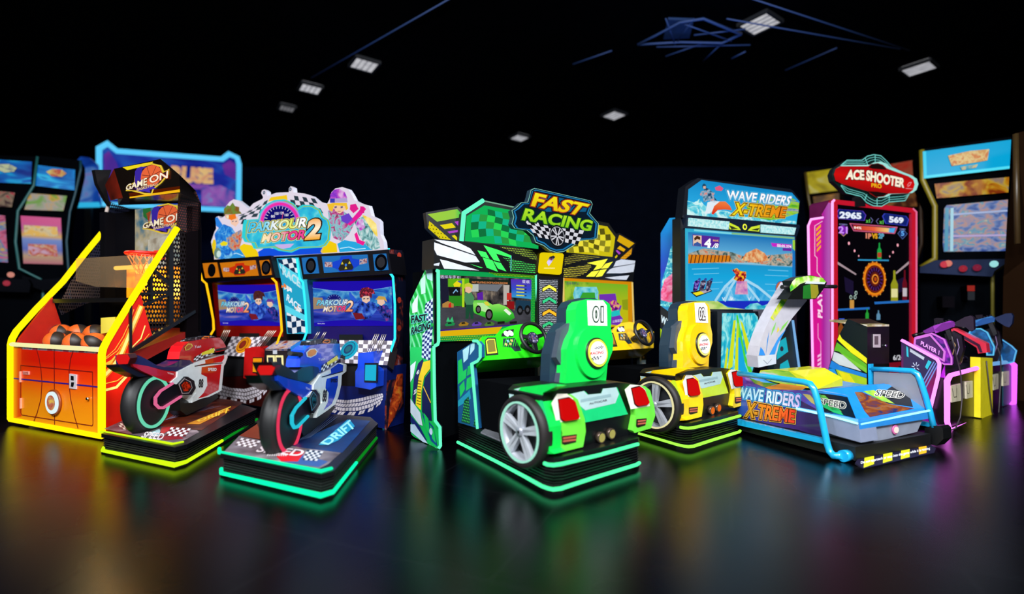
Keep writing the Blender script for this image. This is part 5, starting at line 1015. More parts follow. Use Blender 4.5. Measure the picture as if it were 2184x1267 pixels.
# --- seat pods, dashboards and platforms; the yellow one stands 1.47 m further along the row
def pod(sh, name, lb, C1, C2, C3, num, strips, stripd, tl_white, yellow):
    R = twin2('racing_seat_pod', lb, 'racing seat', 'racing seat pods', sh).root; B = lambda: MB(sh)
    def pz(u, v, z=0): r = ray(u, v); t = (z-CAM_H)/r.z; return CAMP+r*t
    c0, cl, cr = pz(1179, 1049), pz(976, 947), pz(1367, 993); cb = cl+(cr-c0)
    fr = Frame((0, 0, .2), (1, 0, 0), (0, 1, 0)); rd = []
    def corner(p, a, b, r=.09):
        u, w = (a-p).normalized(), (b-p).normalized(); return [p+u*r, p+(u+w)*r*.3, p+w*r]
    pts = [cl]+corner(c0, cl, cr)+corner(cr, c0, cb, .03)+[cb]; ab = [(p.x, p.y) for p in pts]; cx = sum(a for a, b in ab)/len(ab); cy = sum(b for a, b in ab)/len(ab)
    sc = lambda k: [(cx+(a-cx)*k, cy+(b-cy)*k) for a, b in ab]
    mb = B(); mb.prism(fr, ab, -.05, 0, D('0c0d0e', .3)); mb.prism(fr, sc(.975), -.19, -.05, matt('050506'))
    for k in range(6): mb.prism(fr, sc(.99), -.165+k*.019, -.156+k*.019, D('0e0f10', .35))
    mb.prism(fr, sc(1.0), -.2, -.17, D('0a0b0b', .4)); mb.build('platform', R)
    pull = lambda q, k=.02: CAMP+(q-CAMP)*(1-k/(q-CAMP).length)
    mb = B(); mb.tube([pull(pz(u, v, .035)) for u, v in ((976, 943), (1060, 985), (1120, 1017), (1156, 1037), (1170, 1042), (1180, 1044), (1196, 1042), (1270, 1018), (1358, 991), (1364, 987))], .012, strips, 6); mb.build('light_strip', R)
    mb = B(); mb.tube([pull(pz(u, v, .18)) for u, v in ((1161, 988), (1168, 991), (1180, 992), (1196, 990), (1280, 970), (1361, 947))], .012, strips, 6); mb.build('light_strip', R)
    mb = B(); q = [pz(1025, 925, .2), pz(1085, 950, .2), pz(1100, 930, .2), pz(1060, 895, .2)]; mb.hull([p+V((0, 0, z)) for p in q for z in (.0, .012)], MESHM('404448', (60, 60), .3, back='a8a8b0')); mb.build('foot_plate', R)
    S1, R1 = Frame(Q0.P(.085, 0, 0), -Q0.ey, Q0.ez), Q0.front(-1.16)
    mb = B(); mb.prism(S1, S1.q([(1085, 833), (1111, 826), (1154, 821), (1184, 825), (1158, 838), (1156, 846), (1172, 911), (1171, 960), (1182, 968), (1160, 968), (1156, 925), (1148, 890), (1136, 866), (1120, 855), (1104, 853), (1090, 862), (1080, 882), (1076, 895), (1078, 870), (1086, 850)]), -.1, 0, C1)
    mb.art(S1, [(1085, 834), (1110, 827), (1104, 836), (1087, 850)], D('a8c8c8'), 1); mb.art(S1, [(1156, 846), (1172, 911), (1171, 958), (1163, 960), (1161, 915), (1148, 862)], C3, 1); mb.build('fender', R, bevel=.012)
    S2 = Frame(Q0.P(.84, 0, 0), -Q0.ey, Q0.ez); mb = B(); mb.prism(S2, [(a-.14, b-.06) for a, b in S1.q([(1085, 833), (1111, 826), (1154, 821), (1184, 825), (1156, 846), (1172, 911), (1171, 960), (1078, 890)])], 0, .06, C1); mb.build('fender', R, bevel=.012)
    body = [(1156, 846), (1167, 834), (1190, 830), (1209, 827), (1316, 816), (1356, 819), (1372, 830), (1384, 854), (1385, 909), (1361, 923), (1358, 944), (1209, 969), (1180, 966), (1173, 939), (1172, 911)]
    mb = B(); mb.prism(R1, R1.q(body), -.35, 0, D('08090b', .35)); mb.build('rear_body', R, bevel=.015)
    mb = B(); mb.prism(R1.shift(-.35), [(a, b) for a, b in R1.q([(1172, 838), (1356, 822), (1380, 870), (1350, 925), (1180, 960)])], -.45, 0, matt('07080a')); mb.build('seat_base', R)
    for pd, wh, rd_, vn in (([(1188, 840), (1209, 840), (1222, 850), (1237, 892), (1239, 918), (1233, 950), (1192, 960), (1183, 954), (1189, 922), (1185, 909), (1176, 860)], [(1188, 840), (1209, 840), (1222, 850), (1237, 892), (1237, 893), (1187, 902), (1176, 860)], [(1191, 853), (1213, 849), (1223, 856), (1232, 888), (1229, 893), (1202, 897), (1196, 892)], [(1198, 930), (1230, 926), (1228, 943), (1204, 949), (1198, 946)]),
                            ([(1332, 831), (1344, 820), (1365, 822), (1376, 831), (1385, 865), (1387, 884), (1378, 911), (1343, 921), (1339, 916), (1345, 884), (1344, 871)], [(1332, 831), (1344, 820), (1365, 822), (1376, 831), (1386, 866), (1345, 873)], [(1347, 829), (1363, 825), (1371, 831), (1381, 857), (1378, 862), (1359, 865), (1354, 860)], [(1357, 894), (1379, 892), (1376, 907), (1360, 912), (1356, 909)])):
        f = R1.shift(.045); mb = B(); mb.prism(R1, R1.q(pd), -.02, .045, C2); mb.art(f, wh, tl_white, 1); mb.art(f, shrink(rd_, -3), D('1a0a08'), 2)
        mb.art(f, vn, D('1c0c0a'), 2); v0 = vn
        for k in (.3, .68): mb.line(f, [((v0[0][0]+3), v0[0][1]*(1-k)+v0[4][1]*k), ((v0[1][0]-3), v0[1][1]*(1-k)+v0[2][1]*k)], .012, E('e87a60', .8), 3)
        hs = mb.build('lamp_housing', R, bevel=.006)
        mb = B(); mb.prism(f, f.q(rd_), 0, .02, E('d80c0c', .95)); mb.build('tail_lamp', hs, bevel=.006)
    mb = B(); f = R1.shift(.01); mb.prism(R1, R1.q([(1214, 841), (1245, 834), (1253, 842), (1282, 839), (1286, 829), (1314, 826), (1337, 883), (1238, 902), (1228, 870)]), -.01, .01, C3)
    mb.art(f, [(1214, 841), (1245, 834), (1253, 842), (1282, 839), (1286, 829), (1314, 826), (1320, 840), (1312, 860), (1248, 875), (1233, 862)], D('a8c4c4'), 1); mb.art(f, [(1238, 852), (1302, 840), (1303, 846), (1238, 858)], D('8aa8ac'), 2); mb.text(f, 'AUTOCAR', [(1256, 863), (1294, 855), (1294, 851), (1256, 859)], D('5a5a60'), 3, .02); mb.build('tail_gate', R)
    for c_ in ((1277, 932), (1299, 924)):
        mb = B(); mb.cyl(R1, c_, .038, 0, .03, D('5a4a40', .3, .6), 20); mb.disc(R1, c_, .030, E('b8b060' if not yellow else 'f07020', .9), 26, 18); mb.build('exhaust_tip', R)
    # wheel
    hub = Frame(Q0.P(.04, 0, 0), -Q0.ey, Q0.ez).W(1109, 921); ax = -Q0.ex; rr = .192; mb = B()
    mb.lathe(hub, ax, [(rr, -.0), (rr+.01, .012), (rr+.035, .008), (rr+.045, -.01), (rr+.045, -.07), (rr, -.075)], D('120a0a', .6), 40, caps=False); w_ = mb.build('wheel', R)
    mb = B(); mb.lathe(hub, ax, [(rr+.004, .002), (rr+.004, .016), (rr-.008, .016), (rr-.008, .0)], E('a8f0d8' if not yellow else 'f0e8b0', .95), 40, caps=False); mb.build('rim_light', w_)
    mb = B(); mb.lathe(hub, ax, [(rr, -.0), (rr-.012, .004), (rr-.02, -.03), (rr-.025, -.06)], D('a8acb4', .4, .3), 36, caps=False); mb.lathe(hub, ax, [(rr-.02, -.062), (.001, -.062)], D('2a2c30', .5, .3), 30, caps=False)
    e1, e2 = Q0.ey, Q0.ez
    for k in range(5):
        for s in (-1, 1):
            a = 2*math.pi*k/5+s*.16+.4; u = e1*math.cos(a)+e2*math.sin(a); t = ax.cross(u)
            mb.hull([hub+u*rd2+t*(sg*wd+s*off)+ax*x for rd2, wd, off in ((.02, .016, 0), (rr-.012, .017, .012)) for sg in (-1, 1) for x in (-.03, .004)], D('c4c8d0', .35, .35))
    mb.lathe(hub, ax, [(.034, 0), (.03, .012), (.001, .014)], D('9a9ea8', .3, .4), 16, caps=False); mb.lathe(hub, ax, [(.012, .014), (.001, .016)], D('101214'), 10, caps=False); mb.build('hub', w_)
    # seat
    TS = Q0.front(-1.0, .6, 6); mb = B()
    shell = [(1205, 823), (1208, 790), (1209, 771), (1209, 745), (1215, 724), (1225, 705), (1228, 686), (1228, 660), (1232, 648), (1240, 641), (1252, 638), (1288, 640), (1300, 648), (1304, 663), (1303, 701), (1308, 724), (1307, 747), (1296, 776), (1292, 815)]
    mb.prism(TS, TS.q(shell), -.10, 0, C1); se = mb.build('seat_shell', R, bevel=.025)
    f = TS.shift(.004); mb = B(); a, b = f.at(1261, 752)
    el = [(a+.165*math.cos(2*math.pi*i/36), b+.165*math.sin(2*math.pi*i/36)) for i in range(36)]
    mb.prism(f, [(a+(x-a)*1.0, b+(y-b)*1.12) for x, y in el], -.02, .02, C1); mb.build('back_boss', se, bevel=.014)
    g = TS.shift(.026); mb = B(); ce = (1272, 753); mb.cyl(g, ce, .112, -.01, .012, D('141610', .4), 36); mb.cyl(g, ce, .102, .012, .02, D('c0cc40' if not yellow else 'e8dc70', .3), 36); mb.cyl(g, ce, .084, .02, .024, D('f0f0ee', .4), 36)
    h = g.shift(.024); mb.text(h, 'RACING', [(1259, 757), (1287, 754), (1288, 748), (1260, 751)], D('d01c1c'), 1, .03); mb.checker(h, ((1266, 745), (1288, 743), (1286, 736), (1268, 741)), 7, 3, D('14141a'), None, 1); mb.checker(h, ((1262, 769), (1276, 767), (1284, 759), (1262, 761)), 6, 3, D('14141a'), None, 1); mb.build('emblem', se)
    mb = B(); f = TS.shift(.003); mb.poly(f, f.q([(1252, 641), (1286, 641), (1294, 652), (1295, 695), (1254, 694)]), D('f0f0f0', .35), .001); mb.text(f, num, [(1265, 685), (1285, 685), (1285, 656), (1265, 656)], D('1a3a20' if not yellow else '3a2010'), 2, .10); mb.text(f, num, [(1265, 685), (1285, 685), (1285, 656), (1265, 656)], D('e8e8e8'), 3, .02); mb.build('number_patch', se)
    BK = TS.shift(-.11); mb = B(); mb.prism(BK, BK.q([(1172, 820), (1172, 800), (1174, 754), (1186, 708), (1200, 688), (1206, 686), (1208, 655), (1217, 642), (1234, 636), (1268, 636), (1290, 645), (1296, 700), (1290, 815), (1194, 823)]), -.10, 0, D('10283a', .5)); mb.build('seat_cushion', R, bevel=.03)
    mb = B(); f = TS.shift(-.07); mb.prism(f, f.q([(1228, 686), (1216, 687), (1195, 703), (1184, 762), (1195, 780), (1189, 822), (1206, 823), (1210, 770), (1210, 745), (1216, 724), (1226, 705)]), -.05, .01, D('39434f', .5)); mb.build('seat_bolster', R, bevel=.01)
    return R
TLW = D('e8e4d4', .35)
pod((0, 0, 0), 'g', 'green racing seat pod with number 01, nearest to the viewer', gsh, D('68d83c', .3, coat=.3), D('18c070', .3), '01', E('48f098', 1.7), None, TLW, False)
pod(SH2, 'y', 'yellow racing seat pod with number 02, behind and right of the green one', ysh, D('f0d010', .3, coat=.3), D('b8cc20', .3), '02', E('90f040', 1.7), None, D('dcdcd8', .35), True)
def dash(sh, root, c1, glow, yellow):
    B = lambda: MB(sh); DF = Q0.front(-.36, .74, 34); mb = B()
    o = [(1028, 718), (1055, 717), (1067, 704), (1088, 695), (1115, 691), (1150, 696), (1166, 711), (1186, 716), (1176, 759), (1030, 769), (1024, 731)]
    mb.prism(DF, DF.q(o), -.2, 0, c1); A = lambda p, m, l=1: mb.art(DF, p, m, l); bk_ = D('14161c'); yl = D('c8e030' if not yellow else '5a4010')
    A([(1034, 726), (1040, 720), (1057, 720), (1063, 757), (1036, 759)], bk_); A([(1036, 727), (1041, 723), (1055, 723), (1060, 753), (1039, 755)], yl, 2); A([(1038, 728), (1043, 725), (1054, 725), (1057, 750), (1041, 752)], E('b0a850' if not yellow else 'e08a40', .8), 3)
    A([(1069, 718), (1070, 712), (1080, 704), (1096, 702), (1094, 718)], bk_); mb.disc(DF, (1080, 712), .028, D('c8ccd0'), 2, 14); mb.disc(DF, (1089, 711), .028, D('c8ccd0'), 2, 14)
    A([(1073, 722), (1098, 721), (1112, 748), (1098, 750), (1090, 741), (1072, 740)], D('1c2c34'), 1)
    for k in range(7): mb.line(DF, [(1074+k*5, 740-k*.3), (1080+k*4.4, 723)], .005, c1 if not yellow else D('b89010'), 2)
    for x, y in ((1083, 728), (1091, 727), (1079, 735), (1088, 734)): mb.disc(DF, (x, y), .013, D('7ab0c8' if (x+y) % 2 else 'c0a060', .3), 3, 10)
    A([(1169, 720), (1183, 720), (1178, 745), (1172, 742)], yl, 2); A([(1171, 722), (1181, 722), (1177, 742), (1173, 740)], E('80b8a8' if not yellow else 'e87030', .8), 3)
    d_ = mb.build('dashboard', root, bevel=.015)
    WF = Q0.front(-.50, .7, 24); c = WF.at(1134, 723); e = lambda a, r, d=0: WF.P(c[0]+r*1.02*math.cos(a), c[1]+r*math.sin(a), d)
    mb = B(); mb.tube([e(2*math.pi*i/40, .125, .03) for i in range(40)], .0155, D('0c0c10', .45), 10, True); st = mb.build('steering_wheel', root)
    mb = B(); mb.cyl(WF, c, .052, -.01, .025, D('14141c', .4), 20); f = WF.shift(.025); mb.poly(f, [(c[0]+.046*math.cos(i*.4), c[1]+.046*math.sin(i*.4)) for i in range(16)], PT('noise', [(.4, '181828'), (.55, '504a70'), (.65, 'c0b8c8')], (50, 50), lit=None), .001); mb.poly(f, [(c[0]+.022*math.cos(i*.6), c[1]+.022*math.sin(i*.6)) for i in range(10)], PT('noise', [(.4, '3a50b0'), (.6, 'e8a070')], (30, 30), lit=.7), .002); mb.build('hub', st)
    for a, w_ in ((-math.pi/2, .022), (math.pi*.93, .018), (math.pi*.07, .018)):
        mb = B(); u = (math.cos(a), math.sin(a)); t = (-u[1], u[0]); mb.prism(WF, [(c[0]+u[0]*r+t[0]*s*w_, c[1]+u[1]*r+t[1]*s*w_) for r, s in ((.04, -1), (.12, -.7), (.12, .7), (.04, 1))], .0, .022, D('101016', .4)); mb.build('spoke', st)
    mb = B(); mb.tube([WF.P(c[0], c[1], 0), WF.P(c[0], c[1]-.02, -.16)], .03, D('101014'), 10); mb.build('steering_column', root)
    mb = B(); mb.prism(Q0.front(-.2), Q0.front(-.2).q([(1147, 768), (1152, 768), (1152, 820), (1147, 820)]), -.04, 0, D('7a8a98', .3, .5)); mb.build('upright_rail', root)
    mb = B(); f = Q0.front(-.18); mb.prism(f, f.q([(1150, 768), (1170, 768), (1168, 822), (1151, 822)]), -.1, 0, D('141416', .4)); mb.art(f, [(1153, 790), (1167, 789), (1166, 816), (1153, 816)], D('a8a8a8' if not yellow else 'a8c0e0'), 1); mb.art(f, [(1155, 796), (1164, 796), (1163, 812), (1155, 812)], D('d8d8d8'), 2); mb.disc(f, (1160, 782), .013, D('c0a070', .3, .8), 1, 10); mb.build('coin_box', root)
dash((0, 0, 0), MG.root, D('28d018', .25, coat=.4), 0, False)
dash(SH2, MY.root, D('e8b808', .25, coat=.4), 0, True)
# left knee panel with print and light edge
SK = Frame(Q0.P(.15, 0, 0), -Q0.ey, Q0.ez); mb = MB()
mb.prism(SK, SK.q([(975, 751), (1012, 728), (1020, 728), (1027, 736), (1027, 762), (1021, 770), (1009, 776), (1021, 914), (977, 901)]), -.03, 0, D('124a78', .4)); A = lambda p, m, l=1: mb.art(SK, p, m, l)
gg = D('18b050'); A([(987, 747), (1002, 736), (998, 765), (989, 774)], D('a0d0d8')); A([(1004, 735), (1013, 731), (1012, 745), (1002, 758)], D('a0d0d8')); A([(977, 770), (985, 765), (988, 792), (996, 786), (994, 806), (977, 820)], gg); A([(998, 782), (1008, 776), (1009, 795), (996, 802)], gg); A([(980, 824), (990, 812), (992, 830), (982, 848)], gg); A([(996, 808), (1009, 800), (1012, 822), (994, 834)], gg); A([(977, 855), (998, 836), (1002, 830), (1005, 850), (977, 868)], D('1c88a0'))
A([(986, 890), (990, 855), (1000, 845), (1003, 905), (984, 900)], MESHM('0c3c30', (45, 45), .3, back='40c848')); A([(1010, 908), (1016, 872), (1019, 912)], MESHM('0c3c30', (45, 45), .3, back='40c848'))
mb.build('knee_panel', MG.root)
mb = MB(); mb.tube([SK.W(*p, .012) for p in ((1012, 727), (1020, 727), (1027, 736), (1027, 762), (1021, 770), (1009, 776), (1021, 914))], .011, MINT, 6); mb.build('light_strip', MG.root)
# ------------------------------------------------------------------ water-scooter machine
WR = Mach('water_scooter_machine', 24, px=(1828, 997)); R5 = WR.root
tag(R5, 'blue WAVE RIDERS X-TREME water scooter game with ride-on hull and handlebars', 'arcade machine')
def fside(M, x): return Frame(M.P(x, 0, 0), -M.ey, M.ez)      # left outer face
def lay(fr, px, d0, d1, m, nm, par, side=None, bev=0, label=None):
    b = MB(); b.prism(fr, fr.q(px), d0, d1, m, side); return b.build(nm, par, label, bevel=bev)
FA_, FB_, WS = WR.front(1.58), WR.front(1.72), fside(WR, -.02)
bluE = E('1c9ce0', .95)
# cabinet back body and side print
lay(FB_, [(1462, 480), (1698, 500), (1700, 800), (1640, 800), (1462, 840)], -.3, 0, D('07090e', .5), 'cabinet', R5)
mb = MB(); mb.prism(WS, WS.q([(1409, 497), (1428, 465), (1449, 463), (1449, 650), (1476, 668), (1476, 897), (1409, 880)]), -.03, 0, GY(WS, (1430, 880), (1430, 470), [(0, '1c6ab0'), (.3, '2aa0a0'), (.55, '2a9ad8'), (.75, '1838b8'), (1, '1c8cd0')], lit=None))
A = lambda p, m, l=1: mb.art(WS, p, m, l)
foam = PT('noise', [(.35, '1c88b8'), (.5, '38c0d8'), (.62, 'b0f0f0')], (9, 14), lit=None, dist=2)
A([(1412, 600), (1424, 560), (1430, 530), (1447, 505), (1449, 570), (1435, 580), (1420, 610), (1410, 620)], foam, 1); A([(1410, 622), (1418, 596), (1432, 585), (1448, 575), (1449, 640), (1430, 646), (1410, 642)], PT('noise', [(.35, 'e83a78'), (.5, 'f07ab0'), (.65, 'f8b8d0')], (6, 12), lit=None, dist=1.5), 2)
A([(1434, 600), (1448, 590), (1449, 625), (1440, 630)], D('e85a2a'), 3); A([(1440, 545), (1448, 535), (1449, 575), (1442, 572)], D('c83a80'), 3); A([(1410, 640), (1430, 645), (1449, 642), (1449, 650), (1440, 655), (1420, 655), (1409, 652)], foam, 3)
A([(1409, 652), (1476, 700), (1476, 775), (1409, 700)], D('0c1c2c'), 2); A([(1409, 700), (1440, 730), (1450, 780), (1432, 784), (1409, 760)], PT('noise', [(.4, '48b018'), (.6, 'b0d81c')], (14, 4), rot=40, lit=None), 3)
mb.text(WS, 'WAVE RIDERS', [(1410, 686), (1480, 732), (1480, 713), (1412, 673)], D('d0e8f8'), 5, .05); mb.text(WS, 'X-TREME', [(1414, 706), (1470, 745), (1470, 722), (1418, 694)], D('f0d81c'), 5, .07); mb.text(WS, 'X-TREME', [(1414, 706), (1470, 745), (1470, 722), (1418, 694)], D('8a7a10'), 6, -.0)
A([(1410, 748), (1418, 752), (1420, 738), (1428, 736), (1430, 748), (1440, 748), (1442, 752), (1428, 760), (1420, 776), (1412, 780)], D('f0a818'), 6); A([(1420, 738), (1424, 733), (1429, 738), (1428, 748), (1421, 748)], D('d82018'), 7)
mb.build('side_panel', R5)
# header
mb = MB(); mb.prism(FA_, FA_.q([(1488, 380), (1685, 403), (1692, 407), (1707, 428), (1698, 482), (1455, 464), (1462, 398)]), -.10, -.0, D('0a0d14', .35))
mb.art(FA_, [(1496, 384), (1689, 411), (1705, 430), (1698, 479), (1465, 459), (1468, 404)], GY(FA_, (1580, 475), (1580, 395), [(0, '30b8d8'), (.35, '28a8e0'), (1, '1488c8')]), 1); A = lambda p, m, l=1: mb.art(FA_, p, m, l)
A([(1465, 459), (1466, 428), (1480, 432), (1492, 424), (1500, 436), (1520, 448), (1550, 450), (1580, 462), (1698, 472), (1698, 479)], PT('noise', [(.35, '28a0d0'), (.5, '60d0e0'), (.62, 'd0f4f4')], (6, 10), lit=1, dist=2), 2)
A([(1590, 438), (1622, 425), (1660, 415), (1685, 420), (1704, 432), (1702, 455), (1660, 468), (1640, 470), (1600, 462)], PT('noise', [(.35, '48a830'), (.5, 'a0d030'), (.62, '3a60c8'), (.7, 'f0e840')], (3, 22), rot=-28, lit=1), 3)
A([(1500, 407), (1504, 400), (1510, 403), (1516, 408), (1524, 412), (1520, 418), (1530, 430), (1522, 432), (1508, 428), (1500, 432), (1498, 420), (1492, 416), (1494, 408)], PT('noise', [(.4, '1c3c60'), (.52, '80b0c8'), (.62, 'e08a80')], (22, 22), lit=1), 5)
mb.disc(FA_, (1501, 398), .028, E('1c4a68'), 6, 12); A([(1498, 398), (1504, 397), (1504, 403), (1499, 403)], E('d8b0a0'), 7)
A([(1504, 450), (1508, 432), (1520, 428), (1534, 430), (1528, 440), (1512, 456), (1502, 456)], E('e0ecf4'), 5); A([(1516, 456), (1522, 440), (1534, 430), (1546, 430), (1556, 440), (1560, 449), (1545, 447), (1530, 448), (1520, 458)], GY(FA_, (1540, 456), (1540, 430), [(0, 'e03018'), (1, 'f08040')]), 6)
A([(1524, 400), (1534, 396), (1542, 402), (1538, 408), (1526, 406)], E('e05a80'), 4)
logo(mb, FA_, 'WAVE RIDERS', [(1549, 426), (1679, 439), (1687, 420), (1549, 407)], GY(FA_, (1600, 432), (1600, 408), [(0, 'a0d8f0'), (.5, 'ffffff')]), E('2070b0'), E('50c0e8'), 9, .03)
logo(mb, FA_, 'X-TREME', [(1560, 458), (1670, 464), (1675, 444), (1568, 434)], GX(FA_, (1565, 450), (1672, 450), [(0, 'f8e020'), (.5, 'f0a818'), (1, 'e88018')]), E('3a2008'), E('e8c040'), 12, .03)
mb.build('marquee', R5)
# lamp bar
mb = MB(); mb.prism(FA_, FA_.q([(1458, 459), (1699, 480), (1701, 484), (1694, 505), (1458, 487)]), -.10, .03, D('0a1424', .35)); f = FA_.shift(.03)
mb.art(f, [(1554, 474), (1575, 484), (1580, 491), (1556, 489), (1554, 482)], D('a8b820'), 1); mb.art(f, [(1621, 480), (1602, 484), (1594, 492), (1619, 494)], D('a8b820'), 1); mb.art(f, [(1554, 480), (1574, 488), (1560, 489)], D('202410'), 2); mb.art(f, [(1620, 486), (1602, 490), (1616, 492)], D('202410'), 2)
mb.disc(f, (1588, 484), .032, D('d0d830', .3), 3, 18); mb.disc(f, (1588, 484), .018, D('202030'), 4, 14); lb = mb.build('lamp_bar', R5)
for q in ([(1468, 465), (1554, 473), (1552, 490), (1467, 482)], [(1622, 479), (1696, 486), (1692, 501), (1622, 496)]):
    mb = MB(); mb.prism(f, f.q(q), 0, .012, PT('noise', [(.35, '90e0e8'), (.6, 'd8fbfb')], (40, 40), lit=.95)); mb.build('lamp', lb)
# screen unit
mb = MB(); mb.prism(FA_, FA_.q([(1452, 464), (1460, 487), (1697, 505), (1698, 662), (1472, 666), (1452, 652)]), -.12, -.004, D('0a0e14', .4)); mb.art(FA_, [(1461, 487), (1695, 505), (1697, 661), (1462, 659)], GX(FA_, (1461, 560), (1697, 560), [(0, '38b8dc'), (.5, '2a90d8'), (1, '1c78c8')], .9), 1)
A = lambda p, m, l=1: mb.art(FA_, p, m, l)
A([(1480, 489), (1560, 496), (1560, 500), (1480, 493)], E('80e0f0', .9), 2); A([(1560, 496), (1694, 506), (1694, 510), (1560, 500)], E('88c890', .9), 2); A([(1462, 641), (1530, 642), (1552, 656), (1600, 660), (1462, 659)], PT('noise', [(.4, '90c848'), (.6, 'd8e890')], (5, 10), lit=.9), 2); A([(1530, 642), (1697, 642), (1697, 661), (1590, 660), (1552, 654)], E('1c30c8', .9), 2)
A([(1588, 657), (1600, 648), (1615, 646), (1625, 652), (1640, 648), (1655, 656), (1650, 660), (1590, 660)], PT('noise', [(.4, '20a8c8'), (.6, 'a0f0f0')], (9, 9), lit=.95), 3); A([(1690, 512), (1695, 512), (1695, 535), (1690, 530)], E('a0d040'), 2)
mb.build('screen_frame', R5)
mb = MB(); T = FA_.shift(.002); A = lambda p, m, l=1: mb.art(T, p, m, l)
mb.prism(T, T.q([(1467, 495), (1689, 510), (1689, 641), (1467, 641)]), -.005, .004, GY(T, (1580, 641), (1580, 500), [(0, '38b0e8'), (.35, '18a8e0'), (.54, '1c98d0'), (.56, '90c8e0'), (.75, '58a8d8'), (1, '1070b8')], .95))
A([(1467, 541), (1500, 530), (1560, 538), (1580, 545), (1600, 548), (1689, 540), (1689, 568), (1640, 566), (1600, 560), (1467, 562)], PT('noise', [(.32, '28483c'), (.45, '8a9a98'), (.55, 'c8b8a0'), (.65, 'd86a48'), (.72, 'f0d8a0')], (12, 18), lit=.9, dist=1), 4)
A([(1467, 543), (1556, 545), (1560, 558), (1467, 562)], PT('wave', [(.3, '904018'), (.5, 'f0c818'), (.7, 'e87818')], (7, 3), rot=30, lit=.9), 5); A([(1580, 555), (1590, 540), (1612, 530), (1630, 540), (1640, 556), (1610, 560)], PT('noise', [(.4, 'd87840'), (.6, 'f0c890')], (18, 18), lit=.95), 5)
A([(1467, 561), (1560, 557), (1640, 562), (1689, 566), (1689, 600), (1467, 600)], PT('noise', [(.38, '1890d0'), (.5, '20a8e0'), (.68, '80d8f4')], (2, 16), lit=.95, dist=.6), 3)
A([(1565, 590), (1580, 590), (1655, 641), (1520, 641)], PT('noise', [(.38, '1c9cdc'), (.52, '58bcec'), (.66, 'd0ecfc')], (5, 5), lit=.95, dist=1.2), 5)
for pl in ([(1566, 592), (1545, 612), (1525, 641)], [(1580, 592), (1615, 612), (1650, 641)], [(1568, 596), (1556, 616), (1545, 641)], [(1584, 598), (1600, 618), (1618, 641)]): mb.line(T, pl, .03, E('a8dcf6', .95), 5.5)
for y in (574, 585, 604, 618): mb.line(T, [(1475+y%7, y), (1530+y%11, y-2)], .008, E('6cc8f0', .95), 5.6); mb.line(T, [(1630+y%9, y+2), (1680, y+4)], .008, E('6cc8f0', .95), 5.6)
A([(1570, 600), (1592, 600), (1594, 628), (1566, 628)], PT('noise', [(.4, 'b868b8'), (.6, 'e8b0c8')], (10, 10), lit=.95), 6); A([(1560, 576), (1570, 572), (1578, 578), (1590, 580), (1590, 592), (1585, 600), (1572, 600), (1563, 596), (1568, 586)], PT('noise', [(.4, '501818'), (.5, 'e03838'), (.6, 'f0c820')], (28, 28), lit=.95), 7)
A([(1476, 500), (1534, 506), (1532, 528), (1476, 525)], E('5a2aa0', .9), 6); A([(1477, 502), (1495, 503), (1495, 526), (1477, 524)], E('e8c8b0'), 7); A([(1479, 508), (1485, 503), (1492, 506), (1492, 512), (1485, 510), (1480, 514)], E('4a2818'), 8); A([(1478, 520), (1486, 516), (1494, 521), (1494, 526), (1478, 524)], E('3858a0'), 8)
mb.text(T, '4', [(1501, 527), (1513, 528), (1514, 511), (1504, 510)], E('ffffff'), 9, .06); mb.text(T, '/8', [(1517, 529), (1529, 529), (1531, 520), (1522, 519)], E('ffffff'), 9, .03); mb.text(T, 'RANK', [(1519, 515), (1531, 516), (1531, 512), (1519, 511)], E('f0b070'), 9, .02)
A([(1643, 518), (1687, 522), (1687, 529), (1646, 526)], E('c828c8'), 6); mb.text(T, '00:05.374', [(1656, 527), (1686, 529), (1686, 524), (1656, 521)], E('ffffff'), 8, .02); A([(1668, 529), (1687, 530), (1687, 536), (1668, 535)], E('7028a8', .9), 6)
A([(1471, 623), (1484, 634), (1518, 621), (1512, 615)], E('181c20'), 6); A([(1476, 625), (1484, 631), (1500, 626), (1494, 621)], E('f0e020'), 7); A([(1494, 621), (1500, 626), (1516, 620), (1511, 617)], E('b0a8b8'), 7)
for k, x in enumerate((1480, 1493, 1506)): A([(x-4, 620), (x, 600), (x+6, 597), (x+12, 600), (x+6, 618), (x+1, 622)], PT('noise', [(.4, '281848'), (.55, '6838c0' if k == 0 else '585060'), (.65, 'b8b0d0')], (30, 30), lit=.9), 8); A([(x+6, 597), (x+9, 593), (x+13, 594), (x+12, 599)], E('3048a0'), 9)
mb.disc(T, (1664, 616), .085, E('1850b0'), 6, 24); mb.disc(T, (1664, 616), .078, PT('gradx', [(0, '28a838'), (1, 'c87040')], (3, 3), lit=.9), 7, 24, .048); mb.disc(T, (1664, 616), .046, E('201448'), 8, 20); mb.text(T, '126', [(1658, 619), (1671, 619), (1671, 613), (1658, 613)], E('f07a90'), 9, .02)
for x in (1541, 1559, 1596, 1648): mb.text(T, 'V', [(x-3, 641), (x+3, 641), (x+3, 634), (x-3, 634)], E('f0f8ff'), 9, .01)
mb.build('screen', R5)
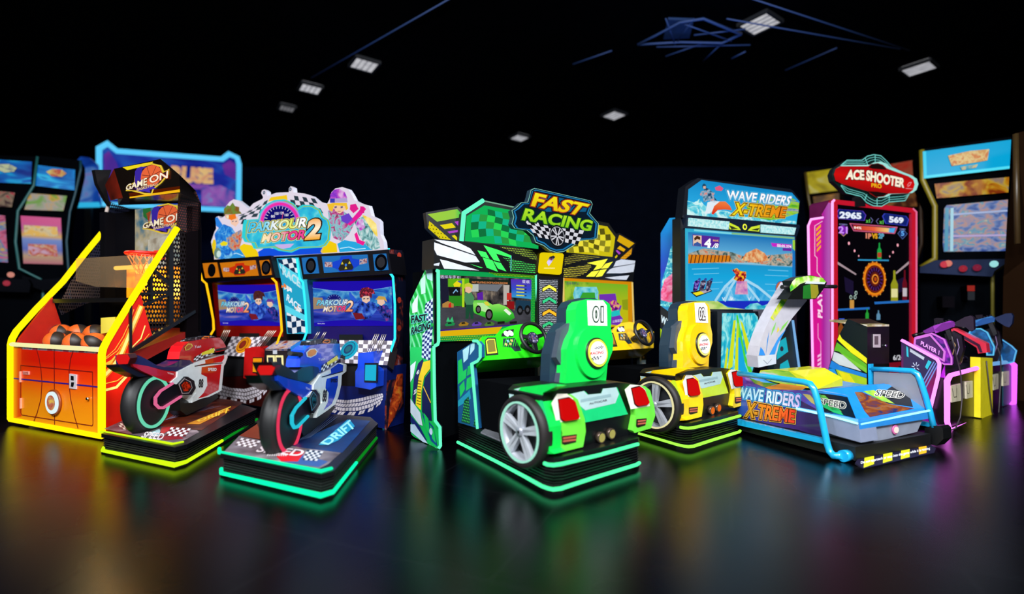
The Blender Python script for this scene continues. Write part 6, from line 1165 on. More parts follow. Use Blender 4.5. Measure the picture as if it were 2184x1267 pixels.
# lower wave print, grey post, far knee panel
FC_ = WR.front(1.52)
mb = MB(); mb.prism(FC_, FC_.q([(1530, 664), (1617, 664), (1624, 736), (1606, 800), (1530, 860)]), -.25, 0, D('0a1018', .4)); pr = [(1540, 668), (1609, 668), (1616, 676), (1622, 735), (1603, 796), (1536, 850), (1538, 750)]
mb.art(FC_, pr, PT('noise', [(.32, '18a0c8'), (.48, '28c0d8'), (.62, 'a0f0f0')], (9, 5), lit=.95, dist=2), 1); A = lambda p, m, l=2: mb.art(FC_, p, m, l)
yl_, gn_ = E('d8e820', .95), E('50d840', .95)
for pg in ([(1564, 684), (1569, 682), (1562, 782), (1551, 790)], [(1571, 690), (1576, 688), (1576, 790), (1566, 798)], [(1578, 682), (1584, 690), (1606, 760), (1598, 778)], [(1550, 740), (1553, 745), (1548, 800), (1543, 790)]): A(pg, yl_)
A([(1570, 672), (1573, 672), (1590, 760), (1604, 792), (1598, 798), (1576, 740)], gn_); A([(1574, 720), (1578, 720), (1592, 795), (1574, 798)], E('18a8e0'), 2.5)
mb.build('knee_panel', R5)
lay(FC_, [(1617, 660), (1642, 660), (1626, 740), (1620, 738)], -.1, -.02, D('5c5a64', .5), 'post', R5)
FD_ = WR.front(1.40)
mb = MB(); mb.prism(FD_, FD_.q([(1666, 700), (1685, 680), (1689, 683), (1704, 786), (1704, 830), (1650, 820), (1652, 745)]), -.08, 0, D('0a1420', .4)); cy = E('20b8cc', .85)
mb.art(FD_, [(1664, 727), (1676, 719), (1681, 750), (1657, 767), (1656, 744)], cy, 1); mb.disc(FD_, (1667, 744), .027, D('181030'), 2, 14); mb.art(FD_, [(1664, 777), (1680, 767), (1685, 786), (1662, 792)], cy, 1); mb.build('knee_panel', R5)
mb = MB(); mb.tube([FD_.W(*p, .015) for p in ((1688, 683), (1693, 720), (1702, 786))], .012, E('80b8f0', .9), 6); mb.build('light_strip', R5)
# steering arm
FAx = WR.front(1.15); mb = MB(); arm = [(1721, 641), (1705, 660), (1690, 678), (1675, 702), (1664, 726), (1656, 757), (1655, 776), (1617, 784), (1615, 759), (1619, 738), (1629, 709), (1643, 678), (1657, 653), (1673, 627), (1688, 601), (1702, 600)]
mb.prism(FAx, FAx.q(arm), -.12, 0, D('b8b4bc', .35, coat=.3)); A = lambda p, m, l=1: mb.art(FAx, p, m, l)
A([(1643, 678), (1657, 653), (1673, 627), (1688, 601), (1697, 603), (1680, 638), (1664, 662), (1650, 684)], PT('noise', [(.38, '50a820'), (.5, 'c8d028'), (.62, 'b0a888')], (9, 9), lit=None), 1)
for pg, c_ in (([(1655, 686), (1652, 700), (1644, 716), (1647, 702)], '78c050'), ([(1682, 682), (1676, 694), (1662, 710), (1668, 696)], '78c050'), ([(1640, 706), (1638, 725), (1633, 757), (1636, 725)], '3080c8'), ([(1676, 702), (1660, 720), (1648, 742), (1640, 757), (1652, 756), (1658, 735)], '3088d0'), ([(1622, 740), (1628, 748), (1632, 758), (1618, 758)], '2a80d0'), ([(1659, 696), (1662, 704), (1656, 710)], 'd8c040')): A(pg, D(c_), 2)
A([(1616, 760), (1655, 755), (1655, 776), (1617, 784)], D('c0c4cc'), 2); mb.line(FAx, [(1628, 768), (1636, 776), (1645, 766)], .006, D('8a90a0'), 3)
mb.build('steering_arm', R5, bevel=.015)
FHd = WR.front(1.02); mb = MB(); mb.prism(FHd, FHd.q([(1692, 598), (1711, 590), (1728, 587), (1756, 593), (1764, 603), (1760, 611), (1747, 630), (1739, 638), (1680, 638), (1697, 615)]), -.12, 0, D('0e100e', .35))
mb.art(FHd, [(1690, 600), (1697, 593), (1712, 590), (1728, 588), (1755, 593), (1762, 602), (1720, 601), (1706, 606), (1697, 614), (1686, 622), (1684, 612)], PT('noise', [(.38, '30a040'), (.5, '90c828'), (.6, 'd8d8b0')], (7, 7), lit=None), 1); mb.art(FHd, [(1713, 610), (1728, 606), (1730, 637), (1712, 637)], D('1c6a20'), 1); mb.art(FHd, [(1728, 606), (1744, 608), (1746, 625), (1740, 636), (1730, 637)], D('8a8420'), 1); mb.art(FHd, [(1720, 600), (1760, 602), (1758, 606), (1716, 605)], D('c8d0d0'), 2)
hd = mb.build('handlebar_head', R5, bevel=.01)
for a, b in (((1702, 612), (1672, 612)), ((1759, 611), (1787, 611))):
    mb = MB(); mb.tube([FHd.W(*a, -.04), FHd.W(*b, -.02)], [.016, .02], D('0c0c10', .5), 10); mb.build('grip', hd)
# hull
S5 = fside(WR, .16); WID = .89
side = [(1572, 800), (1600, 806), (1640, 822), (1700, 834), (1742, 832), (1744, 872), (1829, 897), (1831, 900), (1833, 916), (1780, 912), (1747, 931), (1702, 917), (1613, 900), (1572, 881)]
mb = MB(); mb.prism(S5, S5.q(side), -WID, 0, GX(S5, (1575, 850), (1760, 870), [(0, '2858a8'), (.35, '483a9c'), (.7, '3c2468'), (1, '281848')], lit=None, coat=.4), D('2a80c8', .3, coat=.3)); mb.prism(S5, S5.q([(1742, 832), (1800, 842), (1808, 846), (1826, 892), (1829, 897), (1744, 872)]), -.02, .001, D('1c88dc', .25, coat=.4))
A = lambda p, m, l=1: mb.art(S5, p, m, l)
A([(1575, 802), (1600, 807), (1640, 824), (1711, 833), (1742, 833), (1760, 870), (1740, 872), (1700, 850), (1600, 838), (1580, 830)], PT('noise', [(.35, '3858b8'), (.5, '5838a0'), (.6, '9878c8'), (.7, '60a868')], (5, 12), rot=-8, lit=None), 1)
A([(1632, 826), (1666, 818), (1723, 825), (1711, 832), (1640, 830)], D('e08a38'), 2); A([(1598, 806), (1630, 816), (1660, 818), (1632, 826), (1610, 818)], PT('noise', [(.4, '489838'), (.6, 'c8a848')], (9, 20), lit=None), 2)
A([(1712, 840), (1728, 842), (1742, 860), (1746, 868), (1730, 858)], D('b8a860'), 2); A([(1700, 868), (1831, 894), (1831, 900), (1700, 876)], D('68a8e8'), 2); A([(1742, 842), (1750, 841), (1790, 872), (1800, 886), (1780, 880), (1752, 866)], D('20b868'), 4)
A([(1738, 838), (1780, 842), (1808, 847), (1826, 892), (1780, 881), (1748, 874)], D('0a1428', .3), 3); A([(1745, 842), (1760, 843), (1796, 878), (1775, 874)], PT('noise', [(.4, '18a048'), (.6, '90d850')], (9, 9), lit=None), 4)
mb.text(S5, 'SPEED', [(1748, 860), (1804, 873), (1806, 858), (1750, 849)], D('f0ece0'), 5, .06); mb.text(S5, 'SPEED', [(1748, 860), (1804, 873), (1806, 858), (1750, 849)], D('0c1424'), 6, .0)
logo(mb, S5, 'WAVE RIDERS', [(1572, 847), (1705, 869), (1708, 843), (1575, 825)], GX(S5, (1590, 850), (1705, 850), [(0, 'a0d8f8'), (.5, 'e8f8ff'), (1, 'd8b8f0')], lit=None), D('1c70b0'), D('40b0e0'), 4, .03)
logo(mb, S5, 'X-TREME', [(1591, 888), (1695, 901), (1697, 876), (1597, 858)], GX(S5, (1595, 880), (1697, 880), [(0, 'c89a20'), (.5, 'f07820'), (1, 'e03020')], lit=None), D('401808'), D('e8b040'), 6, .03)
mb.build('hull', R5)
# seat hood
S6 = fside(WR, .26); mb = MB(); S7 = S6.shift(-.34)
mb.hull([S6.W(*p) for p in ((1617, 800), (1622, 790), (1655, 788), (1684, 791), (1715, 804), (1742, 830), (1690, 824), (1640, 812))]+[S7.W(*p) for p in ((1660, 787), (1693, 785), (1725, 781), (1759, 785), (1775, 794), (1797, 806), (1797, 823), (1700, 815))], D('c8c81c', .25, coat=.4)); A = lambda p, m, l=1: mb.art(S6, p, m, l)
A([(1618, 800), (1623, 791), (1655, 789), (1683, 792), (1700, 806), (1698, 822), (1642, 812)], PT('noise', [(.35, '489030'), (.5, '90b838'), (.6, 'b8b8a8')], (4, 14), rot=12, lit=None), 1); vt = [S6.shift(-.2).W(*p) for p in ((1721, 793), (1742, 796), (1759, 806), (1732, 808))]; mb.hull([p+V((0, 0, z)) for p in vt for z in (-.01, .012)], D('1c3c50', .3))
mb.build('seat', R5, bevel=.05)
# rear deck with sloping panels
zt = S5.W(1742, 833).z; z0 = WR.front(.1).W(1831, 898).z; r_ = ray(1818, 825); y1 = WR.loc(CAMP+r_*((zt-CAM_H)/r_.z))[1]
RD = WR.front(.1, z0, math.degrees(math.atan2(y1-.1, zt-z0))); mb = MB()
c4 = [RD.W(1831, 898), RD.W(1974, 872), RD.W(1818, 825), RD.W(1930, 824)]
mb.hull([p for p in c4]+[S5.W(1742, 833), S5.W(1742, 833)+WR.ex*WID, S5.W(1826, 898)-V((0, 0, .05)), S5.W(1826, 898)+WR.ex*WID-V((0, 0, .05)), S5.W(1742, 870), S5.W(1742, 870)+WR.ex*WID], D('1c88dc', .25, coat=.4)); A = lambda p, m, l=2: mb.art(RD, p, m, l)
A([(1820, 826), (1926, 825), (1936, 834), (1947, 868), (1895, 861), (1838, 836), (1822, 836)], D('0c1018', .3)); A([(1822, 826), (1850, 825), (1872, 838), (1908, 862), (1880, 856)], PT('noise', [(.4, '20a040'), (.58, 'b0d838')], (7, 7), lit=None), 3)
A([(1822, 837), (1838, 837), (1895, 862), (1950, 872), (1855, 890), (1844, 878)], PT('noise', [(.35, '3a4a90'), (.48, 'b05a30'), (.58, 'd88a50'), (.68, '607898')], (5, 9), rot=15, lit=.75, dist=1.5), 3)
mb.text(RD, 'SPEED', [(1864, 845), (1925, 851), (1930, 838), (1870, 832)], D('f0ece0'), 5, .06); mb.text(RD, 'SPEED', [(1864, 845), (1925, 851), (1930, 838), (1870, 832)], D('0c1018'), 6, .0)
mb.build('rear_deck', R5)
FE_ = WR.front(.1)
mb = MB(); mb.prism(FE_, FE_.q([(1828, 901), (1834, 904), (1976, 876), (1970, 890), (1956, 921), (1866, 943), (1838, 945)]), -.3, .0, D('8a90a0', .35)); mb.prism(S5, S5.q([(1761, 889), (1831, 902), (1837, 944), (1780, 928), (1763, 922)]), -.2, .004, D('8088a0', .35)); bp = mb.build('bumper', R5)
mb = MB(); mb.cyl(FE_, (1907, 916), .036, 0, .012, D('d060a0', .3), 20); mb.cyl(FE_, (1907, 916), .024, .012, .02, E('fff0e8', 1), 18); mb.build('tail_lamp', bp)
mb = MB(); mb.tube([S5.W(1700, 871, .01), S5.W(1780, 889, .01), S5.W(1831, 903, .01)], .009, E('a0f0ff', 2), 6); mb.tube([FE_.W(1831, 904, .01), FE_.W(1980, 875, .01)], .009, E('90ecff', 2), 6); mb.build('light_strip', R5)
# guard rails
SRl = fside(WR, .02); rb = D('189cd0', .25, coat=.5)
mb = MB(); mb.tube([SRl.W(*p) for p in ((1575, 797), (1640, 804), (1715, 815), (1728, 819), (1736, 830), (1749, 874), (1764, 946), (1769, 962), (1778, 972), (1796, 973))], .024, rb, 12); mb.cyl(SRl, (1797, 973), .042, -.06, .0, rb, 16); mb.build('guard_rail', R5)
mb = MB(); mb.prism(SRl, SRl.q([(1570, 894), (1760, 937), (1762, 948), (1570, 906)]), -.04, .0, rb); mb.build('lower_rail', R5)
SRr = fside(WR, 1.10); mb = MB(); mb.tube([SRr.W(*p) for p in ((1857, 787), (1900, 788), (1946, 791), (1957, 798), (1963, 812), (1973, 842), (1983, 876), (1992, 912))], .022, rb, 12); mb.prism(SRr, SRr.q([(1854, 776), (1860, 776), (1861, 824), (1855, 824)]), -.02, .02, rb); mb.build('guard_rail', R5)
mb = MB(); mb.prism(SRr, SRr.q([(1864, 793), (1944, 797), (1953, 806), (1976, 880), (1864, 880)]), -.004, .004, GLASS('b8bcc8', .55)); mb.build('acrylic_guard', R5)
mb = MB(); mb.prism(SRr, SRr.q([(1955, 896), (1985, 902), (1990, 912), (1955, 906)]), -.04, .0, rb); mb.build('lower_rail', R5)
# black base, cover and warning step
mb = MB(); f0 = WR.front(.06)
mb.hull([WR.P(x, y, z) for x in (.08, 1.04) for y in (.06, 1.5) for z in (.02, .12)], D('07080a', .5)); mb.build('base', R5)
mb = MB(); mb.prism(SRr, SRr.q([(1975, 912), (1990, 908), (2008, 908), (2014, 914), (2015, 936), (2000, 950), (1975, 945)]), -.1, .02, D('08090b', .4)); mb.build('wheel_cover', R5, bevel=.015)
ST = WR.front(.0, .012, 75); st = [(1824, 987), (1842, 999), (1993, 965), (1996, 956), (1980, 945), (1832, 975)]
mb = MB(); mb.prism(ST, ST.q(st), -.012, 0, D('1c1830', .35)); A = lambda p, m, l=1: mb.art(ST, p, m, l)
for q in ([(1844, 974), (1864, 970), (1864, 990), (1842, 998)], [(1884, 966), (1903, 962), (1903, 982), (1883, 988)], [(1922, 957), (1940, 954), (1940, 975), (1921, 980)], [(1959, 948), (1976, 946), (1976, 966), (1960, 970)]): A(q, D('d8d820', .35) if q[0][0] < 1950 else D('f0b020', .35))
mb.text(ST, 'Do not approach or step into the game while it is running', [(1836, 992), (1983, 961), (1983, 954), (1836, 985)], D('f0f0f8'), 3, .02)
mb.build('warning_step', R5)
# ------------------------------------------------------------------ striped coin cabinet between the two machines
CB = Mach('coin_cabinet', 24, pt=(3.537, 4.9, 0)); tag(CB.root, 'narrow black coin cabinet with yellow, green and blue slanted stripes on its side', 'coin cabinet')
CS, CF = fside(CB, 0), CB.front(0)
mb = MB(); mb.prism(CS, CS.q([(1850, 697), (1808, 680), (1791, 712), (1785, 723), (1777, 752), (1767, 786), (1767, 880), (1850, 900)]), -.36, 0, D('0b0b0d', .35)); A = lambda p, m, l=1: mb.art(CS, p, m, l)
A([(1786, 724), (1791, 713), (1796, 722), (1849, 764), (1849, 776), (1815, 752)], D('e8e010')); A([(1785, 730), (1849, 778), (1849, 794), (1790, 750), (1779, 748)], D('60b020')); A([(1779, 750), (1800, 758), (1838, 792), (1790, 778), (1775, 768)], D('d0d4d0'), 2); A([(1790, 750), (1825, 780), (1849, 796), (1849, 786)], D('78c030'), 3)
A([(1774, 769), (1792, 780), (1849, 798), (1849, 806), (1792, 790), (1769, 784)], D('2080d0'), 3); A([(1782, 786), (1849, 807), (1849, 840), (1800, 830)], D('a8c820'), 2); A([(1787, 790), (1812, 798), (1830, 825), (1800, 812)], D('e8d818'), 4); A([(1768, 786), (1780, 786), (1800, 830), (1768, 830)], D('2090d8'), 2)
mb.build('body', CB.root)
tp = [CF.W(1850, 697), CF.W(1895, 694)]; mb = MB(); z0 = tp[0].z
mb.hull([CB.P(x, y, z0+dz+(y*.12)) for x in (0, .36) for y in (0, .38) for dz in (-.0, .02)], PT('noise', [(.4, '3a6a20'), (.55, 'b89a70'), (.65, 'd0c8b8')], (12, 12), lit=None)); mb.build('sloping_top', CB.root)
mb = MB(); mb.prism(CF, CF.q([(1862, 713), (1876, 713), (1876, 741), (1862, 741)]), 0, .01, D('b8a8b0', .35)); mb.art(CF.shift(.01), [(1865, 717), (1873, 717), (1873, 735), (1865, 735)], D('5a4a50'), 1); mb.build('coin_slot', CB.root)
mb = MB(); mb.cyl(CF, (1886, 737), .012, 0, .02, CHR, 10); mb.build('lock', CB.root)
# ------------------------------------------------------------------ shooting machine
AC = Mach('shooting_arcade_cabinet', 21.5, pt=(3.729, 5.8, 0)); tag(AC.root, 'tall red and pink shooting game cabinet with bottles and a round target on its screen', 'arcade machine')
AF, AS = AC.front(0), fside(AC, -.035)
RED = E('d01830', .85)
mb = MB(); o = [(1767, 430), (1772, 426), (1941, 445), (1949, 452), (1949, 800), (1767, 815)]
mb.prism(AF, AF.q(o), -.24, -.002, D('0a0a10', .4), D('5a1040', .4)); mb.build('cabinet', AC.root)
mb = MB()
for q in ([(1767, 430), (1772, 426), (1941, 445), (1949, 452), (1939, 455), (1781, 437), (1768, 437)], [(1768, 437), (1781, 437), (1782, 812), (1767, 815)], [(1939, 455), (1949, 452), (1949, 800), (1939, 802)]): mb.prism(AF, AF.q(q), -.02, .03, RED, D('a01030', .4))
mb.build('front_frame', AC.root)
mb = MB(); mb.prism(AF, AF.q([(1781, 437), (1939, 455), (1939, 802), (1782, 812)]), -.01, .0, E('07050b', .8)); A = lambda p, m, l=1: mb.art(AF, p, m, l); f = AF
def hexbox(q, c1, c2): A(q, E(c1), 2); A(shrink(q, 1.6), E(c2), 3)
hexbox([(1783, 455), (1788, 446), (1840, 450), (1847, 459), (1843, 471), (1788, 467)], '6a40d0', '10206c'); hexbox([(1881, 461), (1886, 455), (1932, 461), (1938, 468), (1934, 482), (1888, 477)], '4048d0', '10206c')
mb.text(f, '2965', [(1790, 465), (1835, 467), (1835, 455), (1791, 452)], E('e8f0ff'), 5, .05); mb.text(f, '569', [(1896, 474), (1925, 476), (1925, 465), (1896, 462)], E('e8f0ff'), 5, .05)
mb.text(f, 'x1', [(1846, 475), (1854, 475), (1854, 468), (1846, 467)], E('60c850'), 5, .03); mb.text(f, 'x1', [(1875, 477), (1883, 478), (1883, 470), (1875, 469)], E('60c850'), 5, .03)
mb.line(f, [(1856, 464), (1861, 470), (1857, 476)], .006, E('8080c0'), 4); mb.line(f, [(1873, 466), (1868, 472), (1872, 478)], .006, E('8080c0'), 4)
mb.text(f, 'COMBO', [(1789, 480), (1806, 481), (1806, 478), (1789, 477)], E('9090d0', .8), 5, .02); mb.text(f, 'COMBO', [(1918, 490), (1930, 491), (1930, 488), (1918, 487)], E('9090d0', .8), 5, .02)
A([(1811, 476), (1914, 484), (1908, 499), (1820, 493)], E('d05a80'), 2); A([(1814, 478), (1911, 486), (1906, 497), (1821, 491)], E('1a1030'), 3); A([(1818, 480), (1900, 487), (1897, 496), (1822, 490)], GX(f, (1818, 485), (1908, 490), [(0, 'b82020'), (.5, 'e86040'), (.8, 'f0c070'), (1, '60b8f0')]), 4); A([(1896, 487), (1909, 486), (1905, 497), (1894, 495)], E('4aa8e8'), 5)
mb.text(f, '84%', [(1820, 488), (1836, 489), (1836, 484), (1820, 483)], E('fff0e8'), 6, .02)
A([(1786, 486), (1797, 480), (1809, 488), (1798, 503)], E('7a20b0'), 3); mb.text(f, '21', [(1788, 497), (1806, 498), (1806, 484), (1788, 483)], E('d090f8'), 5, .03); mb.line(f, [(1791, 498), (1798, 504), (1804, 498)], .005, E('e8b080'), 6)
mb.line(f, [(1914, 498), (1924, 488), (1934, 499), (1924, 510)], .005, E('6080d0'), 4, True); A([(1917, 498), (1924, 491), (1931, 499), (1924, 506)], E('183070'), 3); mb.text(f, '5', [(1921, 503), (1927, 503), (1927, 493), (1921, 493)], E('60a8f0'), 5, .03)
for t, x, c_ in (('1P', 1846, 'e88a70'), ('VS', 1859, 'e8a820'), ('2P', 1873, '60a8c8')): mb.text(f, t, [(x, 508), (x+11, 509), (x+11, 499), (x, 498)], E(c_), 5, .05)
for x, y, r in ((1810, 519, .02), (1822, 535, .017), (1831, 546, .012), (1914, 523, .02), (1904, 538, .017), (1897, 547, .012)): mb.disc(f, (x, y), r, E('f8a8b8'), 3, 10)
A([(1783, 556), (1826, 584), (1825, 587), (1783, 562)], E('b8a0a8', .8), 2); A([(1938, 557), (1910, 581), (1911, 585), (1938, 563)], E('b8a0a8', .8), 2)
A([(1829, 553), (1895, 554), (1895, 557), (1829, 556)], E('3090c0'), 3); A([(1864, 644), (1938, 640), (1938, 645), (1865, 649)], E('2468b8'), 3); A([(1782, 659), (1854, 655), (1854, 660), (1782, 663)], E('2468b8'), 3)
A([(1800, 590), (1820, 600), (1820, 630), (1803, 622)], E('1a1230'), 1.5); A([(1908, 600), (1930, 590), (1928, 620), (1908, 628)], E('1a1230'), 1.5)
c_ = (1864.5, 595.5)
for k, (r, cc) in enumerate(((.212, 'c85a10'), (.2, 'f08818'), (.172, '3a0c10'), (.16, '8a2818'), (.15, '280a1c'), (.09, '5a1818'), (.062, 'f09030'), (.044, '3a0c08'), (.026, 'b84a18'))): mb.disc(f, c_, r, E(cc, .95), 4+k, 32, sx=1.02)
a0, b0 = f.at(*c_)
for k in range(18):
    a = 2*math.pi*k/18; mb.poly(f, [(a0+r*1.02*math.cos(a+da), b0+r*math.sin(a+da)) for r, da in ((.10, -.05), (.138, -.09), (.145, 0), (.10, .03))], E('5a2a88', .9), .0098)
    mb.poly(f, [(a0+r*math.cos(a+da), b0+r*math.sin(a+da)) for r, da in ((.205, -.04), (.222, -.05), (.222, .05), (.205, .04))], E('f0b040', .9), .0050)
def bottle(x, y0, y1, w_, c1, lbl=None):
    h = y1-y0; A([(x-w_, y1), (x-w_, y0+h*.45), (x-w_*.35, y0+h*.28), (x-w_*.3, y0), (x+w_*.3, y0), (x+w_*.35, y0+h*.28), (x+w_, y0+h*.45), (x+w_, y1)], E(c1, .9), 7)
    if lbl: A([(x-w_*.9, y0+h*.6), (x+w_*.9, y0+h*.6), (x+w_*.9, y0+h*.88), (x-w_*.9, y0+h*.88)], E(lbl, .9), 8)
bottle(1874, 518, 553, 4.5, '20a848', 'c04028'); bottle(1906, 577, 642, 7.5, '9a9a20', 'e8e0a0'); bottle(1928, 576, 640, 5, '6a1020', 'c8c0c8'); bottle(1848, 658, 682, 3.5, '28a038', None); bottle(1872, 662, 682, 4, '6090b0'); bottle(1792, 680, 722, 6, '8a4a18'); A([(1788, 679), (1799, 679), (1799, 684), (1788, 684)], E('3050c0'), 9)
A([(1811, 640), (1820, 640), (1820, 658), (1811, 658)], E('c89040'), 7)
for x, y in ((1813, 634), (1822, 634), (1824, 625)): mb.disc(f, (x, y), .026, E('a8c0b8'), 8, 10); mb.disc(f, (x, y), .016, E('28302c'), 9, 8)
mb.text(f, '6/24', [(1904, 768), (1926, 767), (1926, 757), (1904, 758)], E('e0e0e8'), 5, .01); A([(1895, 774), (1939, 770), (1939, 800), (1895, 802)], E('801020', .8), 3)
mb.build('screen', AC.root)
mb = MB(); mb.tube([AF.W(*p, .035) for p in ((1769, 812), (1769, 432), (1773, 428))], .014, E('f0a0e0', 1.5), 6); mb.build('light_strip', AC.root)
mb = MB(); mb.tube([AF.W(*p, .035) for p in ((1941, 446), (1948, 453), (1948, 800))], .009, E('f070a0', .9), 6); mb.build('light_strip', AC.root)
mb = MB(); mb.prism(AS, AS.q([(1767, 432), (1752, 458), (1757, 464), (1731, 468), (1725, 481), (1727, 590), (1731, 600), (1736, 830), (1767, 850)]), -.03, 0, GX(AS, (1728, 600), (1768, 600), [(0, 'e02090'), (.5, 'e818a0'), (.72, 'b828a8'), (1, 'c060c0')], .85)); A = lambda p, m, l=1: mb.art(AS, p, m, l)
for k in range(5): A([(1741+k*.4, 488+k*11), (1751, 478+k*11), (1751, 484+k*11), (1741+k*.4, 494+k*11)], E('f8a818'), 2)
mb.line(AS, [(1754, 472), (1738, 482), (1738, 545), (1743, 550), (1743, 580), (1752, 592)], .008, E('f8d0e8'), 2); mb.line(AS, [(1745, 690), (1745, 720), (1751, 730), (1751, 790)], .008, E('f8a8e0'), 2)
mb.text(AS, 'PLAYER', [(1754, 678), (1753, 596), (1744, 594), (1745, 676)], E('ffd8f0'), 3, .04)
for k in range(4): A([(1744, 790-k*9), (1752, 785-k*9), (1752, 780-k*9), (1744, 785-k*9)], E('f8b8e8'), 2)
mb.build('side_panel', AC.root)
mb = MB(); mb.tube([AS.W(*p, .01) for p in ((1757, 464), (1731, 468), (1725, 482), (1727, 590), (1731, 602), (1736, 830))], .013, E('f8a0f0', 1.6), 6); mb.build('light_strip', AC.root)
mb = MB(); f2 = AC.front(.08); mb.prism(f2, f2.q([(1947, 489), (1954, 493), (1957, 505), (1956, 605), (1948, 622)]), -.1, 0, E('28a8e0', .9), D('1880b0')); mb.build('side_fin', AC.root)
AG = AC.front(-.06); SN = Mach('arcade_sign', 21.5, pt=AG.W(1869, 440)); tag(SN.root, 'red ACE SHOOTER PRO sign with mint neon bands above the red shooting cabinet', 'sign')
mint = E('78d8d0', .95)
def cap(px): return px
top_band = [(1795, 350), (1806, 342), (1838, 342), (1850, 333), (1863, 330), (1878, 332), (1890, 343), (1902, 357), (1925, 367), (1938, 375), (1940, 380), (1790, 356)]
pill = [(1776, 372), (1780, 360), (1790, 354), (1850, 353), (1858, 348), (1872, 346), (1884, 350), (1893, 358), (1940, 376), (1950, 383), (1953, 394), (1949, 406), (1940, 413), (1896, 415), (1886, 421), (1868, 423), (1856, 416), (1850, 410), (1795, 393), (1780, 386)]
bot_band = [(1790, 393), (1798, 405), (1806, 412), (1836, 418), (1848, 432), (1862, 439), (1880, 440), (1895, 431), (1930, 428), (1936, 415), (1896, 414), (1868, 424)]
mb = MB(); mb.prism(AG, AG.q([(1792, 352)]+top_band[1:10]+[(1950, 383), (1953, 394), (1949, 406), (1936, 415), (1930, 428), (1895, 431), (1880, 440), (1862, 439), (1848, 432), (1836, 418), (1806, 412), (1798, 405), (1778, 386), (1775, 372), (1780, 360)]), -.06, -.01, E('0c2826', .8), D('10181c', .4)); f = AG.shift(-.01)
for k, s_ in enumerate((0, .33, .66)):
    up = [(a[0]*(1-s_)+b[0]*s_, a[1]*(1-s_)+b[1]*s_) for a, b in zip([(1796, 350), (1806, 342), (1838, 342), (1850, 333), (1863, 330), (1878, 332), (1890, 343), (1902, 357), (1938, 374)], [(1790, 354), (1806, 353), (1846, 353), (1858, 348), (1866, 346), (1874, 347), (1886, 353), (1898, 362), (1938, 377)])]
    dn = [(a[0]*(1-s_)+b[0]*s_, a[1]*(1-s_)+b[1]*s_) for a, b in zip([(1793, 396), (1804, 411), (1836, 419), (1848, 432), (1862, 439), (1880, 440), (1895, 431), (1930, 428), (1938, 415)], [(1795, 394), (1812, 399), (1845, 409), (1856, 417), (1866, 423), (1880, 422), (1894, 416), (1925, 414), (1940, 413)])]
    mb.line(f, up, .010 if k == 0 else .006, mint, 2); mb.line(f, dn, .010 if k == 0 else .006, mint, 2)
for a, b in (((1866, 330), (1866, 346)), ((1845, 338), (1850, 352)), ((1893, 350), (1886, 356)), ((1870, 424), (1870, 440)), ((1848, 415), (1844, 426)), ((1896, 416), (1896, 430))): mb.line(f, [a, b], .012, mint, 3)
mb.build('neon_bands', SN.root)
mb = MB(); mb.prism(AG, AG.q(pill), -.01, .03, E('a0e8e0', .95), D('203030')); f = AG.shift(.03); mb.art(f, shrink(pill, 2.2), GY(f, (1865, 415), (1865, 352), [(0, '8a0a10'), (.5, 'd01010'), (1, '900810')]), 1)
mb.art(f, [(1852, 357), (1860, 350), (1873, 349), (1883, 354), (1891, 362), (1860, 360)], E('180c0c'), 2); mb.art(f, [(1850, 408), (1858, 413), (1868, 420), (1884, 418), (1894, 413), (1872, 409)], E('180c0c'), 2)
mb.text(f, 'ACE', [(1804, 382), (1842, 383), (1841, 364), (1808, 363)], E('3a1008'), 3, .10); mb.text(f, 'SHOOTER', [(1847, 384), (1926, 400), (1928, 382), (1848, 364)], E('3a1008'), 3, .10); mb.text(f, 'ACE', [(1804, 382), (1842, 383), (1841, 364), (1808, 363)], E('fff0d8'), 4, .05); mb.text(f, 'SHOOTER', [(1847, 384), (1926, 400), (1928, 382), (1848, 364)], E('fff0d8'), 4, .05)
mb.text(f, 'PRO', [(1858, 399), (1879, 402), (1879, 393), (1858, 391)], E('f0b818'), 4, .03); mb.line(f, [(1934, 396), (1938, 390), (1943, 389), (1940, 395), (1935, 398)], .007, E('f0a0a8'), 4); mb.line(f, [(1931, 402), (1945, 403)], .006, E('f0a0a8'), 4)
mb.build('sign_panel', SN.root)
mb = MB(); mb.prism(AG, AG.q([(1828, 418), (1848, 420), (1850, 440), (1828, 440)]), -.06, -.02, D('100c10')); mb.build('bracket', SN.root)
# ------------------------------------------------------------------ gun console
GC = Mach('gun_console', 34, px=(2012, 918)); R7 = GC.root; tag(R7, 'purple and blue two-player gun console with neon edges and a yellow centre post', 'arcade console')
GF, GS = GC.front(0), fside(GC, .0)
PK = E('f070f0', 2.4); PUR = D('8a18a8', .3, coat=.3)
mb = MB(); mb.prism(GF, GF.q([(2014, 806), (2024, 796), (2084, 782), (2150, 769), (2160, 778), (2160, 860), (2150, 870), (2026, 917), (2014, 912)]), -.36, 0, D('0c070c', .3)); mb.build('cabinet', R7)
lay(GF, [(2138, 780), (2152, 777), (2156, 781), (2156, 855), (2150, 862), (2138, 866)], 0, .006, D('0e4a5a', .35), 'cabinet_door', R7)
mb = MB(); mb.tube([GF.W(*p, .02) for p in ((2082, 895), (2026, 916), (2018, 913), (2014, 898), (2014, 812), (2021, 800), (2081, 784))], .020, PK, 8); mb.build('light_strip', R7)
mb = MB(); mb.tube([GF.W(*p, .02) for p in ((2110, 884), (2150, 868), (2157, 858), (2158, 778), (2150, 771))], .022, E('d050f0', 2.2), 8); mb.build('light_strip', R7)
mb = MB(); mb.tube([GF.W(*p, .02) for p in ((2111, 776), (2150, 771))], .022, E('70a8e0', .95), 8); mb.build('light_strip', R7)
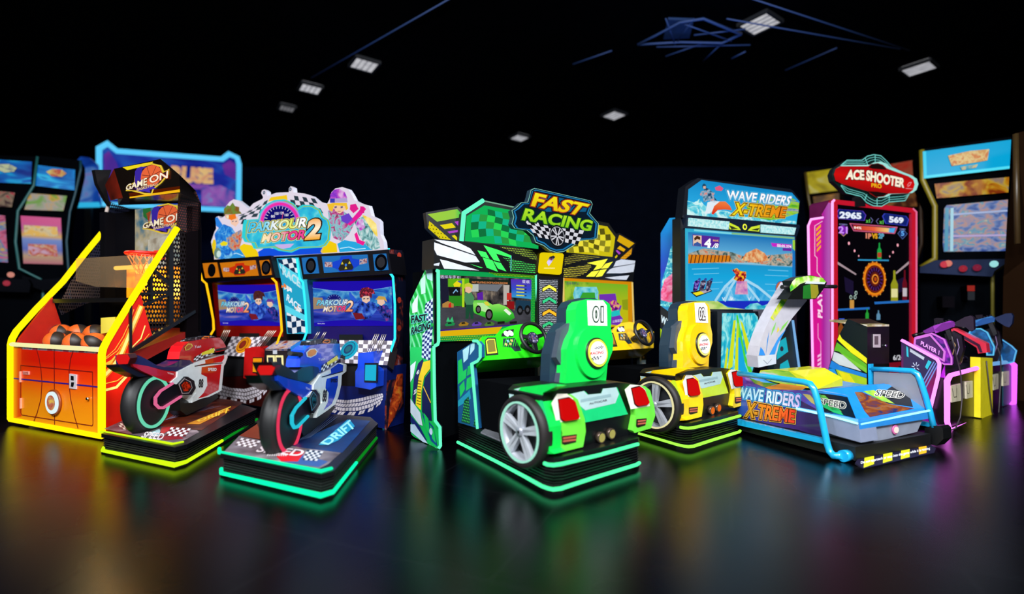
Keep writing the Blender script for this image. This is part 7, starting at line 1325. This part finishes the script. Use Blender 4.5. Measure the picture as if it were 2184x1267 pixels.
mb = MB(); mb.prism(GS, GS.q([(1924, 727), (1927, 725), (2002, 767), (2006, 775), (2004, 800), (1985, 873), (1996, 912), (2012, 915), (2012, 800), (2008, 770), (1990, 900), (1965, 890), (1930, 800)][:7]+[(1960, 895), (1924, 820)]), -.04, .02, GY(GS, (1960, 900), (1960, 730), [(0, '8a10a0'), (.5, '70104a'), (1, '281850')], lit=None)); f = GS.shift(.02); A = lambda p, m, l=1: mb.art(f, p, m, l)
A([(1928, 730), (2000, 770), (2000, 780), (1960, 825), (1926, 815)], D('2a2048')); A([(1941, 743), (1972, 762), (1970, 768), (1941, 750)], D('b0b8c0'), 2); A([(1980, 768), (1987, 772), (1978, 788), (1973, 783)], D('28b0c0'), 2); A([(1933, 738), (1937, 741), (1938, 762), (1934, 760)], D('28b0c0'), 2)
for dx, dy in ((-8, -2), (-5, -9), (2, -10), (7, -5), (7, 5), (-4, 6)): mb.line(f, [(1953+dx*.4, 783+dy*.4), (1953+dx, 783+dy)], .006, D('c0c8e0'), 2)
for k in range(3): mb.line(f, [(1992+k*4, 772+k*3), (1963+k*5, 822+k*4)], .009, D('6a80c0'), 2)
mb.build('side_panel', R7)
mb = MB(); mb.tube([GS.W(*p, .03) for p in ((1925, 725), (2001, 766), (2006, 775), (2004, 800), (1986, 873))], .015, E('f080f0', 2.2), 8); mb.tube([GS.W(*p, .0) for p in ((1986, 873), (1990, 895), (1999, 913))], .012, E('c040d8', .9), 8); mb.build('light_strip', R7)
mb = MB(); mb.prism(GS.shift(-.03), GS.q([(2012, 780), (2013, 914), (1996, 912), (1988, 880), (2004, 800)]), -.02, 0, D('a010b8', .3)); mb.build('side_skirt', R7)
mb = MB(); f = GF.shift(.02); mb.prism(f, f.q([(2083, 762), (2109, 763), (2109, 885), (2090, 892), (2083, 890)]), -.05, .03, D('f0e020', .35)); mb.build('centre_post', R7, bevel=.008)
for q in ([(2025, 823), (2046, 818), (2046, 854), (2026, 858)], [(2057, 814), (2071, 812), (2071, 847), (2058, 850)], [(2114, 800), (2126, 797), (2126, 829), (2116, 832)], [(2136, 793), (2149, 791), (2149, 821), (2136, 823)]):
    mb = MB(); mb.prism(GF, GF.q(q), 0, .014, D('d8d0b0', .3)); g = GF.shift(.014); cx = sum(p[0] for p in q)/4; cy = sum(p[1] for p in q)/4; w_ = (q[1][0]-q[0][0])/2; mb.line(g, [(cx-w_*.5, cy-10), (cx-w_*.1, cy+9), (cx+w_*.4, cy+8), (cx+w_*.5, cy-10)], .007, D('3a3630'), 1); mb.build('coin_slot', R7)
# top trays and shells
mb = MB(); mb.hull([GC.P(x, y, z) for x, z2 in ((.05, 0), (2.4, 0)) for y, z in ((.02, .5), (.36, .5), (.36, .56), (.02, .52))], D('140a1c', .35)); mb.build('top_deck', R7)
mb = MB(); gx = fside(GC, 1.05); mb.prism(gx, gx.q([(2026, 704), (2034, 700), (2068, 716), (2103, 733), (2105, 752), (2086, 754), (2083, 742)]), -.12, .0, D('d83048', .3)); mb.art(gx, [(2030, 702), (2060, 718), (2090, 735), (2096, 752), (2090, 752), (2084, 738), (2050, 720)], D('3a1030'), 1); mb.build('centre_bridge', R7)
def shell(x, plate, body, c1, ec, txt, tq):
    g = fside(GC, x); mb = MB(); mb.prism(g, g.q(body), -.05, 0, D(c1, .3, coat=.3)); mb.art(g, shrink(body, 4), PT('noise', [(.4, c1), (.6, '2a1060' if c1[0] in '89a' else '0c3a60')], (12, 12), lit=None), 1); s_ = mb.build('gun_cradle', R7)
    mb = MB(); mb.tube([g.W(*p, .01) for p in body], .007, ec, 6, True); mb.build('light_strip', s_)
    if plate:
        h = g.shift(.04); mb = MB(); mb.prism(h, h.q(plate), -.02, 0, D('6a1080', .3)); mb.art(h, shrink(plate, 2), D('3a0c50'), 1); logo(mb, h, txt, tq, D('e8a0f0'), D('3a0c50'), None, 2, .02); mb.build('name_plate', s_)
        mb = MB(); mb.tube([h.W(*p, .005) for p in plate], .008, ec, 6, True); mb.build('light_strip', s_)
shell(.18, [(1952, 723), (1985, 715), (2008, 741), (2015, 750), (2013, 769), (1951, 735)], [(1953, 720), (1988, 711), (2014, 724), (2030, 763), (2030, 777), (2015, 777), (1960, 745)], '9020b0', E('e880f0', .95), 'PLAYER 1', [(1964, 735), (2003, 757), (2004, 748), (1965, 727)])
shell(.62, None, [(2041, 712), (2050, 722), (2056, 740), (2048, 774), (2040, 776), (2044, 745)], '7018a0', E('c050e0', .9), '', None)
shell(1.55, None, [(2067, 711), (2074, 702), (2092, 701), (2106, 709), (2121, 740), (2119, 757), (2106, 757), (2104, 733), (2090, 724)], '1060a0', E('60c8f8', .95), '', None)
shell(2.05, None, [(2134, 722), (2158, 738), (2168, 748), (2162, 772), (2140, 776), (2132, 750)], '105a98', E('60b8f0', .95), '', None)
# mounts under the guns
for x, px in ((.45, [(2016, 712), (2034, 706), (2052, 716), (2056, 745), (2046, 778), (2026, 780), (2020, 750)]), (1.80, [(2096, 706), (2118, 698), (2132, 708), (2138, 740), (2128, 772), (2108, 774), (2100, 740)])):
    g = fside(GC, x); mb = MB(); mb.prism(g, g.q(px), -.05, .02, D('140c1a', .3)); h = g.shift(.02); cx = sum(p[0] for p in px)/7; cy = sum(p[1] for p in px)/7
    mb.line(h, [(cx-8, cy-20), (cx+2, cy-5), (cx-4, cy+15)], .008, D('b08a60', .3, .4), 1); mb.line(h, [(cx+6, cy-18), (cx+10, cy), (cx+4, cy+20)], .006, D('8a70a0'), 1); mb.disc(h, (cx, cy+8), .025, D('2a1c34', .3, .5), 1, 12); mb.build('gun_mount', R7, bevel=.008)
for x, y in ((.5, .2), (.9, .25), (1.4, .2)):
    mb = MB(); p = GC.P(x, y, .56); mb.lathe(p, (0, 0, 1), [(.04, 0), (.045, .03), (.02, .05)], D('30203a', .3, .5), 12); mb.build('knob', R7)
# cables
for pts in (((2030, 718), (2040, 760), (2049, 796), (2052, 850), (2048, 890), (2038, 914), (2028, 917)), ((2104, 770), (2110, 830), (2116, 878), (2124, 895), (2130, 880), (2135, 800), (2134, 760), (2128, 742))):
    mb = MB(); f = GF.shift(.06); mb.tube([f.W(*p) for p in pts], .006, D('3a3438', .5), 6); mb.build('cable', R7)
mb = MB(); mb.hull([GC.P(x, y, z) for x in (.1, 2.35) for y in (.05, .34) for z in (0, .06)], D('060607', .6)); mb.build('plinth', R7)
def rifle(x, k, c1, c2, lb, pts):
    g = fside(GC, x); o = g.W(*pts['body'][0]); G = Mach('toy_rifle', 34, pt=o); tag(G.root, lb, 'toy gun', 'toy rifles on the gun console'); R_ = G.root
    lay(g, pts['body'], -.03, .03, D(c1, .25, .3, .4), 'receiver', R_, bev=.008)
    mb = MB(); mb.tube([g.W(*p) for p in pts['barrel']], .014, D('181018', .3, .5), 10); mb.tube([g.W(*p) for p in pts['barrel'][:2]], .02, D('100c12'), 10); mb.build('barrel', R_)
    lay(g, pts['guard'], -.025, .025, D(c2, .3, .3), 'handguard', R_, bev=.006); lay(g, pts['stock'], -.03, .03, D(pts['sc'], .3, .2), 'stock', R_, bev=.01)
    lay(g.shift(.03), [(p[0]*.5+q[0]*.5, p[1]*.5+q[1]*.5) for p, q in zip(pts['body'], pts['body'][1:]+pts['body'][:1])], -.01, .006, D(c2, .25, .3), 'side_plate', R_, bev=.003)
    mb = MB(); b0, b1 = pts['body'][0], pts['body'][1]
    for k in range(6): q = (b0[0]+(b1[0]-b0[0])*(k+.5)/6, b0[1]+(b1[1]-b0[1])*(k+.5)/6-1.5); a_ = g.W(*q); mb.hull([a_+g.ux*i*.008+g.uy*j*.01+g.n*h*.014 for i in (-1, 1) for j in (-1, 1) for h in (-1, 1)], D('1c1424', .3, .4))
    mb.build('top_rail', R_)
    lay(g, pts['sight'], -.015, .015, D('1a1020', .3, .4), 'sight', R_, bev=.006); lay(g, pts['grip'], -.02, .02, D('0e0a12', .4), 'grip', R_, bev=.008)
rifle(.42, 0, 'a83ac0', '7a2a90', 'purple toy rifle with sight resting on the near cradle of the console', dict(barrel=[(1947, 717), (1958, 713), (1985, 706)], guard=[(1970, 706), (1990, 696), (1995, 694), (1995, 708), (1975, 711)],
    body=[(1992, 695), (2028, 684), (2038, 689), (2038, 696), (2016, 704), (1997, 711)], stock=[(2038, 688), (2060, 676), (2072, 673), (2078, 677), (2079, 702), (2072, 707), (2062, 698), (2040, 696)], sc='2a1c30', sight=[(1993, 680), (1998, 678), (2012, 679), (2013, 686), (2000, 689), (1994, 690)], grip=[(2016, 702), (2026, 701), (2034, 722), (2026, 726)]))
rifle(1.72, 1, '3a80c8', '2a5aa0', 'blue toy rifle with wide stock resting on the far cradle of the console', dict(barrel=[(2050, 700), (2058, 697), (2080, 690)], guard=[(2066, 695), (2080, 688), (2082, 700), (2070, 702)],
    body=[(2078, 684), (2116, 674), (2123, 679), (2122, 686), (2100, 692), (2079, 697)], stock=[(2122, 678), (2146, 669), (2158, 668), (2162, 674), (2160, 690), (2154, 698), (2146, 696), (2128, 685)], sc='18244a', sight=[(2081, 672), (2096, 671), (2097, 677), (2083, 679)], grip=[(2108, 690), (2118, 688), (2128, 712), (2120, 716)]))
# ------------------------------------------------------------------ machines standing further back
def backcab(name, lb, yaw, u0, d, blocks, side=None, sidepx=None, depth=.7, edges=(), btn=(), grp='blurred arcade cabinets at the back'):
    B = Mach(name, yaw, pt=((u0-1092)/1050*d, d, 0)); tag(B.root, lb, 'arcade machine', grp); f = B.front(0)
    for b in blocks:
        nm, px, m, d0, d1 = b; mb = MB(); g = B.front(-d1); mb.prism(g, g.q(px), -(d1-d0), 0, m, matt('06070a')); mb.build(nm, B.root)
    for px, m, r in edges:
        mb = MB(); g = B.front(-.06); mb.tube([g.W(*p) for p in px], r, m, 6); mb.build('edge_trim', B.root)
    for u, v, c in btn:
        mb = MB(); g = B.front(-.4); p = g.W(u, v); mb.sphere(p, .045, E(c, .9), 10, 6); mb.build('button', B.root)
    return B
blobs = lambda cs, s=(3, 3), lit=.8, dist=1, seed=0: PT('noise', cs, s, lit=lit, dist=dist, detail=2, off=(seed, seed*.7))
dkb = matt('06080c')
# left pair
backcab('arcade_cabinet', 'blue-topped arcade cabinet cut off by the left edge of the picture', 35, -30, 8.0, [
    ('body', [(-40, 330), (78, 334), (68, 398), (34, 450), (30, 520), (40, 575), (70, 600), (86, 620), (84, 806), (-40, 812)], dkb, -.6, 0),
    ('marquee', [(-40, 338), (68, 345), (66, 392), (-40, 388)], blobs([(.3, '062c88'), (.5, '0860b8'), (.6, '18a8e0'), (.68, '0c48a8')], (2, 5)), 0, .06),
    ('marquee_art', [(-6, 350), (20, 350), (36, 358), (30, 366), (10, 368), (-6, 362)], blobs([(.4, '204080'), (.55, 'c0c8a0')], (9, 9)), .06, .08),
    ('upper_panel', [(-40, 404), (32, 411), (25, 442), (-40, 438)], blobs([(.35, '402028'), (.5, 'a08870'), (.6, 'c04050')], (6, 6), .55, 1, 3), 0, .05),
    ('screen', [(-40, 454), (11, 460), (17, 560), (-40, 556)], blobs([(.3, '803060'), (.45, 'd06888'), (.55, '5080b0'), (.65, 'd8a850')], (5, 6), .75, 1, 5), 0, .04),
    ('control_panel', [(-40, 590), (60, 596), (66, 606), (62, 624), (-40, 620)], matt('0e0f14'), 0, .4)],
    edges=(([(80, 334), (72, 396), (38, 450), (33, 516), (41, 573), (86, 595), (93, 605), (90, 662), (90, 820)], D('2a7070', .4), .02),), btn=((14, 604, 'a03040'), (23, 586, 'd08878')))
backcab('arcade_cabinet', 'blue-topped arcade cabinet with pink and orange screen, behind the basketball machine at left', 35, 84, 8.4, [
    ('body', [(84, 332), (172, 342), (172, 362), (160, 415), (149, 452), (142, 515), (147, 592), (150, 794), (92, 802), (94, 606), (42, 575), (36, 515), (40, 452), (74, 396)], dkb, -.6, -.02),
    ('marquee', [(80, 352), (160, 362), (159, 406), (76, 396)], blobs([(.3, '0648a0'), (.5, '0c80d0'), (.6, '30c0f0'), (.68, '0a50b0')], (2, 5), .85, 1, 2), 0, .06),
    ('marquee_art', [(98, 366), (112, 360), (132, 362), (142, 370), (132, 377), (110, 376)], blobs([(.4, 'd8c870'), (.6, 'c05040')], (9, 9)), .06, .08),
    ('upper_panel', [(62, 412), (143, 418), (135, 450), (52, 447)], blobs([(.35, '70a040'), (.48, 'a8a098'), (.58, 'd0a020'), (.7, '18a838')], (4, 5), .75, 1, 7), 0, .05),
    ('screen', [(44, 460), (130, 465), (134, 564), (50, 562)], PT('grad', [(0, 'b84880'), (.25, 'c0a080'), (.4, '6070c0'), (.62, '7890d0'), (.7, 'e0b060'), (.85, 'c060a0'), (1, 'd85090')], (1, 1.3), off=(0, -1.85*1.3), lit=.75), 0, .04),
    ('screen_art', [(50, 480), (122, 484), (124, 505), (52, 502)], blobs([(.4, 'e8b858'), (.55, 'd8c8a0'), (.65, 'b89050')], (8, 8), .8), .04, .05),
    ('screen_art', [(60, 520), (120, 522), (124, 548), (60, 545)], blobs([(.35, 'd0a8c0'), (.5, 'c05030'), (.62, 'e0c0a0'), (.7, '6048a0')], (7, 9), .75), .04, .05),
    ('control_panel', [(46, 588), (88, 596), (145, 592), (148, 612), (92, 620), (50, 606)], matt('0e0f14'), 0, .3)],
    edges=(([(172, 342), (172, 362), (160, 415), (149, 452), (142, 515), (147, 592), (150, 640)], D('1c5060', .4), .018),), btn=((52, 608, 'e05060'),))
# blue poster panel
g = Mach('wall_poster_panel', 20, pt=((170-1092)/1050*11, 11, 0)); tag(g.root, 'small blue backlit panel with cyan base edge between the left cabinets and the neon billboard', 'lit panel'); f = g.front(0)
mb = MB(); mb.prism(f, f.q([(162, 345), (172, 334), (190, 336), (207, 350), (213, 438), (160, 440)]), -.1, 0, blobs([(.3, '0c2880'), (.5, '1850b8'), (.62, '6090d0'), (.72, '9060b0')], (2, 2), .65)); mb.build('panel', g.root)
mb = MB(); mb.tube([f.W(*p, .02) for p in ((160, 438), (213, 437))], .06, E('30b8e8', .9), 8); mb.build('light_strip', g.root)
mb = MB(); mb.hull([f.W(u, v, d_) for u, v in ((180, 438), (194, 438)) for d_ in (-.1, 0)]+[V((f.W(u, 438, d_).x, f.W(u, 438, d_).y, 0)) for u in (180, 194) for d_ in (-.1, 0)], D('08090c')); mb.build('stand', g.root)
# neon billboard
g = Mach('neon_billboard', 17, pt=((214-1092)/1050*12, 12, 0)); tag(g.root, 'wide billboard outlined in light blue neon with purple and orange lettering', 'sign'); f = g.front(0)
bo = [(214, 432), (214, 318), (232, 308), (252, 324), (475, 341), (490, 330), (507, 338), (511, 352), (510, 450), (214, 436)]
mb = MB(); mb.prism(f, f.q(bo), -.15, 0, blobs([(.3, '142080'), (.5, '2030a8'), (.6, '2858c0'), (.7, '301880')], (.9, 1.4), .75)); A = lambda p, m, l=1: mb.art(f, p, m, l)
A([(222, 330), (232, 322), (248, 345), (256, 370), (222, 375)], blobs([(.4, '8038a8'), (.6, '5030a0')], (1, 1), .75)); A([(474, 352), (490, 342), (502, 350), (504, 385), (480, 372)], blobs([(.4, '8038a8'), (.6, '6030a0')], (1, 1), .75))
A([(430, 400), (470, 395), (500, 410), (500, 442), (430, 438)], blobs([(.35, '2050b0'), (.5, 'a060c0'), (.62, '60a0d8'), (.7, 'd0c0d8')], (2, 2), .75), 2)
mb.text(f, 'RUSE', [(364, 386), (452, 390), (452, 362), (368, 356)], blobs([(.4, 'd89878'), (.6, 'e8c080')], (4, 4), .85), 3, .08); A([(395, 392), (445, 394), (450, 405), (400, 402)], E('8a50b0', .8), 2)
mb.build('board', g.root)
mb = MB(); mb.tube([f.W(*p, .06) for p in bo], .06, E('58c4f4', 1.1), 8, True); mb.build('neon_tube', g.root)
for u in (240, 480):
    mb = MB(); mb.hull([f.W(u+a, 436, d_) for a in (-3, 3) for d_ in (-.1, -.02)]+[V((f.W(u+a, 436, d_).x, f.W(u+a, 436, d_).y, 0)) for a in (-3, 3) for d_ in (-.1, -.02)], D('08090c')); mb.build('stand', g.root)
# right side
backcab('arcade_cabinet', 'large arcade cabinet with bright blue marquee and pale screen at far right', -31, 1966, 7.2, [
    ('body', [(1964, 318), (2168, 290), (2172, 520), (2166, 550), (2121, 580), (2116, 590), (2118, 838), (1964, 824), (1962, 570), (1988, 556), (1992, 440), (1968, 385)], dkb, -.7, 0),
    ('marquee', [(1968, 323), (2162, 297), (2160, 359), (1970, 380)], E('08a8dc', .95), 0, .08),
    ('marquee_rim', [(1970, 375), (2160, 353), (2160, 359), (1970, 381)], E('50e0f8', 1), .08, .1), ('marquee_rim', [(1968, 323), (1975, 322), (1977, 379), (1970, 380)], E('40d0f0', 1), .08, .1),
    ('marquee_art', [(2022, 332), (2068, 322), (2110, 318), (2106, 342), (2072, 348), (2030, 354)], blobs([(.38, 'd8a060'), (.52, 'e8d090'), (.62, 'd88850')], (14, 9), .9), .08, .1), ('marquee_art', [(2048, 356), (2086, 350), (2082, 357), (2052, 363)], blobs([(.4, '40a8c0'), (.6, 'd8c890')], (14, 9), .85), .08, .1),
    ('upper_panel', [(1993, 392), (2168, 376), (2168, 409), (1998, 423)], blobs([(.35, '903810'), (.48, 'c88018'), (.58, 'd8b030'), (.68, 'a08878')], (6, 5), .7), 0, .06),
    ('screen', [(2019, 438), (2168, 424), (2168, 535), (2013, 537), (2011, 520), (2014, 445)], blobs([(.34, '4058a0'), (.46, '7890c0'), (.55, 'c09890'), (.64, '58a0c0'), (.72, 'e8c890')], (7, 10), .85, .6), 0, .05),
    ('screen_bar', [(2026, 456), (2168, 446), (2168, 450), (2026, 460)], E('b0c0e8', .85), .05, .06), ('screen_bar', [(2028, 502), (2168, 499), (2168, 503), (2028, 506)], E('c0b0e0', .85), .05, .06), ('screen_bar', [(2027, 444), (2034, 443), (2033, 536), (2026, 536)], E('b0e0f0', .85), .05, .065), ('screen_bar', [(2016, 444), (2024, 443), (2022, 536), (2014, 536)], E('60a8c8', .8), .05, .06),
    ('control_panel', [(1962, 570), (1995, 555), (2160, 552), (2121, 578), (2116, 590), (1962, 582)], matt('242c44'), 0, .35), ('coin_slot', [(2064, 622), (2079, 622), (2079, 640), (2064, 640)], matt('24262a'), 0, .36), ('reject_button', [(2063, 609), (2079, 609), (2079, 621), (2063, 621)], E('a02820', .8), 0, .36), ('coin_door', [(2010, 632), (2036, 632), (2036, 656), (2010, 656)], matt('0c0a0e'), 0, .36)],
    edges=(([(1966, 320), (1968, 384), (1994, 440), (1994, 552), (1964, 570)], D('8a7a18', .4), .035), ([(2170, 292), (2172, 520), (2166, 548), (2121, 579), (2117, 590), (2118, 836)], D('8a8030', .4), .022)), btn=((2014, 564, 'd04050'), (2022, 562, 'e08070'), (2054, 573, 'a02838'), (2084, 571, '80203a'), (2120, 563, 'a0e8e8')))
backcab('arcade_cabinet', 'red-topped arcade cabinet half hidden behind the ACE SHOOTER sign', -25, 1890, 9.2, [
    ('body', [(1886, 350), (1950, 340), (1964, 420), (1968, 520), (1955, 600), (1958, 792), (1886, 791)], matt('140a0e'), -.6, 0),
    ('marquee', [(1890, 352), (1946, 342), (1948, 392), (1890, 400)], blobs([(.35, '801818'), (.5, 'a83020'), (.65, '8a5a40')], (2, 3), .7), 0, .05), ('upper_panel', [(1890, 410), (1952, 404), (1956, 440), (1890, 444)], blobs([(.4, '50281c'), (.6, 'a06838')], (4, 4), .5), 0, .05)],
    edges=(([(1950, 345), (1964, 430), (1966, 520), (1954, 560), (1930, 575)], D('6a4a30', .4), .03),))
backcab('arcade_cabinet', 'yellow-topped arcade cabinet left of the ACE SHOOTER sign', -25, 1718, 9.6, [
    ('body', [(1716, 366), (1800, 356), (1800, 787), (1722, 786), (1728, 560), (1730, 480), (1722, 420)], matt('0c0806'), -.6, 0),
    ('marquee', [(1720, 368), (1790, 358), (1790, 406), (1727, 413)], blobs([(.38, '908010'), (.55, 'b8a818'), (.66, 'c8c890')], (2, 3), .75), 0, .05), ('upper_panel', [(1734, 420), (1790, 412), (1790, 460), (1740, 470)], blobs([(.4, '604018'), (.6, 'b07828')], (4, 4), .6), 0, .05)],
    edges=(([(1718, 368), (1724, 420), (1734, 470), (1732, 560)], D('5a4818', .4), .025),))
backcab('arcade_cabinet', 'dark arcade cabinet with brown side print cut off by the right edge', -31, 2150, 5.9, [
    ('body', [(2166, 284), (2230, 270), (2230, 520), (2184, 545), (2140, 590), (2136, 858), (2230, 862)], matt('1c1008'), -.5, -.35)],
    edges=(([(2166, 286), (2170, 520)], D('403018', .4), .03),))
# faint coloured glows of the neon on the floor
for x, y, c, e, s_ in ((-4.6, 3.7, (1, .5, .05), 5, .5), (-1.2, 2.55, (.1, 1, .4), 1.5, .3), (-2.7, 3.2, (.7, 1, .1), 1.5, .3), (-.45, 3.9, (.05, .6, .8), 6, .4), (.9, 2.9, (.1, 1, .3), 2, .3), (2.4, 3.2, (.05, .3, 1), 4, .4), (4.6, 4.3, (1, .1, .7), 10, .5)):
    pass
